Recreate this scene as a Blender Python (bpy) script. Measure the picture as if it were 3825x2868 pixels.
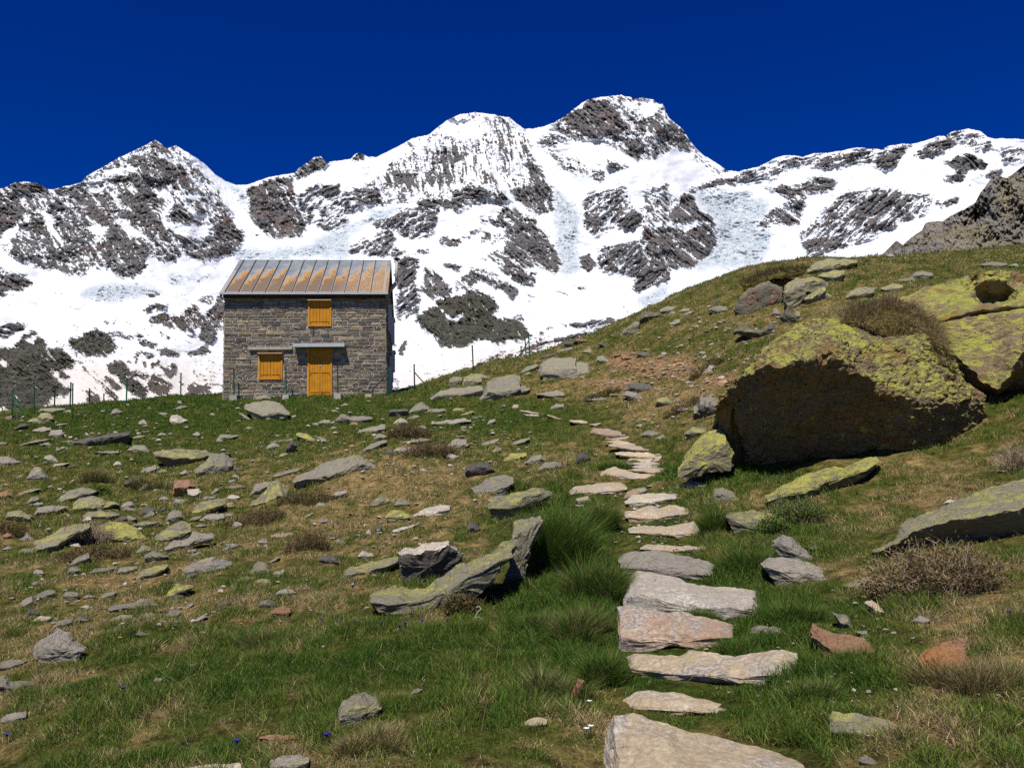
import bpy, math, random
import numpy as np
from mathutils import Vector, Matrix
R = math.radians
for o in list(bpy.data.objects):
    bpy.data.objects.remove(o)
SC = bpy.context.scene
COL = SC.collection
# ------------------------------------------------------------ camera, sky, sun, exposure
PITCH, ROLL, FPX = R(7.0), R(1.3), 3182.0
EYE = np.array([0.0, 0.0, 1.6])
fw = np.array([0, math.cos(PITCH), math.sin(PITCH)])
u0 = np.array([0, -math.sin(PITCH), math.cos(PITCH)])
r0 = np.array([1.0, 0, 0])
cu = u0 * math.cos(ROLL) + r0 * math.sin(ROLL)
cr = r0 * math.cos(ROLL) - u0 * math.sin(ROLL)
cam_d = bpy.data.cameras.new("camera")
cam_d.sensor_width = 36.0
cam_d.lens = 36.0 * FPX / 3825.0
cam_d.clip_start = 0.05
cam_d.clip_end = 20000
cam = bpy.data.objects.new("camera", cam_d)
COL.objects.link(cam)
M = Matrix(((cr[0], cu[0], -fw[0], EYE[0]), (cr[1], cu[1], -fw[1], EYE[1]), (cr[2], cu[2], -fw[2], EYE[2]), (0, 0, 0, 1)))
cam.matrix_world = M
SC.camera = cam
TOSUN = np.array([-0.105, -0.463, 0.70]); TOSUN /= np.linalg.norm(TOSUN)
SUN_EL = math.asin(TOSUN[2])
sun_d = bpy.data.lights.new("sun", 'SUN')
sun_d.energy = 4.5
sun_d.angle = R(0.5)
sun_d.color = (1.0, 0.955, 0.87)
sun = bpy.data.objects.new("sun", sun_d)
COL.objects.link(sun)
sun.rotation_euler = Vector(-TOSUN).to_track_quat('-Z', 'Y').to_euler()
sun.location = (-10, -40, 60)
W = bpy.data.worlds.new("World")
SC.world = W
W.use_nodes = True
wn = W.node_tree.nodes
for n in list(wn):
    wn.remove(n)
sky = wn.new('ShaderNodeTexSky')
sky.sky_type = 'NISHITA'
sky.sun_disc = False
sky.sun_elevation = SUN_EL
sky.sun_rotation = math.atan2(TOSUN[0], TOSUN[1])
sky.altitude = 2900
sky.air_density = 1.0
sky.dust_density = 0.0
sky.ozone_density = 3.0
hsv = wn.new('ShaderNodeHueSaturation')
hsv.inputs['Hue'].default_value = 0.531
hsv.inputs['Saturation'].default_value = 1.45
hsv.inputs['Value'].default_value = 1.0
bg = wn.new('ShaderNodeBackground')
bg.inputs['Strength'].default_value = 0.072
wo = wn.new('ShaderNodeOutputWorld')
W.node_tree.links.new(sky.outputs[0], hsv.inputs['Color'])
W.node_tree.links.new(hsv.outputs[0], bg.inputs[0])
W.node_tree.links.new(bg.outputs[0], wo.inputs[0])
SC.view_settings.view_transform = 'Standard'
SC.view_settings.look = 'None'
SC.view_settings.exposure = 0.18
SC.view_settings.gamma = 1.0
SC.render.engine = 'CYCLES'
SC.cycles.max_bounces = 5
SC.cycles.diffuse_bounces = 2
SC.cycles.use_denoising = False
# ------------------------------------------------------------ numpy helpers
rng = np.random.default_rng(7)
_P = np.random.default_rng(3).permutation(256)
_P = np.concatenate([_P, _P, _P])
_G = np.random.default_rng(5).normal(size=(256, 3))
_G /= np.linalg.norm(_G, axis=1)[:, None]


def perlin(x, y, z=0.0):
    x, y, z = np.broadcast_arrays(np.asarray(x, float), np.asarray(y, float), np.asarray(z, float))
    xi, yi, zi = np.floor(x).astype(int), np.floor(y).astype(int), np.floor(z).astype(int)
    xf, yf, zf = x - xi, y - yi, z - zi
    xi, yi, zi = xi & 255, yi & 255, zi & 255
    f = lambda t: t * t * t * (t * (t * 6 - 15) + 10)
    u, v, w = f(xf), f(yf), f(zf)
    def g(a, b, c):
        h = _P[_P[_P[(xi + a) & 255] + ((yi + b) & 255)] + ((zi + c) & 255)]
        G = _G[h]
        return G[..., 0] * (xf - a) + G[..., 1] * (yf - b) + G[..., 2] * (zf - c)
    l = lambda a, b, t: a + t * (b - a)
    return 1.6 * l(l(l(g(0, 0, 0), g(1, 0, 0), u), l(g(0, 1, 0), g(1, 1, 0), u), v),
                   l(l(g(0, 0, 1), g(1, 0, 1), u), l(g(0, 1, 1), g(1, 1, 1), u), v), w)


def fbm(x, y, z=0.0, oct=4, gain=0.5):
    s, a, t = 0.0, 1.0, 0.0
    for i in range(oct):
        k = 2.03 ** i
        s = s + a * perlin(np.asarray(x) * k + 17.3 * i, np.asarray(y) * k - 9.1 * i, np.asarray(z) * k + 3.7 * i)
        t += a
        a *= gain
    return s / t * 1.5


def ridged(x, y, z=0.0, oct=4, gain=0.55):
    s, a, t = 0.0, 1.0, 0.0
    for i in range(oct):
        k = 2.05 ** i
        s = s + a * (1 - 2.2 * np.abs(perlin(np.asarray(x) * k + 31.3 * i, np.asarray(y) * k + 5.1 * i, np.asarray(z) * k + 1.7 * i)))
        t += a
        a *= gain
    return s / t


def sst(a, b, x):
    t = np.clip((np.asarray(x, float) - a) / (b - a), 0, 1)
    return t * t * (3 - 2 * t)


def ray(px, py):
    """world direction through a photo pixel, per metre of depth (y)"""
    px, py = np.asarray(px, float), np.asarray(py, float)
    a, b = (px - 1912.5) / FPX, (1434.0 - py) / FPX
    v = a[..., None] * cr + b[..., None] * cu + fw
    return v / v[..., 1:2]


def at(px, py, Y):
    return EYE + ray(px, py) * np.asarray(Y, float)[..., None]


def proj(P):
    d = np.asarray(P, float) - EYE
    k = d @ fw
    k = np.where(np.abs(k) < 0.05, 0.05, k)
    return 1912.5 + FPX * (d @ cr) / k, 1434.0 - FPX * (d @ cu) / k


def mk(name, V, F, mats, parent=None, smooth=False, cols=None, floats=None, matidx=None):
    """link one mesh object; F = list of index arrays with 3 or 4 columns (or one polygon list)"""
    me = bpy.data.meshes.new(name)
    V = np.asarray(V, np.float32)
    if isinstance(F, np.ndarray):
        F = [F]
    F = [np.asarray(f, np.int32) for f in F if len(f)]
    li = np.concatenate([f.ravel() for f in F])
    lt = np.concatenate([np.full(len(f), f.shape[1], np.int32) for f in F])
    ls = np.concatenate([[0], np.cumsum(lt)[:-1]]).astype(np.int32)
    me.vertices.add(len(V)); me.vertices.foreach_set('co', V.ravel())
    me.loops.add(len(li)); me.loops.foreach_set('vertex_index', li)
    me.polygons.add(len(lt)); me.polygons.foreach_set('loop_start', ls)
    me.polygons.foreach_set('loop_total', lt)
    if smooth:
        me.polygons.foreach_set('use_smooth', np.ones(len(lt), bool))
    else:
        me.polygons.foreach_set('use_smooth', np.zeros(len(lt), bool))
    for m in (mats if isinstance(mats, (list, tuple)) else [mats]):
        me.materials.append(m)
    if matidx is not None:
        me.polygons.foreach_set('material_index', np.asarray(matidx, np.int32))
    me.update(calc_edges=True)
    for k, a in (cols or {}).items():
        at_ = me.attributes.new(k, 'FLOAT_COLOR', 'POINT')
        a = np.asarray(a, np.float32)
        if a.shape[1] == 3:
            a = np.concatenate([a, np.ones((len(a), 1), np.float32)], 1)
        at_.data.foreach_set('color', a.ravel())
    for k, a in (floats or {}).items():
        at_ = me.attributes.new(k, 'FLOAT', 'POINT')
        at_.data.foreach_set('value', np.asarray(a, np.float32).ravel())
    ob = bpy.data.objects.new(name, me)
    COL.objects.link(ob)
    if parent is not None:
        ob.parent = parent
    return ob


def grid_faces(nr, nc, closed=False):
    i = np.arange(nr - 1)[:, None]
    j = np.arange(nc if closed else nc - 1)[None, :]
    j2 = (j + 1) % nc
    a, b, c, d = i * nc + j, i * nc + j2, (i + 1) * nc + j2, (i + 1) * nc + j
    return np.stack(np.broadcast_arrays(a, b, c, d), -1).reshape(-1, 4)


def tag(o, label=None, cat=None, group=None, kind=None):
    for k, v in (('label', label), ('category', cat), ('group', group), ('kind', kind)):
        if v:
            o[k] = v
    return o


def empty(name, loc, rz=0.0):
    o = bpy.data.objects.new(name, None)
    COL.objects.link(o)
    o.location = loc
    o.rotation_euler = (0, 0, rz)
    o.empty_display_size = 0.3
    return o


# crops of the photograph the outlines were read from: origin and scale to photo pixels
CR = {'A': (0, 1400, .4823), 'B': (800, 1400, .4823), 'C': (1600, 1200, .4973), 'D': (2500, 900, .6028), 'E': (0, 2068, .4973),
      'F': (1000, 1900, .5834), 'G': (1900, 1700, .7042), 'H': (2800, 1700, .7040), '1': (0, 300, .5877), '2': (1200, 300, .5877),
      '3': (2400, 300, .6442), '4': (0, 800, .5877), '6': (1200, 800, .5877), 'N1': (1380, 940, .3377), 'N2': (2650, 940, .27125),
      'N3': (3200, 950, .33156), 'N4': (780, 1250, .27125), 'N5': (0, 1400, .22604), 'N6': (1600, 1200, .27125), 'N7': (2200, 1100, .30136),
      'N8': (0, 1100, .38427), 'P': (0, 0, 1.0)}


def pp(c, pts):
    x, y, s = CR[c]
    p = np.array(pts, float)
    return p * s + np.array([x, y])


def inpoly(X, Y, poly):
    n = len(poly)
    r = np.zeros(np.shape(X), bool)
    for i in range(n):
        (x1, y1), (x2, y2) = poly[i], poly[(i + 1) % n]
        if y1 == y2:
            continue
        c = ((y1 > Y) != (y2 > Y)) & (X < (x2 - x1) * (Y - y1) / (y2 - y1) + x1)
        r ^= c
    return r


# ------------------------------------------------------------ material helpers
class NT:
    def __init__(self, name):
        self.m = bpy.data.materials.new(name)
        self.m.use_nodes = True
        self.t = self.m.node_tree
        self.n = self.t.nodes
        self.b = self.n['Principled BSDF']
        self.b.inputs['Roughness'].default_value = 0.85
        self.b.inputs['Specular IOR Level'].default_value = 0.25
    def L(self, a, b):
        self.t.links.new(a, b)
    def node(self, t, **k):
        n = self.n.new(t)
        for a, v in k.items():
            setattr(n, a, v)
        return n
    def val(self, sock, v):
        if hasattr(v, 'links') or isinstance(v, bpy.types.NodeSocket):
            self.L(v, sock)
        else:
            sock.default_value = v
    def obj(self):
        return self.node('ShaderNodeTexCoord').outputs['Object']
    def mapped(self, v, scale=(1, 1, 1), rot=(0, 0, 0), loc=(0, 0, 0)):
        m = self.node('ShaderNodeMapping')
        m.inputs['Scale'].default_value = scale
        m.inputs['Rotation'].default_value = rot
        self.val(m.inputs['Location'], loc)
        self.L(v, m.inputs['Vector'])
        return m.outputs[0]
    def noise(self, v, scale, detail=6, rough=0.6, dist=0.0, out=0):
        n = self.node('ShaderNodeTexNoise')
        self.L(v, n.inputs['Vector'])
        n.inputs['Scale'].default_value = scale
        n.inputs['Detail'].default_value = detail
        n.inputs['Roughness'].default_value = rough
        n.inputs['Distortion'].default_value = dist
        return n.outputs[out]
    def voro(self, v, scale, feature='F1', out='Distance'):
        n = self.node('ShaderNodeTexVoronoi', feature=feature)
        self.L(v, n.inputs['Vector'])
        n.inputs['Scale'].default_value = scale
        return n.outputs[out]
    def math(self, op, a, b=0.0, clamp=False):
        n = self.node('ShaderNodeMath', operation=op, use_clamp=clamp)
        self.val(n.inputs[0], a)
        self.val(n.inputs[1], b)
        return n.outputs[0]
    def ramp(self, f, stops):
        n = self.node('ShaderNodeValToRGB')
        self.L(f, n.inputs[0])
        e = n.color_ramp.elements
        while len(e) < len(stops):
            e.new(0.5)
        for k, (p, c) in zip(e, stops):
            k.position = p
            k.color = c if len(c) == 4 else (*c, 1)
        return n.outputs[0]
    def map(self, f, a, b, c=0.0, d=1.0):
        n = self.node('ShaderNodeMapRange', clamp=True)
        self.L(f, n.inputs[0])
        for i, v in zip((1, 2, 3, 4), (a, b, c, d)):
            n.inputs[i].default_value = v
        return n.outputs[0]
    def mix(self, f, a, b, mode='MIX'):
        n = self.node('ShaderNodeMix', data_type='RGBA', blend_type=mode)
        self.val(n.inputs[0], f)
        self.val(n.inputs[6], a if not isinstance(a, tuple) or len(a) == 4 else (*a, 1))
        self.val(n.inputs[7], b if not isinstance(b, tuple) or len(b) == 4 else (*b, 1))
        return n.outputs[2]
    def attr(self, name, out='Fac'):
        n = self.node('ShaderNodeAttribute', attribute_name=name)
        return n.outputs[out]
    def rnd(self):
        return self.node('ShaderNodeObjectInfo').outputs['Random']
    def base(self, c):
        self.val(self.b.inputs['Base Color'], c if not isinstance(c, tuple) or len(c) == 4 else (*c, 1))
    def bump(self, h, strength=0.5, dist=0.02):
        n = self.node('ShaderNodeBump')
        n.inputs['Strength'].default_value = strength
        n.inputs['Distance'].default_value = dist
        self.L(h, n.inputs['Height'])
        self.L(n.outputs[0], self.b.inputs['Normal'])


# ------------------------------------------------------------ terrain height field
CTRL = [  # photo pixel, depth in metres
    (2560, 2720, 4.1), (2480, 2490, 5.1), (2530, 2340, 6.0), (2580, 2230, 7.0), (2500, 2110, 8.3), (2480, 1980, 10.2), (2450, 1920, 11.3),
    (2440, 1860, 12.6), (2330, 1800, 14.2), (2400, 1750, 15.8), (2400, 1700, 17.5), (2330, 1650, 19.3), (2290, 1615, 20.8), (2200, 1585, 22.5),
    (2060, 1565, 25), (1960, 1535, 28), (840, 1480, 36), (1130, 1478, 36), (1440, 1474, 36), (50, 1562, 34), (260, 1537, 34.5), (471, 1517, 35),
    (675, 1500, 35.5), (1548, 1461, 37), (1765, 1384, 38), (1965, 1346, 38.5), (200, 2860, 4.2), (1000, 2860, 3.9), (1700, 2860, 3.6),
    (3700, 2860, 3.1), (200, 2400, 7), (1000, 2400, 6.6), (1800, 2400, 6.0), (200, 2100, 11.5), (1000, 2100, 10.5), (200, 1900, 17), (200, 1750, 23), (900, 1900, 16),
    (900, 1750, 22), (900, 1650, 27), (200, 1640, 29), (900, 1560, 32), (1500, 1900, 14), (1500, 1700, 20.5), (1500, 1550, 29), (1500, 2250, 7.6),
    (3600, 2400, 4.8), (3600, 2080, 6.8), (3100, 2200, 6.5), (2900, 1900, 10.3), (3700, 1850, 9.0), (3700, 1720, 11), (2760, 1770, 12.9), (3300, 1690, 12.4),
    (2680, 1500, 20), (2500, 1400, 27), (2300, 1300, 34), (2350, 1205, 38), (2750, 1030, 36), (2900, 1240, 26), (3000, 975, 38), (3400, 960, 40),
    (3825, 920, 42), (3300, 1080, 29), (3825, 1030, 27), (3100, 1215, 19), (2680, 1350, 24), (840, 1476, 43), (1440, 1470, 43)]
_c = np.array(CTRL)
_P3 = at(_c[:, 0], _c[:, 1], _c[:, 2])


def _tc(x, y):
    y = np.maximum(y, 1.0)
    return np.stack([2.2 * x / (y + 4.0), np.log(y + 4.0)], -1)


def _phi(r):
    return np.where(r > 1e-9, r * r * np.log(r + 1e-12), 0.0)


_q = _tc(_P3[:, 0], _P3[:, 1])
_n = len(_q)
_K = _phi(np.linalg.norm(_q[:, None] - _q[None], axis=-1)) + 0.004 * np.eye(_n)
_A = np.zeros((_n + 3, _n + 3))
_A[:_n, :_n] = _K
_A[:_n, _n:] = np.concatenate([np.ones((_n, 1)), _q], 1)
_A[_n:, :_n] = _A[:_n, _n:].T
_w = np.linalg.solve(_A, np.concatenate([_P3[:, 2], np.zeros(3)]))


def terrain0(x, y):
    x, y = np.broadcast_arrays(np.asarray(x, float), np.asarray(y, float))
    sh = x.shape
    x, y = x.ravel(), y.ravel()
    lim = 0.85 * (np.maximum(y, 1.0) + 4.0)
    out = np.empty(len(x))
    for s in range(0, len(x), 60000):
        q = _tc(np.clip(x[s:s + 60000], -lim[s:s + 60000], lim[s:s + 60000]), np.minimum(y[s:s + 60000], 46.0))
        r = np.linalg.norm(q[:, None] - _q[None], axis=-1)
        out[s:s + 60000] = _phi(r) @ _w[:_n] + _w[_n] + q @ _w[_n + 1:]
    # beyond the crest the slope drops into the valley
    yc = np.interp(x / np.maximum(y, 5), [-0.62, -0.42, -0.2, 0.05, 0.3, 0.6], [36.0, 37.8, 43.0, 40.0, 40.0, 44.0])
    dy = np.maximum(y - yc, 0)
    out = out - np.where(dy < 12, 0.05 * dy ** 2, 7.2 + 1.2 * (dy - 12))
    out = np.maximum(out, -150.0)
    out = np.where(y < 1.0, out + 0.10 * (y - 1.0), out)
    return out.reshape(sh)


def bumps(x, y):
    k = np.clip(np.asarray(y) / 14.0, 0.35, 1.0)
    return k * (0.14 * fbm(np.asarray(x) * .55, np.asarray(y) * .5, 2.0, 3) + 0.075 * fbm(np.asarray(x) * 1.9, np.asarray(y) * 1.7, 8.0, 3, .6))


def terrain(x, y):
    return terrain0(x, y) + bumps(x, y)


def ground_hit(px, py, y0=2.3, y1=46.0):
    """depth where the ray through a photo pixel meets the slope (first hit)"""
    ys = np.exp(np.linspace(math.log(y0), math.log(y1), 260))
    d = ray(px, py)
    P = EYE + d * ys[:, None]
    h = P[:, 2] - terrain(P[:, 0], P[:, 1])
    k = np.where(h <= 0)[0]
    if len(k) == 0:
        return float(ys[np.argmin(h)])
    k = k[0]
    if k == 0:
        return float(ys[0])
    a = h[k - 1] / (h[k - 1] - h[k])
    return float(ys[k - 1] + a * (ys[k] - ys[k - 1]))


# colour of the turf: 0 = straw, 1 = fresh green; a few named patches over broad noise
GREEN = [(950, 1530, 800, 120, .9), (330, 1600, 420, 120, .55), (2000, 1560, 320, 60, .9), (2200, 2250, 170, 230, 1.0), (2060, 1950, 170, 160, 1.0), (2000, 2330, 220, 110, 1.0),
         (2720, 1760, 260, 60, 1.0), (2550, 2200, 420, 240, .75), (2850, 2480, 420, 260, .8), (1300, 2480, 520, 110, .5), (1250, 2620, 480, 170, .25), (1700, 2500, 400, 130, .5), (600, 2400, 420, 110, .3),
         (1500, 1790, 380, 90, -.75), (1330, 1960, 380, 110, -.5), (520, 2260, 420, 130, -.45), (330, 2150, 300, 70, -.3), (3550, 1840, 300, 120, -.6), (3560, 2500, 250, 330, -.55), (150, 2480, 220, 140, -.5), (1800, 2500, 110, 120, -.4),
         (2400, 1440, 520, 90, -.5), (3200, 1000, 650, 80, -.12), (2450, 1350, 300, 60, .1), (3050, 1180, 330, 60, -.5), (2550, 1520, 260, 70, -.6), (2100, 1750, 200, 100, -.25),
         (500, 2700, 500, 120, .15), (1900, 2700, 200, 150, .3), (300, 1850, 340, 110, .1)]


def greenness(x, y, z):
    px, py = proj(np.stack([x, y, z], -1))
    g = 0.49 + 0.0 * px
    for cx, cy, rx, ry, a in GREEN:
        g = g + 0.5 * a * np.exp(-(((px - cx) / rx) ** 2 + ((py - cy) / ry) ** 2))
    near = np.clip(8.0 / np.maximum(y, 3.0), 0.3, 1.6)
    g = g + 0.30 * fbm(x * .8, y * .8, 1.0, 3) + 0.42 * fbm(x * 3.4, y * 3.0, 5.0, 2)
    return np.clip(g, 0, 1)


C_STRAW = np.array([.30, .225, .11])
C_GREEN = np.array([.042, .075, .012])
C_OLIVE = np.array([.105, .108, .030])


def turf_color(g):
    g = g[..., None]
    return np.where(g < .5, C_STRAW + (C_OLIVE - C_STRAW) * (g / .5), C_OLIVE + (C_GREEN - C_OLIVE) * ((g - .5) / .5))
# ------------------------------------------------------------ ground sheet
EARTH = [(2480, 1372, 150, 42), (2330, 1345, 60, 40), (2700, 1420, 90, 20), (2290, 1430, 120, 18)]


def earthness(x, y, z):
    px, py = proj(np.stack([x, y, z], -1))
    e = 0 * px
    for cx, cy, rx, ry in EARTH:
        e = np.maximum(e, np.exp(-(((px - cx) / rx) ** 2 + ((py - cy) / ry) ** 2) ** 2))
    return e


def build_ground():
    ys = np.concatenate([np.linspace(-14, 1.6, 12), np.exp(np.linspace(math.log(1.8), math.log(52), 430)), np.exp(np.linspace(math.log(54), math.log(7000), 40))])
    ts = np.linspace(-1, 1, 520)
    YY, TT = np.meshgrid(ys, ts, indexing='ij')
    XX = TT * (np.maximum(YY, 0) * 0.82 + 5.0)
    ZZ = terrain0(XX, YY) + np.where(YY < 52, bumps(XX, YY), 0)
    V = np.stack([XX, YY, ZZ], -1).reshape(-1, 3)
    g = greenness(V[:, 0], V[:, 1], V[:, 2])
    c = turf_color(np.clip(g - .04, 0, 1)) * 0.80
    e = earthness(V[:, 0], V[:, 1], V[:, 2])
    c = c + (np.array([.24, .16, .095]) - c) * e[:, None]
    m = NT('turf_ground')
    o = m.obj()
    n1 = m.noise(o, 9.0, 8, .7)
    n2 = m.noise(o, 60.0, 4, .7)
    a = m.attr('turf', 'Color')
    c1 = m.mix(m.map(n1, .35, .68), (.28, .27, .24), (1.8, 1.7, 1.55))
    c2 = m.mix(m.map(n2, .3, .7), (.45, .45, .42), (1.65, 1.6, 1.5))
    m.base(m.mix(1.0, m.mix(1.0, a, c1, 'MULTIPLY'), c2, 'MULTIPLY'))
    m.b.inputs['Specular IOR Level'].default_value = 0.05
    m.bump(m.math('ADD', m.math('MULTIPLY', n1, 1.0), m.math('MULTIPLY', n2, .25)), 0.9, 0.06)
    ob = mk('ground', V, grid_faces(len(ys), len(ts)), m.m, smooth=True, cols={'turf': c})
    tag(ob, kind='structure')


build_ground()

# ------------------------------------------------------------ snow mountains behind
SKYL = [np.array([[-900, 760], [-500, 700], [-200, 690]], float),
        pp('1', [(0, 690), (50, 675), (95, 650), (150, 645), (230, 652), (300, 690), (340, 695), (430, 670), (520, 650), (550, 610), (640, 560), (760, 490), (850, 450), (930, 410), (985, 380), (1020, 400), (1060, 435), (1120, 415), (1160, 440), (1240, 490), (1310, 540), (1370, 600), (1430, 640), (1500, 665), (1570, 665), (1640, 640), (1720, 615), (1800, 600), (1870, 590), (1900, 560), (1960, 520), (2000, 488), (2040, 485), (2065, 515)]),
        pp('2', [(40, 522), (110, 512), (190, 500), (205, 480), (235, 460), (270, 470), (300, 490), (350, 488), (420, 455), (500, 415), (580, 370), (680, 348), (740, 300), (800, 255), (880, 218), (970, 205), (1050, 212), (1100, 218), (1150, 232), (1195, 235), (1240, 275), (1290, 310), (1340, 310), (1410, 295), (1480, 270), (1540, 235), (1600, 190), (1650, 150), (1690, 125), (1760, 110), (1830, 102), (1890, 97), (1905, 92), (1930, 105), (1955, 105), (1990, 120)]),
        pp('3', [(0, 102), (60, 112), (80, 130), (120, 140), (150, 215), (190, 250), (230, 280), (270, 345), (310, 395), (360, 440), (430, 480), (490, 525), (560, 530), (590, 518), (620, 515), (660, 505), (710, 485), (770, 450), (820, 437), (880, 437), (930, 445), (990, 425), (1080, 420), (1150, 410), (1210, 395), (1270, 390), (1310, 400), (1360, 398), (1385, 405), (1430, 380), (1500, 370), (1560, 370), (1640, 352), (1710, 325), (1760, 325), (1790, 300), (1860, 288), (1890, 280), (1910, 285), (1960, 295), (2000, 330), (2040, 340), (2100, 338), (2212, 342)]),
        np.array([[4100, 540], [4400, 600], [4800, 700]], float)]
SKYL = np.concatenate(SKYL)
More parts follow.
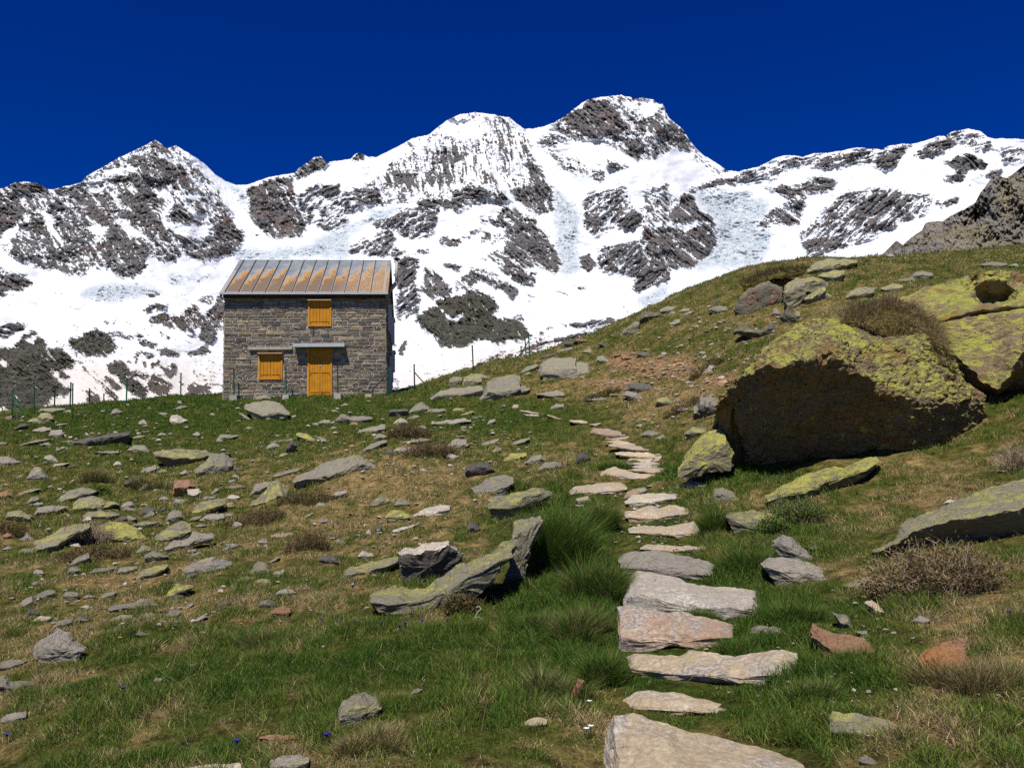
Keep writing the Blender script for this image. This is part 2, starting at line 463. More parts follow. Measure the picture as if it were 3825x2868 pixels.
# crop, amount of bare rock, streak angle in degrees, outline, (tint: g greenish, b brown, i ice, s dirty snow)
ROCK = [
 ('1', .66, 50, [(0,690),(100,645),(230,655),(330,700),(430,675),(540,640),(580,590),(760,490),(930,410),(985,370),(1060,440),(1120,410),(1200,470),(1290,560),(1380,680),(1450,800),(1510,900),(1550,1000),(1510,1080),(1400,1130),(1300,1145),(1240,1150),(1160,1110),(1070,1160),(985,1140),(920,1120),(930,1190),(880,1230),(825,1260),(750,1250),(660,1200),(600,1190),(530,1249),(440,1230),(280,1205),(200,1190),(130,1170),(60,1120),(0,1070),(-700,1000),(-700,690)]),
 ('1', .1, 20, [(570,690),(660,680),(640,715),(560,715)]), ('1', .2, -20, [(540,650),(640,600),(760,560),(880,540),(850,590),(720,610),(600,660)]),
 ('1', .42, 50, [(560,600),(760,495),(930,410),(960,440),(800,520),(620,600)]), ('1', .08, 40, [(970,690),(1090,680),(1080,770),(1010,745)]),
 ('1', .12, 50, [(690,710),(780,750),(840,835),(760,795)]), ('1', .1, 50, [(730,875),(800,890),(910,990),(860,1005),(780,955)]), ('1', .1, 50, [(550,920),(640,930),(700,935),(640,1010),(590,970)]),
 ('1', .1, 10, [(1100,705),(1190,720),(1280,725),(1260,745),(1120,735)]), ('1', .12, 30, [(1175,790),(1260,840),(1390,845),(1320,890),(1230,880)]), ('1', .16, 20, [(1040,890),(1200,920),(1400,900),(1300,1000),(1200,1000),(1080,940)]),
 ('1', .12, 55, [(230,810),(330,880),(400,1000),(410,1070),(350,1010),(280,900)]), ('1', .12, 50, [(0,1000),(60,950),(130,910),(100,990),(0,1080)]), ('1', .12, 50, [(80,920),(160,870),(200,840),(160,920)]),
 ('1', .12, 70, [(1090,690),(1105,780),(1060,860),(1070,960),(1140,1060),(1190,1145),(1150,1110),(1060,980),(1025,900),(1035,830),(1075,760)]),
 ('1', .38, 55, [(1060,440),(1120,415),(1200,470),(1300,570),(1400,720),(1500,880),(1550,1000),(1480,920),(1350,740),(1230,600),(1120,520)]),
 ('1', .1, 50, [(1120,410),(1240,485),(1340,565),(1440,640),(1500,670),(1520,760),(1560,860),(1560,960),(1490,840),(1370,680),(1270,550),(1160,460)]),
 ('1', .92, 50, [(490,740),(560,720),(640,760),(700,870),(640,900),(530,860)]), ('1', .88, 60, [(700,900),(760,920),(800,1000),(900,1080),(930,1180),(830,1255),(680,1190),(680,1050)]), ('1', .85, 30, [(1300,980),(1430,870),(1500,940),(1545,1000),(1500,1070),(1390,1130),(1280,1110)]),
 ('1', .88, 50, [(730,740),(830,700),(900,760),(1000,850),(1000,920),(900,850),(800,800)]), ('1', .95, 80, [(1108,530),(1145,535),(1160,600),(1200,680),(1110,690),(1100,620)]), ('1', .82, 50, [(930,450),(1000,500),(1100,560),(1105,640),(1050,690),(960,600),(900,540)]),
 ('1', .85, 50, [(-300,740),(0,740),(60,780),(130,830),(100,900),(0,960),(-300,900)]), ('1', .85, 20, [(340,690),(440,680),(550,720),(480,740),(380,730)]), ('1', .85, 20, [(90,645),(230,650),(310,700),(280,730),(100,700)]), ('1', .85, 30, [(1060,870),(1130,820),(1200,880),(1190,920),(1080,900)]),
 ('1', .84, 65, [(1560,690),(1690,640),(1800,620),(1860,600),(1870,640),(1860,700),(1900,820),(1950,940),(1890,990),(1750,1005),(1660,960),(1600,860),(1560,760)]), ('1', .76, 50, [(1870,590),(1900,550),(2000,480),(2050,485),(2085,530),(2060,560),(1960,610),(1880,640)]),
 ('1', .58, -35, [(1900,720),(2000,670),(2180,660),(2100,740),(2000,830),(1950,940),(1910,820)]), ('1', .6, -35, [(1950,930),(2050,880),(2212,820),(2212,900),(2090,970),(2040,930)]),
 ('2', .85, -30, [(0,680),(60,660),(140,665),(110,720),(0,760)]), ('2', .62, -35, [(0,820),(80,720),(190,700),(280,680),(260,800),(100,900),(40,940),(0,930)]), ('2', .8, 50, [(190,500),(235,455),(280,480),(270,510),(200,512)]),
 ('2', .41, 78, [(180,700),(400,580),(540,400),(680,360),(800,270),(880,225),(1000,210),(1100,225),(1200,235),(1290,310),(1340,400),(1360,520),(1440,640),(1480,740),(1470,830),(1370,850),(1260,780),(1000,800),(800,830),(740,780),(600,760),(380,800),(220,780)]),
 ('2', .06, 78, [(870,260),(1010,245),(1070,300),(1010,370),(860,360),(760,340),(800,275)]), ('2', .08, 55, [(1000,450),(1100,560),(1200,700),(1260,790),(1195,770),(1115,640),(1010,500)]), ('2', .2, 70, [(430,480),(560,390),(680,360),(640,430),(520,500)]),
 ('2', .78, 80, [(720,440),(820,430),(840,640),(720,670),(640,650),(700,540)]), ('2', .82, 70, [(820,420),(920,400),(930,480),(850,540)]), ('2', .78, 70, [(420,580),(520,570),(600,600),(590,660),(420,700),(400,640)]), ('2', .97, 60, [(1210,700),(1300,670),(1440,640),(1480,720),(1470,830),(1380,850),(1280,780)]),
 ('2', .76, -10, [(200,700),(380,670),(360,780),(240,770)]), ('2', .8, 0, [(610,760),(760,750),(920,790),(860,815),(700,800),(620,800)]), ('2', .76, -10, [(820,700),(1000,680),(1100,710),(1000,760),(860,790)]), ('2', .8, 60, [(1300,500),(1400,560),(1440,640),(1340,650)]), ('2', .8, 0, [(1100,745),(1160,730),(1190,770),(1120,775)]),
 ('2', .52, 30, [(1340,400),(1500,285),(1600,190),(1690,120),(1830,100),(1960,100),(2100,115),(2165,150),(2212,230),(2212,460),(2100,480),(2000,500),(1900,440),(1760,380),(1640,370),(1520,400),(1400,420)]),
 ('2', .84, 40, [(1520,260),(1620,190),(1680,140),(1780,130),(1860,170),(1900,260),(1980,290),(1900,340),(1760,350),(1660,370),(1600,300)]), ('2', .22, 30, [(1900,160),(2000,200),(2100,260),(2160,200),(2100,130)]), ('2', .85, 50, [(1890,430),(1990,370),(2080,400),(2080,480),(1980,500)]), ('2', .8, 20, [(1360,390),(1450,370),(1530,400),(1450,420)]),
 ('3', .64, 50, [(0,230),(60,190),(130,150),(150,220),(230,285),(300,390),(270,420),(180,390),(100,440),(0,470)]), ('3', .1, 40, [(0,130),(90,160),(60,200),(0,240)]), ('2', .42, 55, [(1400,430),(1560,480),(1640,500),(1740,600),(1800,640),(1700,620),(1620,600),(1500,560)]),
 ('2', .62, 60, [(1720,560),(1800,570),(1800,640),(1740,640)]), ('2', .5, 30, [(1800,500),(1930,520),(1960,570),(1820,570)]), ('3', .35, 50, [(270,340),(360,440),(490,525),(430,560),(300,450)]),
 ('2', .74, 35, [(1000,880),(1100,880),(1160,810),(1240,800),(1290,870),(1370,890),(1420,980),(1490,1060),(1500,1130),(1530,1191),(1180,1191),(1130,1100),(1200,1020),(1140,930),(1010,910)]), ('2', .55, -15, [(1020,980),(1140,970),(1180,1020),(1020,1050)]), ('2', .4, 40, [(1000,1100),(1130,1060),(1150,1180),(1020,1130)]),
 ('2', .92, 60, [(730,1020),(800,1000),(890,1010),(860,1055),(760,1050)]), ('2', .55, -20, [(880,990),(980,940),(1050,935),(900,1010)]), ('2', .76, 20, [(600,1060),(690,1050),(690,1090),(620,1090)]),
 ('2', .62, -35, [(330,900),(480,830),(600,800),(740,810),(740,900),(700,1000),(560,1020),(500,960),(380,950)]), ('2', .85, 50, [(680,840),(750,830),(740,900),(680,880)]), ('2', .66, -35, [(80,1120),(240,1050),(380,960),(480,980),(480,1060),(620,1150),(620,1191),(470,1191),(440,1120),(250,1110)]), ('2', .5, -30, [(100,1090),(260,1010),(460,960),(300,1040)]),
 ('2', .04, -30, [(-60,1030),(200,915),(470,800),(460,860),(280,930),(60,1070),(-80,1110)], 'i'),
 ('2', .62, -40, [(1660,850),(1680,720),(1850,690),(1920,660),(1960,740),(2000,830),(2080,850),(2000,930),(1850,960),(1740,1000),(1680,930)]), ('2', .92, 40, [(1670,850),(1750,860),(1740,900),(1680,930)]), ('2', .88, -40, [(1890,910),(2000,840),(2080,850),(2010,930),(1930,960)]), ('2', .36, -40, [(2040,720),(2212,640),(2212,760),(2080,760)]),
 ('6', .92, 60, [(1640,270),(1700,250),(1750,310),(1700,390),(1640,350)]), ('6', .68, -40, [(1750,250),(1850,180),(2000,170),(2100,130),(2212,60),(2212,440),(2090,450),(2005,515),(1975,460),(1990,390),(1900,390),(1810,370),(1760,340)]), ('6', .95, -40, [(1990,430),(2100,390),(2212,330),(2212,440),(2080,460),(2005,515)]),
 ('3', .47, 45, [(0,660),(140,650),(200,700),(130,800),(0,900)]), ('3', .92, 45, [(240,640),(310,720),(440,850),(440,960),(370,1040),(280,1087),(90,1087),(0,1010),(100,850),(180,740)]), ('3', .2, 40, [(130,850),(240,870),(360,840),(330,815),(200,820)]), ('3', .55, 40, [(0,860),(100,850),(30,1000),(0,1000)]),
 ('3', .03, 20, [(280,650),(480,640),(760,700),(700,800),(660,870),(760,880),(700,1087),(300,1087),(440,960),(440,840)], 'i'), ('2', .03, 60, [(1480,700),(1620,780),(1640,1000),(1620,1120),(1640,1191),(1500,1191),(1500,1000),(1460,850)], 'i'), ('6', .03, 60, [(1500,240),(1640,240),(1640,370),(1540,390)], 'i'),
 ('6', .06, -20, [(1990,540),(2212,440),(2212,540),(2060,620)], 'i'), ('1', .03, 45, [(1370,580),(1500,670),(1560,700),(1580,860),(1520,760),(1430,660)], 'i'), ('1', .04, 0, [(1520,1080),(1900,1060),(2212,980),(2212,1130),(1500,1150)], 'i'),
 ('3', .57, -25, [(560,540),(720,480),(830,437),(960,440),(1100,420),(1260,390),(1350,398),(1340,480),(1200,520),(1090,520),(950,510),(850,530),(740,580),(600,600)]), ('3', .82, -30, [(1340,490),(1400,400),(1500,375),(1570,380),(1500,430),(1480,490),(1400,525)]), ('3', .68, -30, [(1570,420),(1700,340),(1780,320),(1840,370),(1760,420),(1620,460)]),
 ('3', .52, -30, [(1760,310),(1900,285),(1990,330),(2040,390),(1960,420),(1860,380)]), ('3', .82, 40, [(1740,490),(1820,440),(1900,425),(1990,480),(1980,515),(1850,525)]), ('3', .76, 20, [(1730,580),(1850,520),(1880,560),(1840,595)]), ('3', .5, -30, [(1900,570),(2100,490),(2080,560),(2000,580)]), ('3', .36, -30, [(2040,400),(2500,360),(2500,480),(2100,480)]),
 ('3', .57, -10, [(270,620),(400,590),(560,545),(600,600),(500,610),(390,650),(280,640)]), ('3', .76, -10, [(725,635),(900,600),(1030,550),(1130,580),(1080,640),(900,670),(830,690)]), ('3', .72, 40, [(830,690),(940,670),(920,850),(760,830),(690,880),(660,850),(720,760),(800,740)]),
 ('3', .56, -38, [(900,900),(1060,740),(1200,640),(1440,610),(1550,660),(1700,670),(1640,770),(1480,840),(1260,960),(1100,1000),(990,1030),(910,930)]), ('3', .82, -38, [(1200,770),(1400,650),(1560,670),(1400,760),(1320,790),(1300,890),(1280,890)]), ('3', .8, -30, [(920,930),(1100,900),(1170,960),(990,1025)]), ('3', .62, -20, [(1700,700),(1840,670),(1820,720),(1730,740)]),
 ('6', .72, -45, [(470,250),(590,290),(620,310),(600,400),(640,520),(600,640),(480,670),(465,430)]), ('6', .95, 60, [(660,340),(690,330),(790,430),(840,490),(800,540),(690,530),(640,480)]), ('6', .7, 0, [(780,310),(850,330),(900,330),(870,360),(790,350)]), ('6', .62, 40, [(860,480),(900,380),(1000,330),(1100,390),(1200,450),(1250,480),(1240,520),(1140,480),(1000,430),(900,520)]),
 ('6', .85, 80, [(850,430),(880,430),(880,510),(850,500)]), ('6', .82, 30, [(1120,340),(1200,320),(1360,380),(1350,450),(1270,450),(1200,400)]), ('6', .95, 30, [(1160,440),(1260,480),(1220,520),(1110,460)]), ('6', .78, 45, [(1130,140),(1230,60),(1340,60),(1430,150),(1500,250),(1530,320),(1490,375),(1380,340),(1250,280),(1180,200)]),
 ('6', .96, 55, [(600,640),(740,560),(880,510),(980,470),(1120,560),(1140,590),(1080,640),(1180,680),(1260,640),(1340,760),(1330,790),(1130,830),(1040,800),(960,810),(880,860),(780,850),(740,790),(640,740)], 'g'), ('6', .08, 20, [(760,600),(820,650),(890,650),(880,690),(800,670)]), ('6', .08, 30, [(690,540),(760,600),(700,580)]),
 ('6', .85, -50, [(480,870),(560,780),(530,880),(490,890)]), ('6', .85, -40, [(460,820),(490,815),(470,850)]), ('6', .62, -15, [(1540,720),(1680,680),(1790,660),(1900,680),(1800,710),(1650,730)]), ('6', .62, -20, [(1340,770),(1440,710),(1490,715),(1380,770)]), ('6', .4, -20, [(1600,460),(1700,440),(1650,490)]),
 ('6', .05, -20, [(440,1000),(700,930),(1000,880),(1340,790),(1600,780),(1600,1191),(440,1191)], 's'),
 ('6', .55, -22, [(800,1040),(900,960),(1040,920),(1240,860),(1340,800),(1540,790),(1700,720),(1900,690),(2010,660),(1900,760),(1700,830),(1500,880),(1300,920),(1100,1000),(830,1100)], 'b'), ('6', .75, -25, [(990,980),(1140,880),(1230,870),(1200,940),(1040,990)], 'b'), ('6', .65, -15, [(690,1140),(820,1040),(1000,1010),(1100,1191),(600,1191)], 'b'), ('6', .45, 40, [(460,1020),(520,1060),(470,1110)]),
 ('6', .9, -25, [(1640,800),(1760,740),(1930,690),(1990,680),(1900,760),(1760,830)], 'b'),
 ('N8', .05, 40, [(-500,520),(560,520),(900,580),(1300,600),(2190,700),(2190,1300),(-500,1300)], 's'),
 ('N8', .9, 20, [(-600,280),(0,300),(160,265),(300,280),(230,330),(130,400),(40,430),(0,410),(-600,420)]), ('N8', .97, 40, [(140,440),(240,370),(340,350),(400,400),(450,470),(460,520),(600,520),(680,590),(715,690),(640,740),(490,720),(560,850),(690,930),(670,970),(480,1010),(480,1060),(340,1130),(230,1150),(130,1140),(0,1100),(-600,1100),(-600,520),(0,520),(140,510)], 'g'),
 ('N8', .08, 0, [(250,430),(360,410),(330,470),(240,460)]), ('N8', .08, 0, [(-600,440),(0,440),(200,400),(160,470),(0,500),(-600,520)]), ('N8', .08, 20, [(0,630),(50,640),(50,680),(0,670)]), ('N8', .97, 50, [(570,750),(610,735),(680,820),(640,835),(580,790)], 'g'),
 ('N8', .98, 40, [(520,440),(560,440),(600,480),(680,490),(660,440),(820,410),(830,370),(900,320),(990,335),(1050,380),(1100,450),(1130,530),(1100,575),(1010,580),(880,595),(760,560),(680,520),(600,500)], 'g'), ('N8', .75, 20, [(1040,350),(1180,370),(1310,400),(1300,440),(1200,440),(1080,400)]), ('N8', .97, 10, [(1310,440),(1420,430),(1550,470),(1480,505),(1360,500)]), ('N8', .85, 10, [(1310,400),(1350,390),(1400,420),(1320,435)]),
 ('N8', .82, -15, [(1260,600),(1400,545),(1520,560),(1480,590),(1300,610)]), ('N8', .98, 10, [(1520,530),(1600,520),(1750,550),(1720,600),(1560,600)]), ('N8', .97, -10, [(1790,570),(1900,530),(1980,505),(2030,560),(1960,600),(1840,610)]), ('N8', .9, 60, [(1300,620),(1350,615),(1340,680),(1300,670)]), ('N8', .8, 50, [(1220,650),(1260,630),(1270,670)]),
 ('N8', .85, 80, [(1390,650),(1440,660),(1420,735),(1390,700)]), ('N8', .9, 60, [(1460,660),(1560,650),(1560,680),(1480,740)], 'g'), ('N8', .95, 60, [(1550,690),(1620,680),(1700,690),(1730,740),(1680,830),(1620,790)]), ('N8', .97, 45, [(1060,660),(1200,660),(1240,720),(1340,750),(1450,780),(1400,820),(1290,780),(1220,780),(1340,830),(1420,900),(1415,980),(1380,990),(1270,970),(1200,870),(1130,790),(1050,770)], 'g'),
 ('N8', .88, 45, [(1000,790),(1060,800),(1180,880),(1230,950),(1160,930),(1040,860)], 'g'), ('N8', .97, 40, [(1430,880),(1480,770),(1560,790),(1690,880),(1640,940),(1560,970),(1450,930)], 'b'), ('N8', .95, 10, [(1780,900),(1880,850),(2000,870),(2090,920),(2000,925),(1930,930),(2080,960),(1960,975),(1800,990),(1830,940)], 'b'), ('N8', .85, 10, [(1720,850),(1790,830),(1760,870)], 'b'),
 ('N8', .72, 52, [(690,560),(790,690),(900,800),(980,880),(1090,1020),(1150,1030),(1120,950),(960,830),(820,690),(760,600)], 'b'), ('N8', .97, 52, [(750,660),(800,770),(860,880),(940,960),(1000,1060),(830,1080),(870,950),(840,850),(790,760)], 'b'), ('N8', .85, 52, [(840,600),(960,720),(1000,800),(970,740),(900,650)], 'b'), ('N8', .92, 80, [(800,850),(820,870),(820,970),(805,980)], 'b'), ('N8', .9, 45, [(900,780),(1000,860),(1140,960),(1160,1060),(1100,1040),(980,900)], 'b'), ('N8', .1, 50, [(890,850),(930,890),(1010,1000),(1030,1060),(960,960)], 's'),
 ('N8', .95, -15, [(1380,150),(1440,110),(1640,80),(1600,130),(1500,160),(1440,180)], 'b'), ('N8', .95, 70, [(1430,240),(1560,170),(1680,190),(1760,200),(1820,100),(1890,90),(1960,210),(2000,240),(1960,320),(1840,355),(1700,320),(1620,300),(1480,290)], 'b'), ('N8', .98, 60, [(1990,220),(2090,110),(2110,0),(2300,0),(2300,330),(2100,360),(2090,470),(2010,480),(1940,420),(1960,320)]), ('N8', .6, 40, [(1900,0),(2080,0),(2060,80),(2000,90),(1930,60)]),
 ('N8', .85, -10, [(1810,420),(1880,390),(1930,400),(1880,425)]), ('N8', .9, 30, [(1540,380),(1620,400),(1650,445),(1590,430)]), ('N8', .5, 0, [(1030,250),(1200,250),(1120,290),(1040,280)]), ('N8', .6, -20, [(1090,240),(1160,215),(1120,255)]), ('N8', .5, 0, [(1220,260),(1310,260),(1300,285)]), ('N8', .3, 20, [(1850,620),(2190,600),(2190,960),(2000,850),(1900,760)]),
 ('4', .88, 30, [(-300,330),(0,330),(60,370),(140,380),(220,440),(150,470),(60,490),(0,530),(-300,530)]), ('4', .14, 10, [(480,540),(560,460),(700,440),(1000,460),(1030,510),(900,530),(700,560)], 'i'), ('4', .2, 0, [(1080,400),(1280,390),(1400,400),(1300,430),(1100,440)], 'i'), ('4', .2, 0, [(350,590),(560,570),(600,590),(380,600)]), ('4', .25, 0, [(0,670),(120,660),(100,690),(0,700)], 'i'),
 ('6', .95, 70, [(470,260),(500,300),(560,330),(480,360)])]


def blur(a, k):
    if k < 1:
        return a
    for ax in (0, 1):
        p = np.pad(a, [(k + 1, k) if i == ax else (0, 0) for i in range(2)], mode='edge')
        c = np.cumsum(p, axis=ax)
        n = a.shape[ax]
        s = [slice(None)] * 2; e = [slice(None)] * 2
        s[ax] = slice(0, n); e[ax] = slice(2 * k + 1, 2 * k + 1 + n)
        a = (c[tuple(e)] - c[tuple(s)]) / (2 * k + 1)
    return a


def build_mountains():
    x0, x1, st = -420, 4240, 3.2
    cols = np.arange(x0, x1, st)
    sky = np.interp(cols, SKYL[:, 0], SKYL[:, 1])
    sky = sky + 2.2 * fbm(cols / 28.0, 0 * cols, 1.0, 3) + 1.6 * perlin(cols / 7.0, 0 * cols, 4.0)
    nr = 430
    t = np.linspace(0, 1, nr)[:, None]
    PX = np.broadcast_to(cols[None], (nr, len(cols)))
    PY = sky[None] + t * (1760 - sky[None])
    # regular raster of the rock cover, sampled back at the mesh vertices
    gs = 4.0
    gx, gy = np.arange(x0, x1 + gs, gs), np.arange(330, 1780, gs)
    GX, GY = np.meshgrid(gx, gy)
    dens = np.full(GX.shape, .02)
    ca, sa = np.full(GX.shape, 1.0), np.full(GX.shape, 0.3)
    tg, tb, ic, ds = (np.zeros(GX.shape) for _ in range(4))
    wx, wy = 13 * fbm(GX / 60, GY / 60, 3, 4, .6), 13 * fbm(GX / 60, GY / 60, 7, 4, .6)
    for e in ROCK:
        P = pp(e[0], e[3])
        bx0, by0 = P.min(0) - 60
        bx1, by1 = P.max(0) + 60
        j0, j1 = max(0, int((bx0 - gx[0]) / gs)), min(len(gx), int((bx1 - gx[0]) / gs) + 1)
        i0, i1 = max(0, int((by0 - gy[0]) / gs)), min(len(gy), int((by1 - gy[0]) / gs) + 1)
        if j1 <= j0 or i1 <= i0:
            continue
        s = (slice(i0, i1), slice(j0, j1))
        cov = inpoly(GX[s] + wx[s], GY[s] + wy[s], P).astype(float)
        cov = blur(cov, 1 if min(bx1 - bx0, by1 - by0) < 200 else 2)
        dens[s] += (e[1] - dens[s]) * cov
        a = R(e[2])
        covw = cov
        ca[s] += (math.cos(a) - ca[s]) * covw
        sa[s] += (math.sin(a) - sa[s]) * covw
        k = e[4] if len(e) > 4 else ''
        for arr, q in ((tg, 'g'), (tb, 'b'), (ic, 'i'), (ds, 's')):
            if q == 's' and k != 's':
                continue
            arr[s] += ((1.0 if k == q else 0.0) - arr[s]) * cov
    ic, ds, tg, tb = blur(ic, 4), blur(ds, 14), blur(tg, 3), blur(tb, 3)
    ca, sa = blur(ca, 5), blur(sa, 5)
    def samp(a):
        fx, fy = np.clip((PX - gx[0]) / gs, 0, len(gx) - 1.001), np.clip((PY - gy[0]) / gs, 0, len(gy) - 1.001)
        ix, iy = fx.astype(int), fy.astype(int)
        fx, fy = fx - ix, fy - iy
        return (a[iy, ix] * (1 - fx) + a[iy, ix + 1] * fx) * (1 - fy) + (a[iy + 1, ix] * (1 - fx) + a[iy + 1, ix + 1] * fx) * fy
    dens, ca, sa, tg, tb, ic, ds = (samp(a) for a in (dens, ca, sa, tg, tb, ic, ds))
    # streaks: long along the local strike
    n = np.sqrt(ca ** 2 + sa ** 2) + 1e-6
    angs = [-40, -15, 15, 40, 60, 80]
    A = np.degrees(np.arctan2(sa, ca))
    gy_f = np.zeros(PX.shape); st_f = np.zeros(PX.shape); wsum = np.zeros(PX.shape)
    for a in angs:
        w = np.exp(-((A - a) / 14.0) ** 2) + 1e-4
        c, s = math.cos(R(a)), math.sin(R(a))
        u, v = PX * c + PY * s, -PX * s + PY * c
        v = v + 7 * fbm(u / 60, v / 60, a, 2)
        f = .45 * fbm(u / 260, v / 40, 2.0 + a, 2, .5) + .65 * fbm(u / 130, v / 15, 1.0 + a, 3, .55) + .85 * fbm(u / 62, v / 7.5, 5.0 + a, 3, .6)
        gu = 1 - 3.2 * np.abs(perlin(u / 210, v / 30, 12.0 + a))
        gu2 = 1 - 3.6 * np.abs(perlin(u / 90, v / 15, 22.0 + a))
        gy_f += w * (np.clip(gu - .55, 0, 1) * 2.0 + np.clip(gu2 - .6, 0, 1) * 1.6)
        st_f += w * f
        wsum += w
    streak = st_f / wsum
    gully = gy_f / wsum
    iso = fbm(PX / 34, PY / 26, 3.0, 5, .62)
    fine = fbm(PX / 9, PY / 6, 9.0, 2, .7)
    ledge = fbm((PX + .25 * PY) / 46 + 2 * iso, (PY - .22 * PX) / 9 + 3 * fbm(PX / 70, PY / 70, 4.0, 2), 6.0, 3, .6)
    crack = ridged(PX / 48, PY / 44, 2.0, 3)
    nz = .62 * streak + .16 * iso + .26 * fine + .40 * ledge
    de = np.where(tg > .4, dens, np.minimum(dens, .83))
    rock = de - .02 - .30 * gully * (dens > .25) + (1.30 * nz) * (1 - 0.45 * np.abs(de - .5) * 2) - .10 * np.clip(crack - .70, 0, 1) * 3 * (dens > .3)
    rock = (rock - .5) * 1.5 + .5
    # distance of the range along each ray: steep, with buttresses standing out of the snow
    ssm = np.convolve(np.pad(np.interp(cols, SKYL[:, 0], SKYL[:, 1]), 60, mode='edge'), np.hanning(121) / np.hanning(121).sum(), 'valid')
    t = np.clip((PY - ssm[None]) / (1760 - ssm[None]), -.2, 1)
    base = np.interp(cols, [-420, 0, 560, 900, 1700, 2300, 2650, 3200, 4240], [2300, 2350, 2500, 2750, 2850, 3050, 3000, 2700, 2500])
    far = base[None] * (1 - t) ** 0.9
    D = 1050 + far * 0.75
    bul = blur(np.clip(dens, 0, 1), 16)
    bul2 = blur(np.clip(rock, 0, 1), 1)
    D = D * (1 - 0.014 * bul - 0.0016 * bul2 - 0.030 * fbm(PX / 260, PY / 200, 2.5, 3) - .005 * np.clip(dens * 2, 0.15, 1) * ridged(PX / 70, PY / 55, 6.0, 3) - .010 * np.clip(dens * 2, .05, 1) * streak + .004 * np.clip(dens * 2, 0, 1) * gully
             - .0035 * np.clip(dens * 2, .02, 1) * fbm(PX / 14, PY / 11, 1.5, 2) - .0045 * fbm(PX / 75, PY / 34, 8.5, 3) - .003 * np.clip(dens * 2, .0, 1) * ledge)
    D = D * (1 - .006 * ic * ridged(PX / 30, PY / 12, 2.2, 3))
    V = at(PX, PY, D)
    back = V[0] + np.array([0, 500.0, -420.0])
    V = np.concatenate([back[None], V], 0)
    top = lambda a: np.concatenate([a[:1], a], 0).ravel()
    m = NT('snow_and_rock')
    o = m.obj()
    big = m.noise(o, .0125, 6, .62)
    mid = m.noise(o, .06, 5, .68)
    fin = m.noise(o, .26, 4, .7)
    rk = m.attr('rock')
    f = m.math('ADD', rk, m.math('MULTIPLY', m.math('SUBTRACT', fin, .5), 1.35))
    f = m.math('ADD', f, m.math('MULTIPLY', m.math('SUBTRACT', mid, .5), .45))
    f = m.map(f, .43, .57)
    rockc = m.ramp(m.math('ADD', m.math('MULTIPLY', mid, .6), m.math('MULTIPLY', fin, .4)), [(.34, (.055, .052, .055)), (.45, (.175, .164, .164)), (.55, (.275, .256, .25)), (.68, (.42, .39, .38))])
    big2 = m.noise(o, .021, 5, .66, .8)
    rockc = m.mix(m.map(big2, .38, .5), m.mix(1.0, rockc, (.58, .57, .59), 'MULTIPLY'), rockc)
    rust = m.mix(m.map(big, .55, .68), rockc, m.mix(1.0, rockc, (1.25, .93, .82), 'MULTIPLY'))
    green = m.mix(m.attr('green'), rust, m.mix(m.map(mid, .35, .7), (.05, .052, .045), (.22, .205, .15)))
    brown = m.mix(m.attr('brown'), green, m.mix(m.map(fin, .3, .7), (.11, .088, .075), (.25, .20, .165)))
    snow = m.mix(m.map(big, .35, .65), (.66, .69, .74), (.81, .82, .835))
    snow = m.mix(m.math('MULTIPLY', m.attr('dirty'), m.map(mid, .15, .8, .25, 1.0)), snow, (.60, .53, .455))
    snow = m.mix(m.math('MULTIPLY', m.attr('ice'), m.map(m.math('ADD', m.math('MULTIPLY', fin, .5), m.math('MULTIPLY', mid, .5)), .44, .58)), snow, (.33, .45, .52))
    m.base(m.mix(f, snow, brown))
    m.b.inputs['Roughness'].default_value = .7
    m.b.inputs['Specular IOR Level'].default_value = .1
    hgt = m.math('MULTIPLY', m.math('ADD', m.math('MULTIPLY', mid, 1.4), m.math('MULTIPLY', fin, .5)), m.math('ADD', m.math('ADD', f, .10), m.math('MULTIPLY', m.attr('ice'), .45)))
    m.bump(hgt, 1.0, 14.0)
    ob = mk('mountains', V.reshape(-1, 3), grid_faces(nr + 1, len(cols)), m.m, smooth=True,
            floats={'rock': top(rock), 'green': top(tg), 'brown': top(tb), 'ice': top(ic), 'dirty': top(ds)})
    tag(ob, kind='structure')


build_mountains()


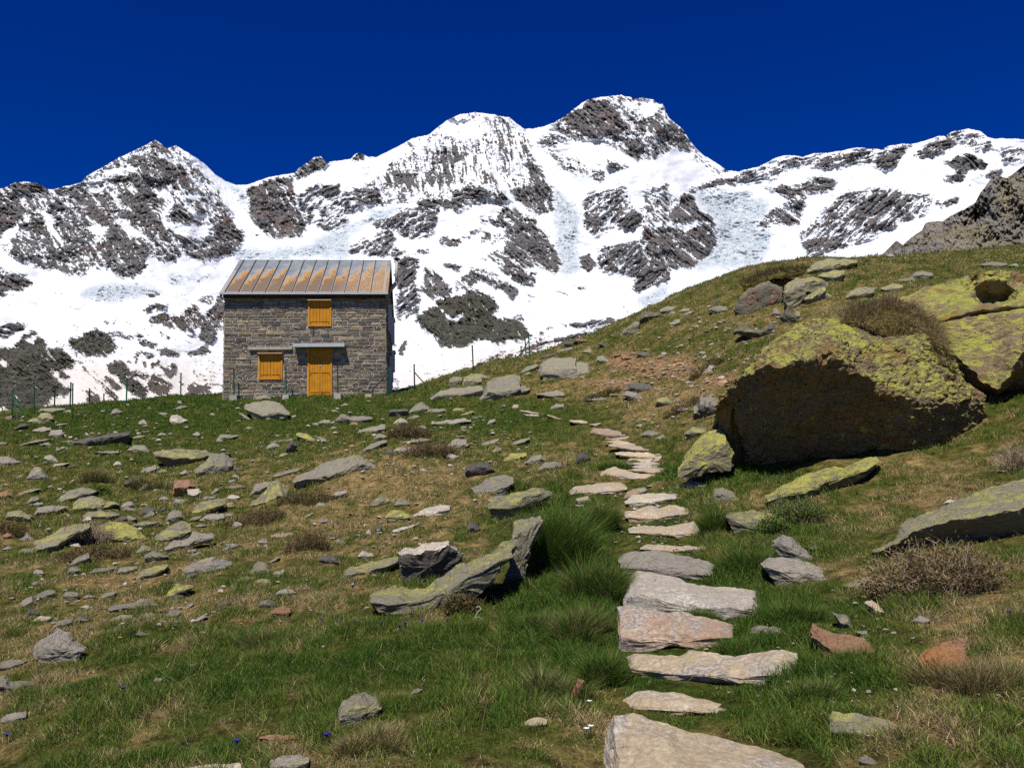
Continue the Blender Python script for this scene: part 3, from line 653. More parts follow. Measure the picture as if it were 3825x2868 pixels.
def build_cliff():
    outl = np.concatenate([pp('3', [(1330, 1060), (1405, 995), (1450, 950), (1475, 930), (1510, 955), (1560, 910), (1620, 870), (1640, 830), (1660, 820), (1740, 818), (1780, 790), (1860, 750), (1930, 710), (1960, 650), (2000, 600), (2030, 560), (2060, 548), (2110, 570), (2150, 540), (2212, 495)]), np.array([[3950, 560], [4200, 430], [4500, 420]])])
    cols = np.arange(3240, 4500, 2.6)
    sky = np.interp(cols, outl[:, 0], outl[:, 1]) + 3.0 * fbm(cols / 26, 0 * cols, 3.0, 4)
    nr = 190
    t = np.linspace(0, 1, nr)[:, None]
    PX = np.broadcast_to(cols[None], (nr, len(cols)))
    PY = sky[None] + t * (1080 - sky[None])
    D = 175 - 42 * t + 12 * (cols[None] < 3500) * 0
    slant = PX + .35 * PY
    D = D - 6 * fbm(PX / 120, PY / 130, 1.0, 4) - 3.0 * ridged(slant / 46, PY / 120, 2.0, 4) - 1.6 * fbm(PX / 10, PY / 16, 4.0, 2) - 10 * np.exp(-((PX - 3590 + .3 * (PY - 850)) / 60) ** 2) + 3 * np.exp(-((PX - 3620) / 45) ** 2 - ((PY - 850) / 60) ** 2)
    V = at(PX, PY, D)
    V = np.concatenate([(V[0] + np.array([4, 40.0, -22]))[None], V], 0)
    m = NT('cliff_rock')
    o = m.obj()
    b = m.noise(m.mapped(o, (1, 1, .45), (0, .35, 0)), .16, 8, .72, .6)
    c = m.noise(m.mapped(o, (1, 1, .5), (0, .35, 0)), .9, 5, .7)
    col = m.ramp(m.math('ADD', m.math('MULTIPLY', b, .6), m.math('MULTIPLY', c, .4)), [(.36, (.07, .064, .058)), (.45, (.21, .19, .165)), (.56, (.30, .27, .23)), (.68, (.42, .38, .32))])
    w = m.noise(o, .05, 4, .6)
    col = m.mix(m.map(w, .52, .66), col, m.mix(1.0, col, (1.05, 1.0, .68), 'MULTIPLY'))
    m.base(col)
    m.bump(m.math('ADD', b, m.math('MULTIPLY', c, .4)), 1.0, 2.0)
    ob = mk('cliff', V.reshape(-1, 3), grid_faces(nr + 1, len(cols)), m.m, smooth=False)
    tag(ob, kind='structure')


build_cliff()
# ------------------------------------------------------------ stone hut
def box(x0, x1, y0, y1, z0, z1):
    v = np.array([[x, y, z] for z in (z0, z1) for y in (y0, y1) for x in (x0, x1)], float)
    f = np.array([[0, 2, 3, 1], [4, 5, 7, 6], [0, 1, 5, 4], [2, 6, 7, 3], [0, 4, 6, 2], [1, 3, 7, 5]])
    return v, f


class MB:
    """collects boxes, bars and prisms and links them as ONE mesh object"""
    def __init__(self):
        self.V, self.Q, self.T, self.C, self.n = [], [], [], [], 0
    def add(self, v, f, c=None):
        f = np.asarray(f)
        (self.Q if f.shape[1] == 4 else self.T).append(f + self.n)
        self.V.append(np.asarray(v, float))
        self.C.append(np.tile(np.array(c if c is not None else (1, 1, 1), float), (len(v), 1)))
        self.n += len(v)
        return self
    def box(self, *a, c=None):
        v, f = box(*a)
        return self.add(v, f, c)
    def bar(self, a, b, r, n=8, r2=None):
        a, b = np.array(a, float), np.array(b, float)
        d = (b - a) / np.linalg.norm(b - a)
        s = np.cross(d, [0, 0, 1.0] if abs(d[2]) < .9 else [1.0, 0, 0]); s /= np.linalg.norm(s)
        t = np.cross(d, s)
        th = np.linspace(0, 2 * math.pi, n, endpoint=False)
        ring = np.cos(th)[:, None] * s + np.sin(th)[:, None] * t
        r2 = r if r2 is None else r2
        v = np.concatenate([a + ring * r, b + ring * r2, [a], [b]])
        q = np.array([[i, (i + 1) % n, n + (i + 1) % n, n + i] for i in range(n)])
        tr = np.array([[(i + 1) % n, i, 2 * n] for i in range(n)] + [[n + i, n + (i + 1) % n, 2 * n + 1] for i in range(n)])
        self.add(v, q)
        self.T.append(tr + self.n - len(v))
        return self
    def build(self, name, mat, parent=None, smooth=False):
        F = []
        if self.Q: F.append(np.concatenate(self.Q))
        if self.T: F.append(np.concatenate(self.T))
        return mk(name, np.concatenate(self.V), F, mat, parent, smooth, cols={'tone': np.concatenate(self.C)})


def plain(name, col, rough=.7, spec=.25, var=.25, scale=8.0, bump=.3, metal=0.0):
    m = NT(name)
    o = m.obj()
    n = m.noise(o, scale, 6, .65)
    m.base(m.mix(1.0, col, m.mix(m.map(n, .3, .7), (1 - var,) * 3, (1 + var,) * 3), 'MULTIPLY'))
    m.b.inputs['Roughness'].default_value = rough
    m.b.inputs['Specular IOR Level'].default_value = spec
    m.b.inputs['Metallic'].default_value = metal
    if bump:
        m.bump(n, bump, .02)
    return m.m


def stone_wall_mat():
    m = NT('hut_stone')
    o = m.obj()
    a = m.attr('tone', 'Color')
    n = m.noise(o, 7.0, 7, .7)
    n2 = m.noise(m.mapped(o, (1, 1, 3)), 16.0, 5, .7)
    c = m.mix(1.0, a, m.mix(m.map(n, .32, .68), (.62, .62, .62), (1.35, 1.33, 1.28)), 'MULTIPLY')
    c = m.mix(m.map(n2, .55, .72), c, m.mix(1.0, c, (.45, .45, .45), 'MULTIPLY'))
    m.base(c)
    m.b.inputs['Specular IOR Level'].default_value = .1
    m.bump(n2, .8, .03)
    return m.m


def paint_mat():
    m = NT('ochre_paint')
    o = m.obj()
    g = m.noise(m.mapped(o, (30, 30, 1.5)), 2.0, 5, .65)
    n = m.noise(o, 3.0, 5, .6)
    c = m.mix(m.map(n, .35, .7), (.50, .205, .006), (.63, .275, .010))
    c = m.mix(m.map(g, .35, .65), m.mix(1.0, c, (.78, .76, .7), 'MULTIPLY'), c)
    m.base(c)
    m.b.inputs['Roughness'].default_value = .55
    return m.m


def roof_mat():
    m = NT('rusting_sheet_metal')
    o = m.obj()
    sx = m.node('ShaderNodeSeparateXYZ')
    m.L(o, sx.inputs[0])
    x, v = sx.outputs[0], m.attr('slope')             # slope: 0 at the eave, 1 at the ridge
    low = m.noise(m.mapped(o, (1, .6, .6)), 2.6, 3, .6)
    blot = m.noise(m.mapped(o, (2.6, 1.0, 1.0)), 4.5, 4, .7)
    fine = m.noise(o, 26.0, 5, .75)
    pan = m.math('FRACT', m.math('DIVIDE', m.math('ADD', x, 6.8 + .14 - .22), .555))
    edge = m.math('MULTIPLY', m.math('MINIMUM', pan, m.math('SUBTRACT', 1.0, pan)), 2.0)
    # height the rust reaches in each panel
    wnz = m.node('ShaderNodeTexWhiteNoise', noise_dimensions='1D')
    m.L(m.math('FLOOR', m.math('DIVIDE', m.math('ADD', x, 6.8 + .14 - .22), .555)), wnz.inputs['W'])
    reach = m.math('ADD', m.math('ADD', .47, m.math('MULTIPLY', wnz.outputs[0], .18)), m.math('MULTIPLY', m.math('SUBTRACT', low, .5), .75))
    reach = m.math('ADD', reach, m.math('MULTIPLY', m.math('SUBTRACT', blot, .5), .65))
    reach = m.math('ADD', reach, m.math('MULTIPLY', m.math('SUBTRACT', pan, .5), .38))
    reach = m.math('ADD', reach, m.map(x, -1.5, -.1, 0.0, .24))
    d = m.math('SUBTRACT', reach, v)
    inside = m.math('MULTIPLY', m.map(d, -.02, .05), m.map(v, .015, .035))
    inside = m.math('MULTIPLY', inside, m.map(edge, .10, .22))
    inside = m.math('MULTIPLY', inside, m.map(x, -6.82, -6.70))
    deep = m.map(m.math('ADD', d, m.math('MULTIPLY', m.math('SUBTRACT', fine, .5), .45)), .10, .22)
    deep = m.math('MULTIPLY', deep, m.map(x, -2.3, -.6, 1.0, .45))
    patch = m.map(m.math('ADD', blot, m.math('MULTIPLY', m.math('SUBTRACT', fine, .5), .5)), .38, .5)
    patch = m.math('MAXIMUM', patch, m.map(x, -2.2, -1.0, 1.0, 0.0))
    orange = m.mix(m.map(fine, .35, .65), (.42, .18, .03), (.56, .31, .075))
    brown = m.mix(m.map(fine, .35, .7), (.165, .112, .072), (.235, .17, .115))
    zinc = m.mix(m.map(low, .35, .65), (.175, .195, .215), (.25, .275, .295))
    pale = m.mix(m.map(d, -.2, .02), zinc, (.34, .33, .31))
    c = m.mix(m.math('MULTIPLY', inside, patch), pale, m.mix(deep, orange, brown))
    m.base(c)
    m.b.inputs['Metallic'].default_value = 0.0
    m.b.inputs['Roughness'].default_value = .5
    m.b.inputs['Specular IOR Level'].default_value = .35
    m.bump(low, .15, .03)
    return m.m


def build_hut():
    Wd, Dp, HE, RUN, RISE = 6.80, 6.6, 4.37, 3.65, 2.40
    yaw = R(5.7)
    base = at(1140, 1476, 36.0)
    # local origin: front right corner at the ground; x runs from -Wd (left) to 0
    rx = np.array([math.cos(yaw), math.sin(yaw), 0])
    org = base + rx * (Wd / 2)
    hut = empty('stone_hut', org, yaw)
    tag(hut, 'two storey grey stone hut with rusting metal roof and closed ochre shutters', 'hut')
    rs = np.random.default_rng(11)
    stone, paint = stone_wall_mat(), paint_mat()
    wood = plain('dark_timber', (.05, .035, .024), .8, .2)
    slab = plain('weathered_slab', (.36, .325, .27), .8, .15, .3)
    zinc = plain('zinc_sheet', (.40, .42, .45), .45, .4, .15)
    black = plain('black_iron', (.012, .010, .010), .6, .3)
    # wall core (mortar) with gables, openings are covered by frames and door
    slope = RISE / RUN
    hw = HE + .35 * slope - .10
    mid = hw + Dp / 2 * slope
    pts = np.array([[0, -1.0], [Dp, -1.0], [Dp, hw], [Dp / 2, mid], [0, hw]])
    v = np.concatenate([np.c_[np.full(5, -Wd), pts], np.c_[np.zeros(5), pts]])
    mort = (.44, .41, .36)
    w = MB()
    w.add(v, [[0, 1, 6, 5], [1, 2, 7, 6], [2, 3, 8, 7], [3, 4, 9, 8], [4, 0, 5, 9]], mort)
    w.T.append(np.array([[2, 1, 0], [3, 2, 0], [4, 3, 0], [5, 6, 7], [5, 7, 8], [5, 8, 9]]))
    pal = np.array([(.185, .165, .14), (.225, .20, .165), (.155, .14, .125), (.28, .235, .175), (.19, .17, .155), (.23, .165, .125), (.12, .11, .10), (.25, .235, .205), (.30, .255, .185), (.175, .165, .15), (.20, .18, .15)])
    holes = {'front': [(3.48, 4.52, 2.93, 4.1), (1.42, 2.48, .65, 1.78), (3.48, 4.55, -.2, 2.0)], 'side': [], 'back': [], 'left': []}
    def face(kind, L, ztop, put):
        z = -.55
        while z < ztop:
            h = float(rs.choice([.07, .09, .115, .145, .19], p=[.2, .27, .27, .18, .08]))
            x = 0.0
            while x < L - .02:
                l = min(float(rs.uniform(.14, .52)) * (1.35 if h > .17 else 1), L - x)
                if L - x - l < .12:
                    l = L - x
                if kind in ('side', 'left') and z + h > HE:
                    lim = (z + h - hw) / slope
                    if x + .02 < lim or x + l - .02 > L - lim:
                        x += l
                        continue
                hs = [h] if rs.random() > .25 or h < .14 else [h * .5, h * .5]
                zz = z
                for hh in hs:
                    g = .011
                    a = (x + g, x + l - g, zz + g * rs.uniform(.6, 1.6), zz + hh - g * rs.uniform(.4, 1.2))
                    parts = [a]
                    for b in holes[kind]:
                        nx = []
                        for a in parts:
                            if a[0] < b[1] and a[1] > b[0] and a[2] < b[3] and a[3] > b[2]:
                                if b[0] - a[0] > .05: nx.append((a[0], b[0] - g, a[2], a[3]))
                                if a[1] - b[1] > .05: nx.append((b[1] + g, a[1], a[2], a[3]))
                                m0, m1 = max(a[0], b[0]), min(a[1], b[1])
                                if m1 - m0 > .05:
                                    if b[2] - a[2] > .035: nx.append((m0, m1, a[2], b[2] - g))
                                    if a[3] - b[3] > .035: nx.append((m0, m1, b[3] + g, a[3]))
                            else:
                                nx.append(a)
                        parts = nx
                    for a in parts:
                        if a[3] < ztop:
                            c = pal[rs.integers(len(pal))] * rs.uniform(.85, 1.4) * np.array([1.03, 1.0, .94])
                            put(a, c, rs.uniform(.018, .05))
                    zz += hh
                x += l
            z += h
    def quadbox(a, d, fn, c):
        j = lambda: rs.uniform(-.013, .013)
        o_ = [(a[0] + j(), a[2] + j()), (a[1] + j(), a[2] + j()), (a[1] + j(), a[3] + j()), (a[0] + j(), a[3] + j())]
        k = .012
        i_ = [(a[0] + k + j() * .5, a[2] + k), (a[1] - k, a[2] + k + j() * .5), (a[1] - k + j() * .5, a[3] - k), (a[0] + k, a[3] - k + j() * .5)]
        vv = [fn(p, q, .0) for p, q in o_] + [fn(p, q, d + rs.uniform(-.008, .008)) for p, q in i_]
        w.add(np.array(vv), [[4, 5, 6, 7], [0, 1, 5, 4], [1, 2, 6, 5], [2, 3, 7, 6], [3, 0, 4, 7]], c)
    face('front', Wd, hw - .02, lambda a, c, d: quadbox(a, d, lambda p, q, e: (-Wd + p, -e, q), c))
    face('side', Dp, mid, lambda a, c, d: quadbox(a, d, lambda p, q, e: (e, p, q), c))
    face('left', Dp, mid, lambda a, c, d: quadbox(a, d, lambda p, q, e: (-Wd - e, Dp - p, q), c))
    w.build('wall', stone, hut)
    # metal roof: two sheets, standing seams, eave flashing
    ol, orr = .14, .12
    def sheet(name, y0, z0, y1, z1, mat):
        n = 40
        ts = np.linspace(0, 1, n)
        th = .05
        V_, sl = [], []
        for x in (-Wd - ol, orr):
            for t in ts:
                for dz in (0, -th):
                    V_.append((x, y0 + (y1 - y0) * t, z0 + (z1 - z0) * t + dz)); sl.append(t)
        I = lambda a, i, k: (a * n + i) * 2 + k
        Q = []
        for i in range(n - 1):
            Q += [[I(0, i, 0), I(1, i, 0), I(1, i + 1, 0), I(0, i + 1, 0)], [I(0, i, 1), I(0, i + 1, 1), I(1, i + 1, 1), I(1, i, 1)],
                  [I(0, i, 0), I(0, i + 1, 0), I(0, i + 1, 1), I(0, i, 1)], [I(1, i, 0), I(1, i, 1), I(1, i + 1, 1), I(1, i + 1, 0)]]
        Q += [[I(0, 0, 0), I(0, 0, 1), I(1, 0, 1), I(1, 0, 0)], [I(0, n - 1, 0), I(1, n - 1, 0), I(1, n - 1, 1), I(0, n - 1, 1)]]
        return mk(name, V_, np.array(Q), mat, hut, floats={'slope': sl})
    rm = roof_mat()
    y_e, z_e, y_r, z_r = -.35, HE, Dp / 2, HE + (Dp / 2 + .35) * slope
    front = sheet('roof', y_e, z_e, y_r, z_r, rm)
    back = sheet('roof', Dp + .35, z_e, y_r + .004, z_r, rm)
    for i in range(12):
        x = -Wd - ol + .22 + .555 * i
        for sgn, par in ((0, front), (1, back)):
            s = MB()
            a = np.array([x, y_e if sgn == 0 else Dp + .35, z_e]); b = np.array([x, y_r, z_r])
            d = (b - a) / np.linalg.norm(b - a)
            nrm = np.array([0, -d[2], d[1]]) if sgn == 0 else np.array([0, d[2], -d[1]])
            nrm = nrm if nrm[2] > 0 else -nrm
            q = [a + np.array([e, 0, 0]) + nrm * k for e in (-.011, .011) for k in (.004, .05)] + [b + np.array([e, 0, 0]) + nrm * k for e in (-.011, .011) for k in (.004, .05)]
            s.add(np.array(q), [[0, 1, 3, 2], [4, 6, 7, 5], [1, 5, 7, 3], [0, 4, 5, 1], [2, 3, 7, 6], [0, 2, 6, 4]])
            s.build('seam', zinc if sgn else plain_seam, par)
    s = MB()
    s.box(-Wd - ol - .012, orr + .012, y_e - .03, y_e - .003, z_e - .075, z_e + .012)
    s.build('eave_flashing', zinc, front)
    # rafter board under the eave, verge boards and purlin ends
    s = MB(); s.box(-Wd - .02, .02, -.27, -.045, z_e - .17, z_e - .078); s.build('fascia', wood, hut)
    for x0, x1 in ((-Wd - ol + .012, -Wd - ol + .05), (orr - .05, orr - .012)):
        for ya, yb in ((y_e + .01, y_r), (Dp + .34, y_r)):
            q = [(x, y, z_e + (z_r - z_e) * t - .052 - k) for x in (x0, x1) for (y, t) in ((ya, 0.0), (yb, 1.0)) for k in (0, .17)]
            s = MB(); s.add(np.array(q), [[0, 1, 3, 2], [4, 6, 7, 5], [0, 4, 5, 1], [2, 3, 7, 6], [0, 2, 6, 4], [1, 5, 7, 3]])
            s.build('verge_board', wood, hut)
    # ridge cap
    s = MB(); s.bar((-Wd - ol, y_r, z_r + .01), (orr, y_r, z_r + .01), .035, 6); s.build('ridge_cap', zinc, hut)
    # shutters in projecting frames on the front
    def window(x0, x1, z0, z1, hood):
        f = MB()
        e, p = .075, .075
        f.box(x0, x0 + e, -p, .01, z0, z1, c=(1, 1, 1)).box(x1 - e, x1, -p, .01, z0, z1).box(x0 + e, x1 - e, -p - .02, .01, z0, z0 + e)
        fr = f.build('window', paint, hut)
        h = MB(); h.box(x0 - .01, x1 + .01, -hood, .012, z1 + .002, z1 + .035); h.build('hood', hoodm, fr)
        xm = (x0 + x1) / 2
        for a, b in ((x0 + e + .006, xm - .005), (xm + .005, x1 - e - .006)):
            sh = MB(); k = 3; bw = (b - a) / k
            for i in range(k):
                sh.box(a + i * bw + .006, a + (i + 1) * bw - .006, -.045, -.012, z0 + e + .004, z1 - .004)
            sh.box(a, b, -.012, .0, z0 + e + .002, z1 - .002)
            so = sh.build('shutter', paint, fr)
            hi = MB(); hi.box(a + .03, b - .03, -.056, -.0455, z0 + .19, z0 + .212); hi.build('hinge', darkpaint, so)
            xx = a + .02 if a < xm - .3 else b - .042
            hi = MB(); hi.box(xx, xx + .022, -.06, -.0455, z0 + e + .03, z0 + .187); hi.build('bolt', darkpaint, so)
        return fr
    hoodm = plain('hood_board', (.55, .36, .20), .7, .2, .2)
    darkpaint = plain('worn_paint_line', (.15, .065, .008), .7, .2)
    window(-Wd + 3.51, -Wd + 4.49, 2.96, 4.06, .26)
    window(-Wd + 1.45, -Wd + 2.45, .68, 1.76, .26)
    s = MB(); s.box(-Wd + 1.06, -Wd + 2.85, -.17, .03, 1.95, 2.06); s.build('lintel_slab', slab, hut)
    # cracks/rust streak hooks below the upper window
    for x in (3.72, 4.34):
        s = MB(); s.box(-Wd + x, -Wd + x + .018, -.062, -.05, 2.50, 2.93); s.build('shutter_stay', black, hut)
    # double door
    fr = MB()
    X0, X1 = -Wd + 3.51, -Wd + 4.53
    fr.box(X0, X0 + .07, -.085, .01, -.3, 2.0).box(X1 - .07, X1, -.085, .01, -.3, 2.0).box(X0 + .07, X1 - .07, -.08, .01, 1.93, 2.0)
    door = fr.build('door', paint, hut)
    xm = (X0 + X1) / 2
    for a, b in ((X0 + .075, xm - .006), (xm + .006, X1 - .075)):
        lf = MB(); k = 4; bw = (b - a) / k
        for i in range(k):
            lf.box(a + i * bw + .004, a + (i + 1) * bw - .004, -.05, -.012, -.3, 1.925)
        lf.box(a, b, -.0118, .0, -.3, 1.925)
        le = lf.build('door_leaf', paint, door)
        for za, zb in ((.93, .955), (.10, .125)):
            q = MB(); q.box(a + .03, b - .03, -.062, -.0505, za, zb); q.build('hinge', darkpaint, le)
        xx = a + .02 if a < xm - .3 else b - .045
        q = MB(); q.box(xx, xx + .025, -.066, -.0505, .83, .925); q.build('bolt', darkpaint, le)
    s = MB(); s.box(xm - .03, xm + .03, -.075, -.0505, 1.22, 1.27); s.build('door_handle', zinc, door)
    # canopy: thin slab with metal edge
    s = MB(); s.box(-Wd + 2.97, -Wd + 5.06, -.46, .03, 2.03, 2.13)
    cp = s.build('door_canopy', slab, hut)
    s = MB(); s.box(-Wd + 2.94, -Wd + 5.09, -.50, -.462, 2.0, 2.15).box(-Wd + 2.94, -Wd + 5.09, -.461, .03, 2.132, 2.15); s.build('metal_edge', zinc, cp)
    # openings of the gable side: pale projecting reveals with timber shutters
    pale = plain('pale_reveal', (.72, .70, .66), .8, .1, .1)
    for (y, z0, z1) in ((1.35, 3.02, 4.15), (4.3, 3.02, 4.15), (2.6, .95, 2.0), (4.6, 1.7, 2.6), (1.2, .2, 1.3)):
        f = MB(); f.box(.052, .19, y - .05, y, z0, z1).box(.052, .19, y + .85, y + .9, z0, z1).box(.052, .24, y - .06, y + .92, z1, z1 + .06)
        fr = f.build('window', pale, hut)
        g = MB(); g.box(.03, .07, y, y + .85, z0, z1); g.build('shutter', wood, fr)
    # flue pipe behind the verge
    p = MB(); p.bar((.34, 4.0, 5.85), (.34, 4.0, 6.98), .075, 12).bar((.34, 4.0, 5.88), (.02, 4.0, 5.5), .10, 10)
    pip = p.build('chimney_pipe', plain('pale_flue', (.42, .42, .38), .5, .3), hut, smooth=True)
    p = MB(); p.bar((.34, 4.0, 7.05), (.34, 4.0, 7.10), .15, 12, .06).bar((.34, 4.0, 6.98), (.34, 4.0, 7.05), .05, 6); p.build('cap', black, pip)
    return hut


plain_seam = plain('dark_seam', (.055, .058, .065), .5, .3, .15)
build_hut()

# ------------------------------------------------------------ fence posts
FP_GREEN = plain('green_post_paint', (.008, .075, .030), .45, .35, .2)
FP_DARK = plain('dark_post_iron', (.012, .022, .014), .5, .3, .2)
CONC = plain('footing_concrete', (.33, .30, .25), .9, .1, .3, 20.0, .6)
CONC_RED = plain('footing_red', (.30, .20, .165), .9, .1, .3, 20.0, .6)
# (top px, base px, depth, footing width px or 0, dark, brace base px or None, brace start px, label)
POSTS = [
 ((51, 1453), (42, 1556), 34.0, 32, 0, [(64, 1562), (102, 1562)], (50, 1472), 'splayed green corner post with two struts on a reddish footing at the fence\'s west end', 'r'),
 ((129, 1449), (127, 1545), 35.0, 0, 0, [], None, 'bare green post just east of the splayed corner post, no footing showing', ''),
 ((206, 1443), (203, 1527), 38.0, 0, 1, [], None, 'thin dark post behind the flat crest slab left of the close pair', ''),
 ((265, 1431), (261, 1536), 34.5, 34, 0, [], None, 'taller green post of the close pair, standing on a broken footing', ''),
 ((272, 1434), (271, 1525), 38.5, 0, 1, [], None, 'thin dark post right beside the taller post of the close pair', ''),
 ((335, 1453), (334, 1512), 40.5, 0, 1, [], None, 'short dark post showing above the grass crest below the brown scree', ''),
 ((388, 1472), (388, 1508), 41.5, 0, 0, [], None, 'shortest post, only its green tip shows above the grass crest', ''),
 ((475, 1415), (471, 1518), 35.0, 27, 0, [], None, 'green post on a low concrete footing above the striped grey rock', ''),
 ((676, 1396), (675, 1501), 35.5, 21, 0, [], None, 'green post on grass midway between striped rock and the hut\'s left wall', ''),
 ((873, 1378), (876, 1480), 35.3, 29, 0, [], None, 'green post before the left corner of the hut wall', ''),
 ((1067, 1376), (1071, 1476), 35.3, 26, 0, [], None, 'green post between the lower shutter and the door', ''),
 ((1260, 1369), (1263, 1471), 35.2, 31, 0, [], None, 'green post on the largest footing just right of the door', ''),
 ((1449, 1370), (1450, 1467), 35.2, 0, 0, [(1383, 1468)], (1449, 1390), 'green post at the hut\'s right corner with a dark strut to the left', ''),
 ((1547, 1363), (1549, 1463), 37.0, 0, 1, [(1611, 1461)], (1548, 1390), 'dark post standing free right of the hut with a strut to the right', ''),
 ((1764, 1292), (1769, 1387), 38.0, 0, 1, [], None, 'lone dark post above the layered outcrop on the rising slope', ''),
 ((1974, 1250), (1981, 1346), 38.5, 0, 0, [(1923, 1353)], (1976, 1272), 'tallest of the corner posts uphill, strut running down to the left', ''),
 ((1961, 1265), (1967, 1348), 39.5, 0, 0, [], None, 'middle post of the uphill corner group, crossed by the strut', ''),
 ((1946, 1296), (1949, 1352), 41.0, 0, 0, [], None, 'short post behind the strut of the uphill corner group', ''),
 ((1925, 1328), (1926, 1354), 42.0, 0, 0, [], None, 'stub of a post left of the strut foot, uphill corner group', '')]


def footing_geo(w, d, h):
    b = MB()
    v, f = box(-w / 2, w / 2, -d / 2, d / 2, -.28, .02)
    top = v[:, 2] > 0
    v[top, :2] *= .8
    v += np.random.default_rng(int(w * 1e5)).normal(0, .012, v.shape)
    return b.add(v, f)


for i, (tp, bp, Y, fw_, dark, braces, bs, lab, red) in enumerate(POSTS):
    B, T = at(*bp, Y), at(*tp, Y)
    root = empty('fence_post', B)
    tag(root, lab, 'fence post', 'fence posts round the hut')
    mat = FP_DARK if dark else FP_GREEN
    z0 = float(terrain(B[0], B[1])) - .3 - B[2]
    T = T - B
    # posts stand plumb: keep the photographed lean small
    p = MB(); p.bar((0, 0, min(z0, -.2)), (T[0], T[1], T[2]), .030, 8).bar(T - [0, 0, .005], T + [0, 0, .03], .036, 8)
    pole = p.build('pole', mat, root)
    for k in (.55, .78):
        c = T * k
        q = MB(); q.bar(c + [0, -.05, 0], c + [0, .05, 0], .012, 6); q.build('wire_clip', mat, pole)
    for br in braces:
        e = at(*br, Y - (.35 if br[0] < bp[0] or i == 0 else .2)) - B
        s = at(*bs, Y) - B
        m_ = FP_DARK if (dark or i == 12 or (i == 0 and br[0] < 80)) else FP_GREEN
        g = MB(); g.bar(s, e + (e - s) * .12, .026, 8); g.build('strut', m_, root)
    if fw_:
        w_ = fw_ / FPX * Y
        f = footing_geo(w_, w_ * .9, .20 if fw_ > 30 else .15).build('footing', CONC_RED if red == 'r' else CONC, root)
        f.location = (0, -.05, 0)
    elif i == 12:
        e = at(1378, 1478, Y - .4) - B
        f = footing_geo(.3, .3, .12).build('footing', CONC, root); f.location = (e[0], e[1], e[2] + .06)
# ------------------------------------------------------------ rock materials
def rock_mat(name, dark, mid, light, lich=None, amount=.5, grain=1.0, spots=None, worn=False):
    m = NT(name)
    o = m.obj()
    r = m.rnd()
    off = m.node('ShaderNodeCombineXYZ')
    for i in range(3):
        m.L(m.math('MULTIPLY', r, 37.0 + 11 * i), off.inputs[i])
    o = m.mapped(o, (1, 1, 1), (0, 0, 0), off.outputs[0])
    a = m.noise(o, 3.2 * grain, 7, .68, .3)
    b = m.noise(o, 17.0 * grain, 6, .72)
    c = m.noise(m.mapped(o, (1, 1, 3.2), (.25, .12, 0)), 9.0 * grain, 5, .7, .6)
    v = m.math('ADD', m.math('MULTIPLY', a, .42), m.math('ADD', m.math('MULTIPLY', b, .30), m.math('MULTIPLY', c, .28)))
    col = m.ramp(v, [(.34, dark), (.42, mid), (.50, mid), (.64, light)] if worn else [(.36, dark), (.46, mid), (.56, mid), (.66, light)])
    crack = m.voro(m.mapped(o, (1, 1, 2.2), (.2, .1, 0)), 2.6 * grain, 'DISTANCE_TO_EDGE')
    cm = m.math('MULTIPLY', m.math('SUBTRACT', 1.0, m.map(crack, 0.0, .02)), m.map(a, .5, .6))
    col = m.mix(m.math('MULTIPLY', cm, .75), col, m.mix(1.0, col, (.42, .40, .38), 'MULTIPLY'))
    col = m.mix(1.0, col, m.mix(r, (.84, .84, .84), (1.14, 1.12, 1.08)), 'MULTIPLY')
    if worn:
        pz = m.noise(o, 2.4, 5, .65, 1.2)
        gz = m.noise(o, 46.0, 3, .7)
        col = m.mix(m.math('MULTIPLY', m.map(pz, .48, .60), .75), col, m.mix(m.map(gz, .35, .65), (.20, .185, .165), (.46, .43, .39)))
        col = m.mix(1.0, col, m.mix(m.map(gz, .3, .7), (.72, .70, .68), (1.22, 1.22, 1.22)), 'MULTIPLY')
    if lich:
        l0 = m.noise(o, 1.5 * grain, 4, .6, .5)
        l1 = m.noise(o, 6.5 * grain, 5, .65, .5)
        l2 = m.noise(o, 30.0 * grain, 4, .7)
        lv = m.math('ADD', m.math('ADD', m.math('MULTIPLY', l0, .34), m.math('MULTIPLY', l1, .42)), m.math('MULTIPLY', l2, .24))
        g = m.node('ShaderNodeNewGeometry')
        sz = m.node('ShaderNodeSeparateXYZ')
        m.L(g.outputs['Normal'], sz.inputs[0])
        up = m.map(sz.outputs[2], -.15, .55, -.10, .02)        # lichen likes open, upward faces
        lf = m.map(m.math('ADD', lv, up), .585 - .15 * amount, .635 - .15 * amount)
        lc = m.mix(m.map(l1, .42, .6), tuple(a_ * .45 + b_ for a_, b_ in zip(lich, (.10, .10, .06))), lich)
        col = m.mix(m.math('MULTIPLY', lf, .88), col, lc)
    if spots:
        s = m.noise(o, 2.2 * grain, 4, .6)
        col = m.mix(m.math('MULTIPLY', m.map(s, .53, .64), .8), col, spots)
    m.base(col)
    m.b.inputs['Roughness'].default_value = .92
    m.b.inputs['Specular IOR Level'].default_value = .12
    m.bump(m.math('ADD', m.math('ADD', m.math('MULTIPLY', b, .8), m.math('MULTIPLY', c, 1.1)), m.math('MULTIPLY', cm, -.30)), .5 if worn else 1.0, .045 if worn else .06 / grain)
    return m.m


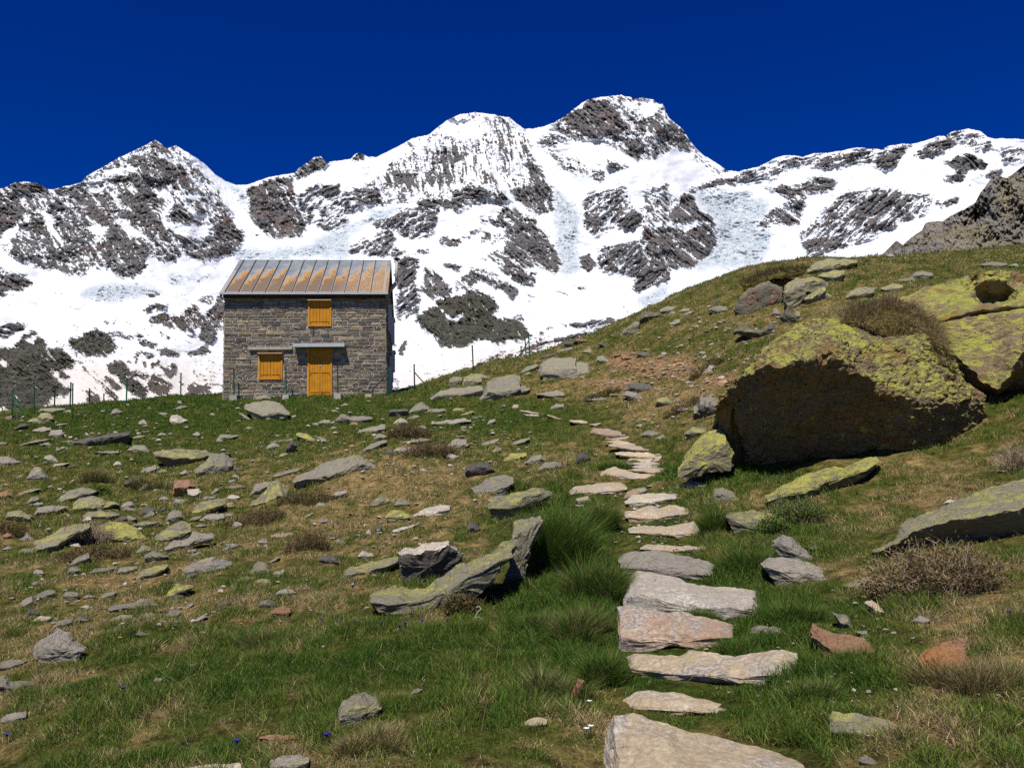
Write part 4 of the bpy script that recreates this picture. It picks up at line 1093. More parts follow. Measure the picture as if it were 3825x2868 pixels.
RM = {
 'g': rock_mat('lichened_gneiss', (0.112, 0.103, 0.078), (.295, .275, .215), (.48, .45, .37), (.36, .335, .165), .28),
 'y': rock_mat('yellow_lichened_gneiss', (0.106, 0.099, 0.069), (.28, .26, .19), (.44, .41, .31), (.45, .42, .13), .55),
 'Y': rock_mat('bright_lichen_rock', (0.078, 0.076, 0.056), (0.252, 0.230, 0.151), (0.403, 0.370, 0.280), (0.52, 0.495, 0.10), .86),
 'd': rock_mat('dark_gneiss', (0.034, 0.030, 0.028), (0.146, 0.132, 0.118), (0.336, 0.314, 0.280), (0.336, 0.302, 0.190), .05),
 'r': rock_mat('rusty_rock', (0.134, 0.078, 0.047), (0.358, 0.213, 0.129), (0.515, 0.347, 0.224), (0.403, 0.358, 0.224), .05, spots=(0.470, 0.213, 0.073)),
 'p': rock_mat('pale_grey_rock', (0.134, 0.125, 0.112), (0.370, 0.336, 0.280), (0.582, 0.538, 0.459), (0.448, 0.403, 0.213), .12),
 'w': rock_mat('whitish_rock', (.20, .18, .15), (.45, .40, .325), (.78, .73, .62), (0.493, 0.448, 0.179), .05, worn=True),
 't': rock_mat('trodden_path_stone', (.20, .155, .10), (.43, .345, .235), (.70, .60, .45), (0.470, 0.437, 0.112), 0.0, .8, worn=True),
 'k': rock_mat('dark_green_gneiss', (.05, .047, .038), (.165, .152, .115), (.29, .27, .20), (.34, .33, .13), .35),
 'm': rock_mat('mauve_path_stone', (.16, .115, .08), (.33, .235, .165), (.52, .42, .33), None, 0, worn=True),
}
RMB = rock_mat('great_boulder_rock', (.06, .045, .027), (.275, .21, .13), (.41, .36, .27), (.48, .475, .09), .82, .8, spots=(.28, .165, .068))
COLW = {'g': 'grey-green', 'y': 'yellow-lichened', 'Y': 'bright yellow-green', 'd': 'dark grey', 'r': 'rust-brown', 'p': 'pale grey', 'w': 'whitish', 't': 'tan', 'm': 'mauve-brown', 'k': 'dark grey-green'}
HULLS = []          # footprints for keeping grass off the stones: (polygon in xy, shrink)


def resample(P, n, closed=True):
    P = np.asarray(P, float)
    Q = np.concatenate([P, P[:1]]) if closed else P
    d = np.r_[0, np.cumsum(np.linalg.norm(np.diff(Q, axis=0), axis=1))]
    s = np.linspace(0, d[-1], n + 1 if closed else n)
    s = s[:-1] if closed else s
    return np.stack([np.interp(s, d, Q[:, 0]), np.interp(s, d, Q[:, 1])], -1)


def roughen(V, size, seed, amp=.03, strata=.5):
    s = seed * 7.31
    f = 2.6 / size
    X, Y, Z = V[:, 0] * f + s, V[:, 1] * f + s * .7, V[:, 2] * f * 1.7
    n = np.stack([fbm(X, Y, Z, 3), fbm(X + 40, Y, Z, 3), fbm(X, Y + 40, Z, 3)], -1)
    f2 = 9.0 / size
    h = np.stack([fbm(V[:, 0] * f2 + s, V[:, 1] * f2, V[:, 2] * f2 * 2.2, 2), fbm(V[:, 0] * f2, V[:, 1] * f2 + s, V[:, 2] * f2 * 2.2, 2), fbm(V[:, 0] * f2, V[:, 1] * f2, V[:, 2] * f2 * 2.2 + s, 2)], -1)
    return V + n * amp * size * 1.5 + h * amp * size * .55


def hull2(P):
    P = sorted(set(map(tuple, np.round(P, 4))))
    def half(Q):
        H = []
        for p in Q:
            while len(H) > 1 and (H[-1][0] - H[-2][0]) * (p[1] - H[-2][1]) - (H[-1][1] - H[-2][1]) * (p[0] - H[-2][0]) <= 0:
                H.pop()
            H.append(p)
        return H[:-1]
    return np.array(half(P) + half(P[::-1]))


def build_rock(name, poly, mat, f=.4, u=.5, seed=1, dk=.6, amp=.028, Y=None, mats=None, keep=.8):
    P = np.asarray(poly, float)
    ym, yt = P[:, 1].max(), P[:, 1].min()
    h, w = ym - yt, np.ptp(P[:, 0])
    low = P[P[:, 1] > ym - .25 * h]
    bx = low[:, 0].mean()
    cx = (P[:, 0].max() + P[:, 0].min()) / 2
    bx = .5 * bx + .5 * cx
    sink = .04 if name == 'path_slab' else .11
    Y0 = Y or ground_hit(bx, ym - sink * h)
    W_ = w / FPX * Y0
    Yt = ground_hit(cx, yt + .30 * h) if Y is None else Y0 + W_
    D = min(dk * W_, max(.62 * (Yt - Y0), .16 * W_, .5 * h / FPX * Y0))
    n = int(np.clip(2 * (w + h) / 8.0, 16, 110))
    Q = resample(P, n)
    v = (ym - Q[:, 1]) / max(h, 1)
    rs = np.random.default_rng(seed)
    # local bottom of the outline under each point keeps slanting stones slanting
    hf = f * h / FPX * Y0
    xs = (Q[:, 0] - P[:, 0].min()) / max(w, 1)
    bins = np.linspace(0, 1, 9)
    dense = resample(P, 240)
    dxs = (dense[:, 0] - P[:, 0].min()) / max(w, 1)
    botk = np.array([dense[np.abs(dxs - b) < .11, 1].max() for b in bins])
    topk = np.array([dense[np.abs(dxs - b) < .11, 1].min() for b in bins])
    bot, top_ = np.interp(xs, bins, botk), np.interp(xs, bins, topk)
    vl = np.clip((bot - Q[:, 1]) / np.maximum(bot - top_, 1.0), 0, 1)
    skew = 0.0
    if Y is None:
        gl, gr = (ground_hit(np.interp(b, [0, 1], [P[:, 0].min(), P[:, 0].max()]), np.interp(b, bins, botk) - sink * h) for b in (.15, .85))
        skew = float(np.clip((gr - gl) / .7, -.55 * W_, .55 * W_))
    F_ = np.stack([cx + (Q[:, 0] - cx) * .965, bot - f * (bot - Q[:, 1])], -1)
    F_[:, 1] += .14 * h * (1 - sst(0, .35, vl))
    Yf = Y0 + u * hf * (1 - vl) + .02 * W_
    Yo = Y0 + D * (.30 + .70 * sst(0, .8, vl)) + .4 * u * hf * (1 - vl)
    Yf = Yf + skew * (xs - .5)
    Yo = Yo + skew * (xs - .5)
    k = int(np.clip(n / 9, 3, 9))
    rings = []
    fc = np.array([cx, F_[:, 1].mean()])
    for s in (.12, .38, .64, .86):
        rings.append((fc + (F_ - fc) * s, Yf * s + (Yf.mean()) * (1 - s) - .05 * W_ * (1 - s * s)))
    for i in range(k + 1):
        t = i / k
        e = t ** .85
        rings.append((F_ + (Q - F_) * e, Yf + (Yo - Yf) * t))
    oc = np.array([cx, Q[:, 1].mean() * .5 + ym * .5])
    for s, d in ((.93, .10), (.6, .22), (.2, .26)):
        rings.append((oc + (Q - oc) * s, Yo + d * D + .04 * W_))
    V = np.concatenate([at(q[:, 0], q[:, 1], yy) for q, yy in rings])
    m_ = len(rings)
    Fq = grid_faces(m_, n, True)
    c0, c1 = V[:n].mean(0), V[-n:].mean(0)
    V = np.concatenate([V, [c0, c1]])
    a = np.arange(n); b = (a + 1) % n
    T = np.concatenate([np.stack([b, a, np.full(n, m_ * n)], -1), np.stack([(m_ - 1) * n + a, (m_ - 1) * n + b, np.full(n, m_ * n + 1)], -1)])
    size = math.sqrt(W_ * max(h / FPX * Y0, .25 * W_))
    V = roughen(V, size, seed, amp)
    org = np.array([V[:, 0].mean(), V[:, 1].min() + .3 * np.ptp(V[:, 1]), 0])
    org[2] = float(terrain(org[0], org[1]))
    HULLS.append((hull2(V[:, :2]), keep))
    o = mk(name, V - org, [Fq, T], mats or RM[mat])
    o.location = org
    return o


def loft(name, lines, n, rows, mat, seed, amp, size, smooth_rows=True):
    """skin through photo polylines, each with its own depth at every point; closed underneath and behind"""
    L = []
    for pts, dep in lines:
        P = np.asarray(pts, float)
        d = np.r_[0, np.cumsum(np.linalg.norm(np.diff(P, axis=0), axis=1))]
        s = np.linspace(0, d[-1], n)
        dd = np.interp(s, d, np.asarray(dep, float) if np.ndim(dep) else np.full(len(P), dep))
        L.append(at(np.interp(s, d, P[:, 0]), np.interp(s, d, P[:, 1]), dd))
    G = []
    for i in range(len(L) - 1):
        for j in range(rows[i]):
            t = j / rows[i]
            G.append(L[i] * (1 - t) + L[i + 1] * t)
    G.append(L[-1])
    b1 = L[-1] + np.array([0, .5, -.5])
    b2 = L[-1].copy(); b2[:, 1] += .9; b2[:, 2] = np.minimum(L[0][:, 2] - .2, b2[:, 2] - 1.0)
    b3 = L[0] + np.array([0, .25, -.35])
    for t in (.3, .65, 1): G.append(L[-1] * (1 - t) + b1 * t)
    for t in (.3, .6, 1): G.append(b1 * (1 - t) + b2 * t)
    for t in (.5, 1): G.append(b2 * (1 - t) + b3 * t)
    V = np.array(G)
    r = len(V)
    Fq = grid_faces(r, n)
    Fq = np.concatenate([Fq, np.stack([(r - 1) * n + np.arange(n - 1), (r - 1) * n + np.arange(1, n), np.arange(1, n), np.arange(n - 1)], -1)])
    V = V.reshape(-1, 3)
    c0, c1 = V[0::n].mean(0), V[n - 1::n].mean(0)
    i0, i1 = np.arange(r) * n, np.arange(r) * n + n - 1
    k = len(V)
    T = np.concatenate([np.stack([np.roll(i0, -1), i0, np.full(r, k)], -1), np.stack([i1, np.roll(i1, -1), np.full(r, k + 1)], -1)])
    V = np.concatenate([V, [c0, c1]])
    return V, Fq, T


def link_loft(name, V, Fq, T, mat, keep=.8):
    org = np.array([V[:, 0].mean(), V[:, 1].min() + .4, 0])
    org[2] = float(terrain(org[0], org[1]))
    HULLS.append((hull2(V[:, :2]), keep))
    o = mk(name, V - org, [Fq, T], mat)
    o.location = org
    return o


# ------------------------------------------------------------ the great boulders on the right
def big_boulders():
    base = pp('D', [(280, 1165), (350, 1155), (400, 1260), (430, 1380), (520, 1470), (700, 1475), (900, 1460), (1100, 1420), (1280, 1360), (1400, 1350), (1480, 1350), (1560, 1395), (1660, 1330), (1800, 1230), (1890, 1180), (1960, 1080)])
    bd = [13.9, 13.9, 13.8, 13.6, 13.3, 13.1, 13.0, 12.9, 12.75, 12.5, 12.4, 12.35, 12.4, 12.5, 12.6, 12.7]
    ridge = pp('D', [(283, 1030), (325, 990), (440, 848), (560, 798), (700, 772), (830, 738), (1000, 690), (1100, 760), (1250, 870), (1400, 940), (1550, 985), (1650, 1000), (1750, 1000), (1850, 985), (1900, 992), (1955, 1015)])
    rd = [13.0, 12.7, 12.0, 11.5, 11.35, 11.35, 11.42, 11.5, 11.6, 11.68, 11.74, 11.82, 11.96, 12.12, 12.25, 12.4]
    top = pp('D', [(295, 1000), (330, 940), (430, 842), (560, 690), (700, 570), (860, 490), (1060, 468), (1200, 500), (1350, 590), (1450, 590), (1560, 570), (1620, 600), (1700, 650), (1760, 740), (1840, 850), (1950, 985)])
    td = [13.1, 12.9, 12.3, 12.6, 13.1, 13.5, 13.6, 13.3, 12.9, 12.8, 12.75, 12.75, 12.75, 12.75, 12.7, 12.6]
    V, Fq, T = loft('great_boulder', [(base, bd), (ridge, rd), (top, td)], 230, [70, 62], None, 3, 0, 1)
    V = roughen(V, 1.5, 3, .024)
    V = roughen(V, .55, 13, .066)
    V = roughen(V, .16, 14, .055)
    # fallen-in flakes on the lower right flank
    a = link_loft('great_boulder', V, Fq, T, RMB, .72)
    tag(a, 'huge overhanging boulder, bright yellow-green lichen on top and a black shaded cave-like front', 'boulder')
    base = pp('D', [(1640, 700), (1750, 860), (1850, 960), (1960, 1010), (2050, 1030), (2198, 1080), (2500, 1160)])
    low = pp('D', [(1600, 560), (1680, 620), (1760, 700), (1850, 790), (1950, 880), (2035, 935), (2080, 870), (2130, 770), (2230, 660), (2500, 560)])
    mid = pp('D', [(1450, 400), (1560, 440), (1680, 490), (1800, 465), (1950, 440), (2198, 405), (2500, 370)])
    top = pp('D', [(1430, 350), (1560, 298), (1700, 268), (1850, 213), (2000, 188), (2100, 188), (2198, 208), (2500, 280)])
    V, Fq, T = loft('lichen_slab', [(base, [14.1, 14.2, 14.2, 14.2, 14.2, 14.0, 13.9]), (low, [13.9, 13.6, 13.3, 13.1, 12.9, 12.75, 12.7, 12.65, 12.6, 12.6]), (mid, [14.6, 14.3, 14.0, 13.8, 13.7, 13.5, 13.4]), (top, 15.3)], 200, [30, 60, 46], None, 4, 0, 1)
    qx, qy = proj(V)
    # deep hollow under the top lip
    c = pp('D', [(2000, 305)])[0]
    ex, ey = (qx - c[0]) / 104.0, (qy - c[1]) / 58.0
    frontal = V[:, 1] < 15.7
    ex, ey = ex + .28 * fbm(qx / 60, qy / 60, 2.0, 3), ey + .28 * fbm(qx / 60, qy / 60, 9.0, 3)
    lip = np.exp(-((ey + 1.25) / .55) ** 2 - (ex / 1.1) ** 2) * frontal
    ins = sst(0, .8, 1 - ex ** 2 - ey ** 2) * frontal
    Yn = V[:, 1] - .75 * lip
    Yn = Yn * (1 - ins) + (14.15 + 1.0 * np.clip((ey + 1) / 2, 0, 1)) * ins
    V = EYE + (V - EYE) * (Yn / V[:, 1])[:, None]
    # crack running along the middle line
    my = np.interp(qx, mid[:, 0], mid[:, 1]) + 6
    V[:, 1] += .22 * np.exp(-((qy - my) / 7.0) ** 2) * (qx > pp('D', [(1660, 0)])[0, 0]) * (V[:, 1] < 15)
    V = roughen(V, 1.5, 5, .022)
    V = roughen(V, .45, 17, .032)
    b = link_loft('lichen_slab', V, Fq, T, RMB, .75)
    tag(b, 'broad sunlit yellow-lichened slab with a dark hollow, rising behind the huge boulder', 'boulder')
    base = pp('H', [(655, 545), (720, 550), (800, 540), (900, 500), (1050, 490), (1250, 485), (1456, 495), (1800, 520)])
    ridge = pp('H', [(648, 522), (700, 503), (785, 462), (840, 425), (930, 385), (1080, 348), (1300, 312), (1456, 280), (1800, 220)])
    top = pp('H', [(652, 510), (705, 484), (785, 442), (805, 365), (880, 328), (1000, 288), (1160, 218), (1280, 163), (1400, 133), (1456, 122), (1800, 60)])
    yb = ground_hit(*pp('H', [(1100, 480)])[0])
    V, Fq, T = loft('overhanging_slab', [(base, yb + .12), (ridge, [yb - .05] + [yb - .22] * 7 + [yb - .2]), (top, [yb, yb + .05, yb + .1, yb + .3] + [yb + .8] * 7)], 150, [24, 34], None, 6, 0, 1)
    V = roughen(V, .6, 8, .022)
    V = roughen(V, .18, 9, .03)
    c_ = link_loft('overhanging_slab', V, Fq, T, RM['y'], .8)
    tag(c_, 'wide grey slab with yellow lichen edge jutting over the brown twiggy shrub', 'rock')


big_boulders()

# ------------------------------------------------------------ traced stones: crop, kind, outline, label, front share, undercut
STONES = [
 # slope below the fence, left
 ('A','y',[(195,370),(240,340),(290,330),(340,370),(300,382),(230,380)],'low flat rock leaning against the ringed boulder by the fence\'s west end'),
 ('A','y',[(290,330),(312,297),(370,290),(412,325),(400,358),(345,378),(320,350)],'lichen-ringed boulder just below the crest near the splayed corner post',.5,.5),
 ('A','g',[(295,285),(310,262),(420,255),(510,262),(440,290),(380,300)],'flat slab on the grass crest behind the lichen-ringed boulder'),
 ('A','d',[(90,435),(150,385),(200,375),(218,382),(215,410),(150,425)],'dark tilted slab below the reddish post footing',.6,.9),
 ('A','p',[(248,430),(330,400),(400,412),(380,440),(300,455)],None), ('A','p',[(378,465),(395,425),(485,422),(485,480),(460,500),(400,490)],'pale squarish stone right of a pale flat one below the fence'),
 ('A','p',[(425,385),(520,374),(515,386),(440,395)],None), ('A','g',[(852,320),(870,270),(900,258),(952,285),(905,305)],'humped striped stone directly below a fence footing'),
 ('A','p',[(1072,370),(1110,340),(1140,370),(1130,395),(1080,390)],None), ('A','w',[(1310,340),(1330,310),(1370,306),(1452,350),(1390,390),(1340,390)],'smooth pale stone with a pointed right end on the green slope',.35,.3),
 ('A','g',[(1340,265),(1400,238),(1450,240),(1400,272),(1360,274)],None), ('A','g',[(1228,290),(1300,295),(1280,318),(1240,320)],None),
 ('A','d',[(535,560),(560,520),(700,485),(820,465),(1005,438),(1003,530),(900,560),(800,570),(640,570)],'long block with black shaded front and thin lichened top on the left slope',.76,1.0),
 ('A','g',[(985,580),(1040,540),(1120,545),(1170,590),(1165,610),(1050,602)],'pale angular rock right below the long black-fronted block'), ('A','g',[(1000,492),(1080,465),(1130,472),(1070,497)],None),
 ('A','y',[(1185,600),(1340,575),(1500,580),(1660,600),(1790,610),(1600,640),(1540,665),(1400,705),(1280,690),(1250,650)],'broad layered slab with a dark gap under its overhanging edge',.5,.95),
 ('A','g',[(1510,740),(1560,690),(1640,615),(1740,605),(1810,660),(1800,740),(1700,780),(1520,785)],'rounded grey boulder touching the right end of the layered slab',.45,.3),
 ('A','p',[(1070,765),(1100,730),(1210,695),(1215,740),(1130,775)],'pale rough stone left below the layered slab'), ('A','d',[(955,830),(1040,785),(1110,795),(1110,840),(1000,890),(960,860)],'dark split block with pale top among grass tussocks',.6,.8),
 ('A','g',[(1070,885),(1150,840),(1240,850),(1180,890),(1090,900)],None), ('A','r',[(1340,900),(1350,820),(1470,808),(1520,850),(1500,890),(1440,960),(1345,958)],'mauve block with a black undercut front beside a pale rock',.62,.9),
 ('A','w',[(1450,890),(1540,878),(1560,905),(1500,975),(1460,950)],'whitish rock wedged against the mauve block'), ('A','p',[(205,800),(270,705),(320,720),(385,800),(260,825)],'pointed mauve-grey rock standing up on the left slope',.5,.3),
 ('A','p',[(338,635),(400,615),(452,665),(440,685),(360,667)],None), ('A','t',[(398,720),(420,690),(535,680),(480,700)],None), ('A','p',[(-40,640),(0,632),(70,630),(160,672),(110,690),(-20,705)],'grey hump cut off by the left edge, upper of two',.4,.3),
 ('A','r',[(-30,915),(60,893),(95,920),(60,960),(-20,970)],'rusty orange stone at the picture\'s left edge'), ('A','g',[(205,985),(240,945),(300,940),(310,970),(260,1000),(215,1005)],None), ('A','g',[(210,1010),(290,985),(340,990),(300,1020)],None),
 ('A','g',[(415,975),(540,895),(640,870),(750,885),(740,910),(640,930),(520,975),(440,1000)],'long low slab climbing to the right beside a bright green clump',.35,.6), ('A','y',[(560,1000),(600,960),(720,935),(800,950),(830,990),(890,985),(930,1000),(800,1030),(640,1060),(600,1070)],'broad slab with lichened crown above the thin overhanging one',.4,.6),
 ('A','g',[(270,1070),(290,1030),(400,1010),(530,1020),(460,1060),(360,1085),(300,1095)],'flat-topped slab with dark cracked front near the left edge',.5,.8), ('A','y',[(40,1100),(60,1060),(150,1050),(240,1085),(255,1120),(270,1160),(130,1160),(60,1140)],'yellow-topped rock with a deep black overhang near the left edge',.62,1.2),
 ('A','y',[(645,1095),(680,1060),(800,1052),(930,1075),(890,1110),(780,1130),(680,1125)],'lens-shaped slab casting a dark shadow line under itself',.45,1.1), ('A','y',[(225,1340),(300,1280),(450,1200),(580,1150),(700,1150),(640,1200),(540,1260),(420,1350),(330,1395),(250,1375)],'long yellowish slab sloping down to the left, half behind a twiggy shrub',.35,.8),
 ('A','Y',[(765,1170),(850,1140),(960,1145),(1060,1180),(1170,1280),(1160,1310),(1060,1290),(960,1300),(820,1315),(810,1230)],'slab with the brightest yellow lichen, right of the twiggy shrub',.3,.9), ('A','y',[(1195,1250),(1290,1180),(1400,1130),(1480,1150),(1490,1210),(1430,1250),(1280,1290),(1200,1300)],'smooth lichened slab with an orange stain at its lower right',.3,.4),
 ('A','g',[(1020,1160),(1120,1130),(1250,1130),(1200,1160),(1090,1187)],None), ('A','g',[(1280,1150),(1300,1070),(1350,1045),(1410,1055),(1440,1120),(1360,1140),(1300,1160)],None), ('A','y',[(1485,1050),(1560,980),(1680,960),(1750,960),(1720,1020),(1600,1060),(1510,1082)],'large oval slab below the mauve block',.35,.4),
 ('A','y',[(1465,1130),(1490,1100),(1560,1090),(1520,1142)],None), ('A','p',[(1560,1110),(1620,1075),(1740,1075),(1745,1110),(1700,1147),(1640,1145)],None), ('A','p',[(1270,1340),(1330,1290),(1460,1260),(1500,1215),(1660,1230),(1640,1280),(1500,1300),(1400,1355),(1290,1367)],'mauve-grey angular slab below the orange-stained one',.5,.4),
 ('A','p',[(125,1270),(210,1215),(265,1270),(240,1290),(140,1292)],None), ('A','g',[(540,1470),(600,1410),(690,1372),(685,1430),(640,1480),(560,1482)],'upright-leaning pale rock below the twiggy shrub',.5,.4), ('A','g',[(1050,1370),(1110,1315),(1180,1340),(1160,1380),(1080,1392)],None),
 ('A','g',[(1115,1400),(1180,1360),(1310,1400),(1260,1430),(1180,1467),(1120,1440)],'grey rock with dark lower left face',.6,.8), ('A','g',[(685,1530),(740,1500),(880,1485),(915,1490),(830,1530),(720,1547)],'thin tilted plate of rock with dark underside',.45,1.2), ('A','g',[(905,1530),(930,1490),(1060,1475),(1070,1500),(1000,1530),(930,1552)],None),
 ('A','y',[(1055,1570),(1090,1510),(1230,1470),(1310,1465),(1260,1520),(1120,1590),(1060,1592)],'yellowish ribbed slab right of the thin tilted plate',.4,.6), ('A','p',[(1415,1510),(1500,1450),(1640,1410),(1800,1450),(1750,1500),(1600,1540),(1460,1547)],'large smooth grey slab bedded flat in straw grass',.35,.4),
 ('A','g',[(1680,500),(1710,460),(1850,465),(1800,495),(1700,507)],None), ('A','p',[(1490,460),(1530,435),(1555,460),(1530,492)],None), ('A','g',[(930,1040),(990,1020),(1080,1050),(1060,1067)],None), ('A','d',[(1070,1090),(1110,1030),(1200,1025),(1205,1060),(1140,1102)],None), ('A','g',[(1090,1112),(1170,1052),(1195,1062),(1180,1112)],None),
 ('A','g',[(945,1112),(1000,1085),(1060,1110),(1020,1142)],None), ('A','g',[(140,915),(220,890),(320,878),(260,905),(180,927)],None), ('A','g',[(1540,970),(1600,935),(1680,945),(1600,977)],None), ('A','g',[(1620,930),(1670,875),(1700,880),(1660,932)],None), ('A','d',[(1230,1052),(1280,1025),(1295,1045),(1240,1062)],None),
 ('A','p',[(1345,1000),(1350,960),(1450,965),(1460,990),(1400,1012)],None), ('A','g',[(-20,545),(10,518),(60,525),(30,552)],None), ('A','g',[(130,547),(300,500),(410,495),(300,522)],None), ('A','g',[(330,532),(370,520),(400,545),(360,562)],None), ('A','g',[(425,590),(440,558),(465,575),(450,602)],None), ('A','g',[(475,517),(545,508),(540,527)],None),
 ('A','g',[(90,805),(180,770),(190,787),(130,807)],None), ('A','p',[(360,870),(400,850),(420,870),(380,887)],None), ('A','p',[(405,820),(430,788),(460,812)],None), ('A','p',[(530,840),(570,805),(580,822)],None), ('A','p',[(900,750),(950,738),(965,755),(920,772)],None), ('A','g',[(730,597),(920,588),(900,612)],None), ('A','p',[(1390,760),(1440,730),(1465,760),(1420,787)],None),
 ('A','g',[(1740,872),(1866,850),(1900,870),(1780,890)],None), ('A','p',[(1690,1362),(1800,1310),(1866,1310),(1800,1342),(1720,1372)],None), ('A','p',[(1470,1402),(1540,1365),(1560,1380),(1500,1412)],None), ('A','g',[(1510,1172),(1560,1150),(1600,1165),(1540,1187)],None), ('A','p',[(15,1352),(60,1325),(100,1340),(50,1362)],None), ('A','p',[(290,1182),(310,1145),(340,1192)],None), ('A','p',[(1880,800),(1815,770),(1790,790),(1830,805)],None),
 # in front of the hut
 ('B','g',[(230,250),(240,225),(340,205),(460,200),(540,240),(590,290),(560,310),(440,340),(370,370),(340,340),(280,290)],'broad domed grey boulder on the grass right in front of the hut',.35,.6), ('B','g',[(300,187),(350,165),(400,153),(440,175),(420,195),(330,202)],'pale slab lying against the back of the domed boulder'), ('B','g',[(190,290),(240,310),(290,355),(240,347)],None),
 ('B','g',[(945,345),(985,300),(1050,325),(1120,315),(1220,325),(1230,345),(1150,370),(1110,377),(1040,357)],'double-humped low rock below the door',.4,.7), ('B','g',[(800,370),(850,345),(905,350),(900,387),(840,387)],None), ('B','g',[(890,422),(920,398),(950,405),(930,427)],None), ('B','p',[(905,275),(940,268),(972,290),(930,294)],None), ('B','p',[(980,240),(1010,218),(1050,230),(1010,245)],None),
 ('B','d',[(1345,330),(1355,270),(1500,265),(1510,300),(1480,325),(1400,337)],'small dark reddish block left of a rounded grey rock',.75,.9), ('B','g',[(1500,290),(1560,230),(1610,213),(1670,255),(1660,280),(1560,307)],'rounded grey rock touching the small dark reddish block'), ('B','p',[(1370,380),(1440,332),(1500,355),(1500,380),(1440,392)],None), ('B','g',[(1490,342),(1560,310),(1600,320),(1560,347)],None), ('B','g',[(1630,290),(1670,263),(1790,265),(1780,290),(1700,300)],None),
 ('B','p',[(1680,372),(1770,355),(1950,335),(1990,350),(1870,388),(1770,392)],'long pale flat slab lying across the green ahead of the outcrop',.25,.4), ('B','g',[(1110,440),(1130,425),(1320,380),(1330,400),(1310,435),(1200,452)],'wide tilted plate above the brown shrubs',.35,.8), ('B','g',[(400,530),(470,510),(610,495),(600,512),(480,527)],None), ('B','p',[(375,590),(420,540),(470,522),(520,550),(480,567),(400,587)],'pale rounded rock with smaller stones to its right'),
 ('B','Y',[(635,460),(660,443),(720,455),(780,500),(800,535),(740,522),(660,490)],'dark rock capped with vivid yellow lichen on the green slope',.4,.8), ('B','d',[(550,600),(560,555),(610,500),(640,540),(630,590),(590,622)],'dark jagged rock below the yellow-capped one',.7,.6), ('B','g',[(780,465),(870,500),(885,530),(830,522)],None), ('B','g',[(1140,600),(1180,550),(1300,500),(1345,500),(1300,540),(1220,590),(1160,607)],'smooth slanting slab at the left of the brown shrubs'), ('B','p',[(1230,500),(1270,450),(1340,470),(1320,495),(1250,512)],None),
 ('B','p',[(1350,432),(1380,415),(1420,450),(1380,468)],None), ('B','g',[(1450,522),(1600,488),(1690,500),(1640,517),(1560,522),(1480,537)],None), ('B','p',[(1390,590),(1410,565),(1540,555),(1600,580),(1540,607),(1420,602)],None),
 ('B','g',[(608,820),(640,780),(760,730),(830,680),(960,645),(1080,630),(1160,640),(1220,690),(1280,720),(1180,730),(1060,725),(980,775),(880,812),(760,840),(650,857)],'longest humped boulder mid slope, pale left half and dark hollow right',.4,.8),
 ('B','y',[(265,1015),(300,980),(400,890),(440,840),(495,810),(530,840),(575,885),(555,970),(470,990),(400,1022),(340,1000)],'angular yellowish slab with a ragged lower edge over dark heather',.3,.9), ('B','g',[(275,930),(320,840),(400,825),(460,830),(400,895),(320,942)],'grey slab tucked behind the ragged yellowish one'), ('B','g',[(450,780),(500,755),(610,730),(680,723),(600,762),(480,797)],None), ('B','y',[(1185,1020),(1240,970),(1300,933),(1365,965),(1340,1000),(1240,1037)],'yellowish tilted plate in the straw grass mid slope'), ('B','g',[(1390,1000),(1440,957),(1520,985),(1510,1010),(1430,1032)],None),
 ('B','Y',[(1322,1090),(1370,1046),(1460,1055),(1520,1090),(1500,1120),(1400,1147),(1340,1120)],'yellow rounded rock joined to a white-crusted one',.5,.5), ('B','w',[(1515,1092),(1620,1040),(1750,1003),(1830,1010),(1830,1050),(1740,1102),(1720,1087),(1600,1112)],'white-crusted rock right of the yellow rounded one',.5,.4), ('B','g',[(765,1027),(810,985),(880,998),(840,1027),(780,1037)],None), ('B','p',[(870,970),(940,905),(1030,890),(1020,920),(940,952)],None), ('B','g',[(680,1107),(760,1060),(770,1077),(720,1112)],None), ('B','p',[(800,1152),(840,1105),(885,1120),(850,1162)],None),
 ('B','m',[(440,1240),(500,1228),(610,1220),(620,1240),(540,1262),(440,1272)],'flat pinkish stone beside a low twiggy shrub'), ('B','g',[(920,1312),(960,1268),(1010,1290),(1000,1317)],None), ('B','w',[(1350,1217),(1450,1180),(1580,1155),(1470,1200),(1380,1227)],None), ('B','w',[(1170,1225),(1195,1190),(1215,1220),(1205,1257)],None), ('B','d',[(1245,1192),(1270,1150),(1300,1170),(1290,1222)],None), ('B','y',[(280,1540),(300,1480),(340,1440),(390,1450),(430,1500),(440,1552),(350,1562)],'yellow-topped upright rock with a stone at its lower left',.5,.3), ('B','y',[(130,1640),(190,1580),(240,1563),(320,1565),(280,1600),(200,1625)],None),
 ('B','p',[(330,1290),(380,1268),(420,1290),(380,1322)],None), ('B','p',[(370,1332),(400,1308),(430,1337)],None), ('B','d',[(810,1425),(830,1403),(880,1395),(940,1400),(975,1450),(930,1477),(860,1467)],'dark rock with a lichened dome, above the long low slab',.5,.7), ('B','w',[(1110,1400),(1150,1356),(1240,1390),(1220,1422),(1140,1432)],'white-streaked stone above left of the balanced dark block'), ('B','g',[(410,1452),(500,1403),(512,1415),(440,1462)],None),
 # middle, round the balanced block
 ('F','y',[(450,430),(520,380),(640,345),(840,300),(848,330),(760,370),(700,400),(600,430),(500,432)],'long low lichen-spotted slab left of the balanced dark block',.25,.4),
 ('F','y',[(645,570),(720,520),(840,500),(900,525),(1000,515),(1090,450),(1200,370),(1350,310),(1500,265),(1545,180),(1585,190),(1560,290),(1500,370),(1380,460),(1250,560),(1050,620),(900,692),(800,650),(700,612)],'long sloping yellow-spotted slab carrying the dark block',.34,.15,7.05),
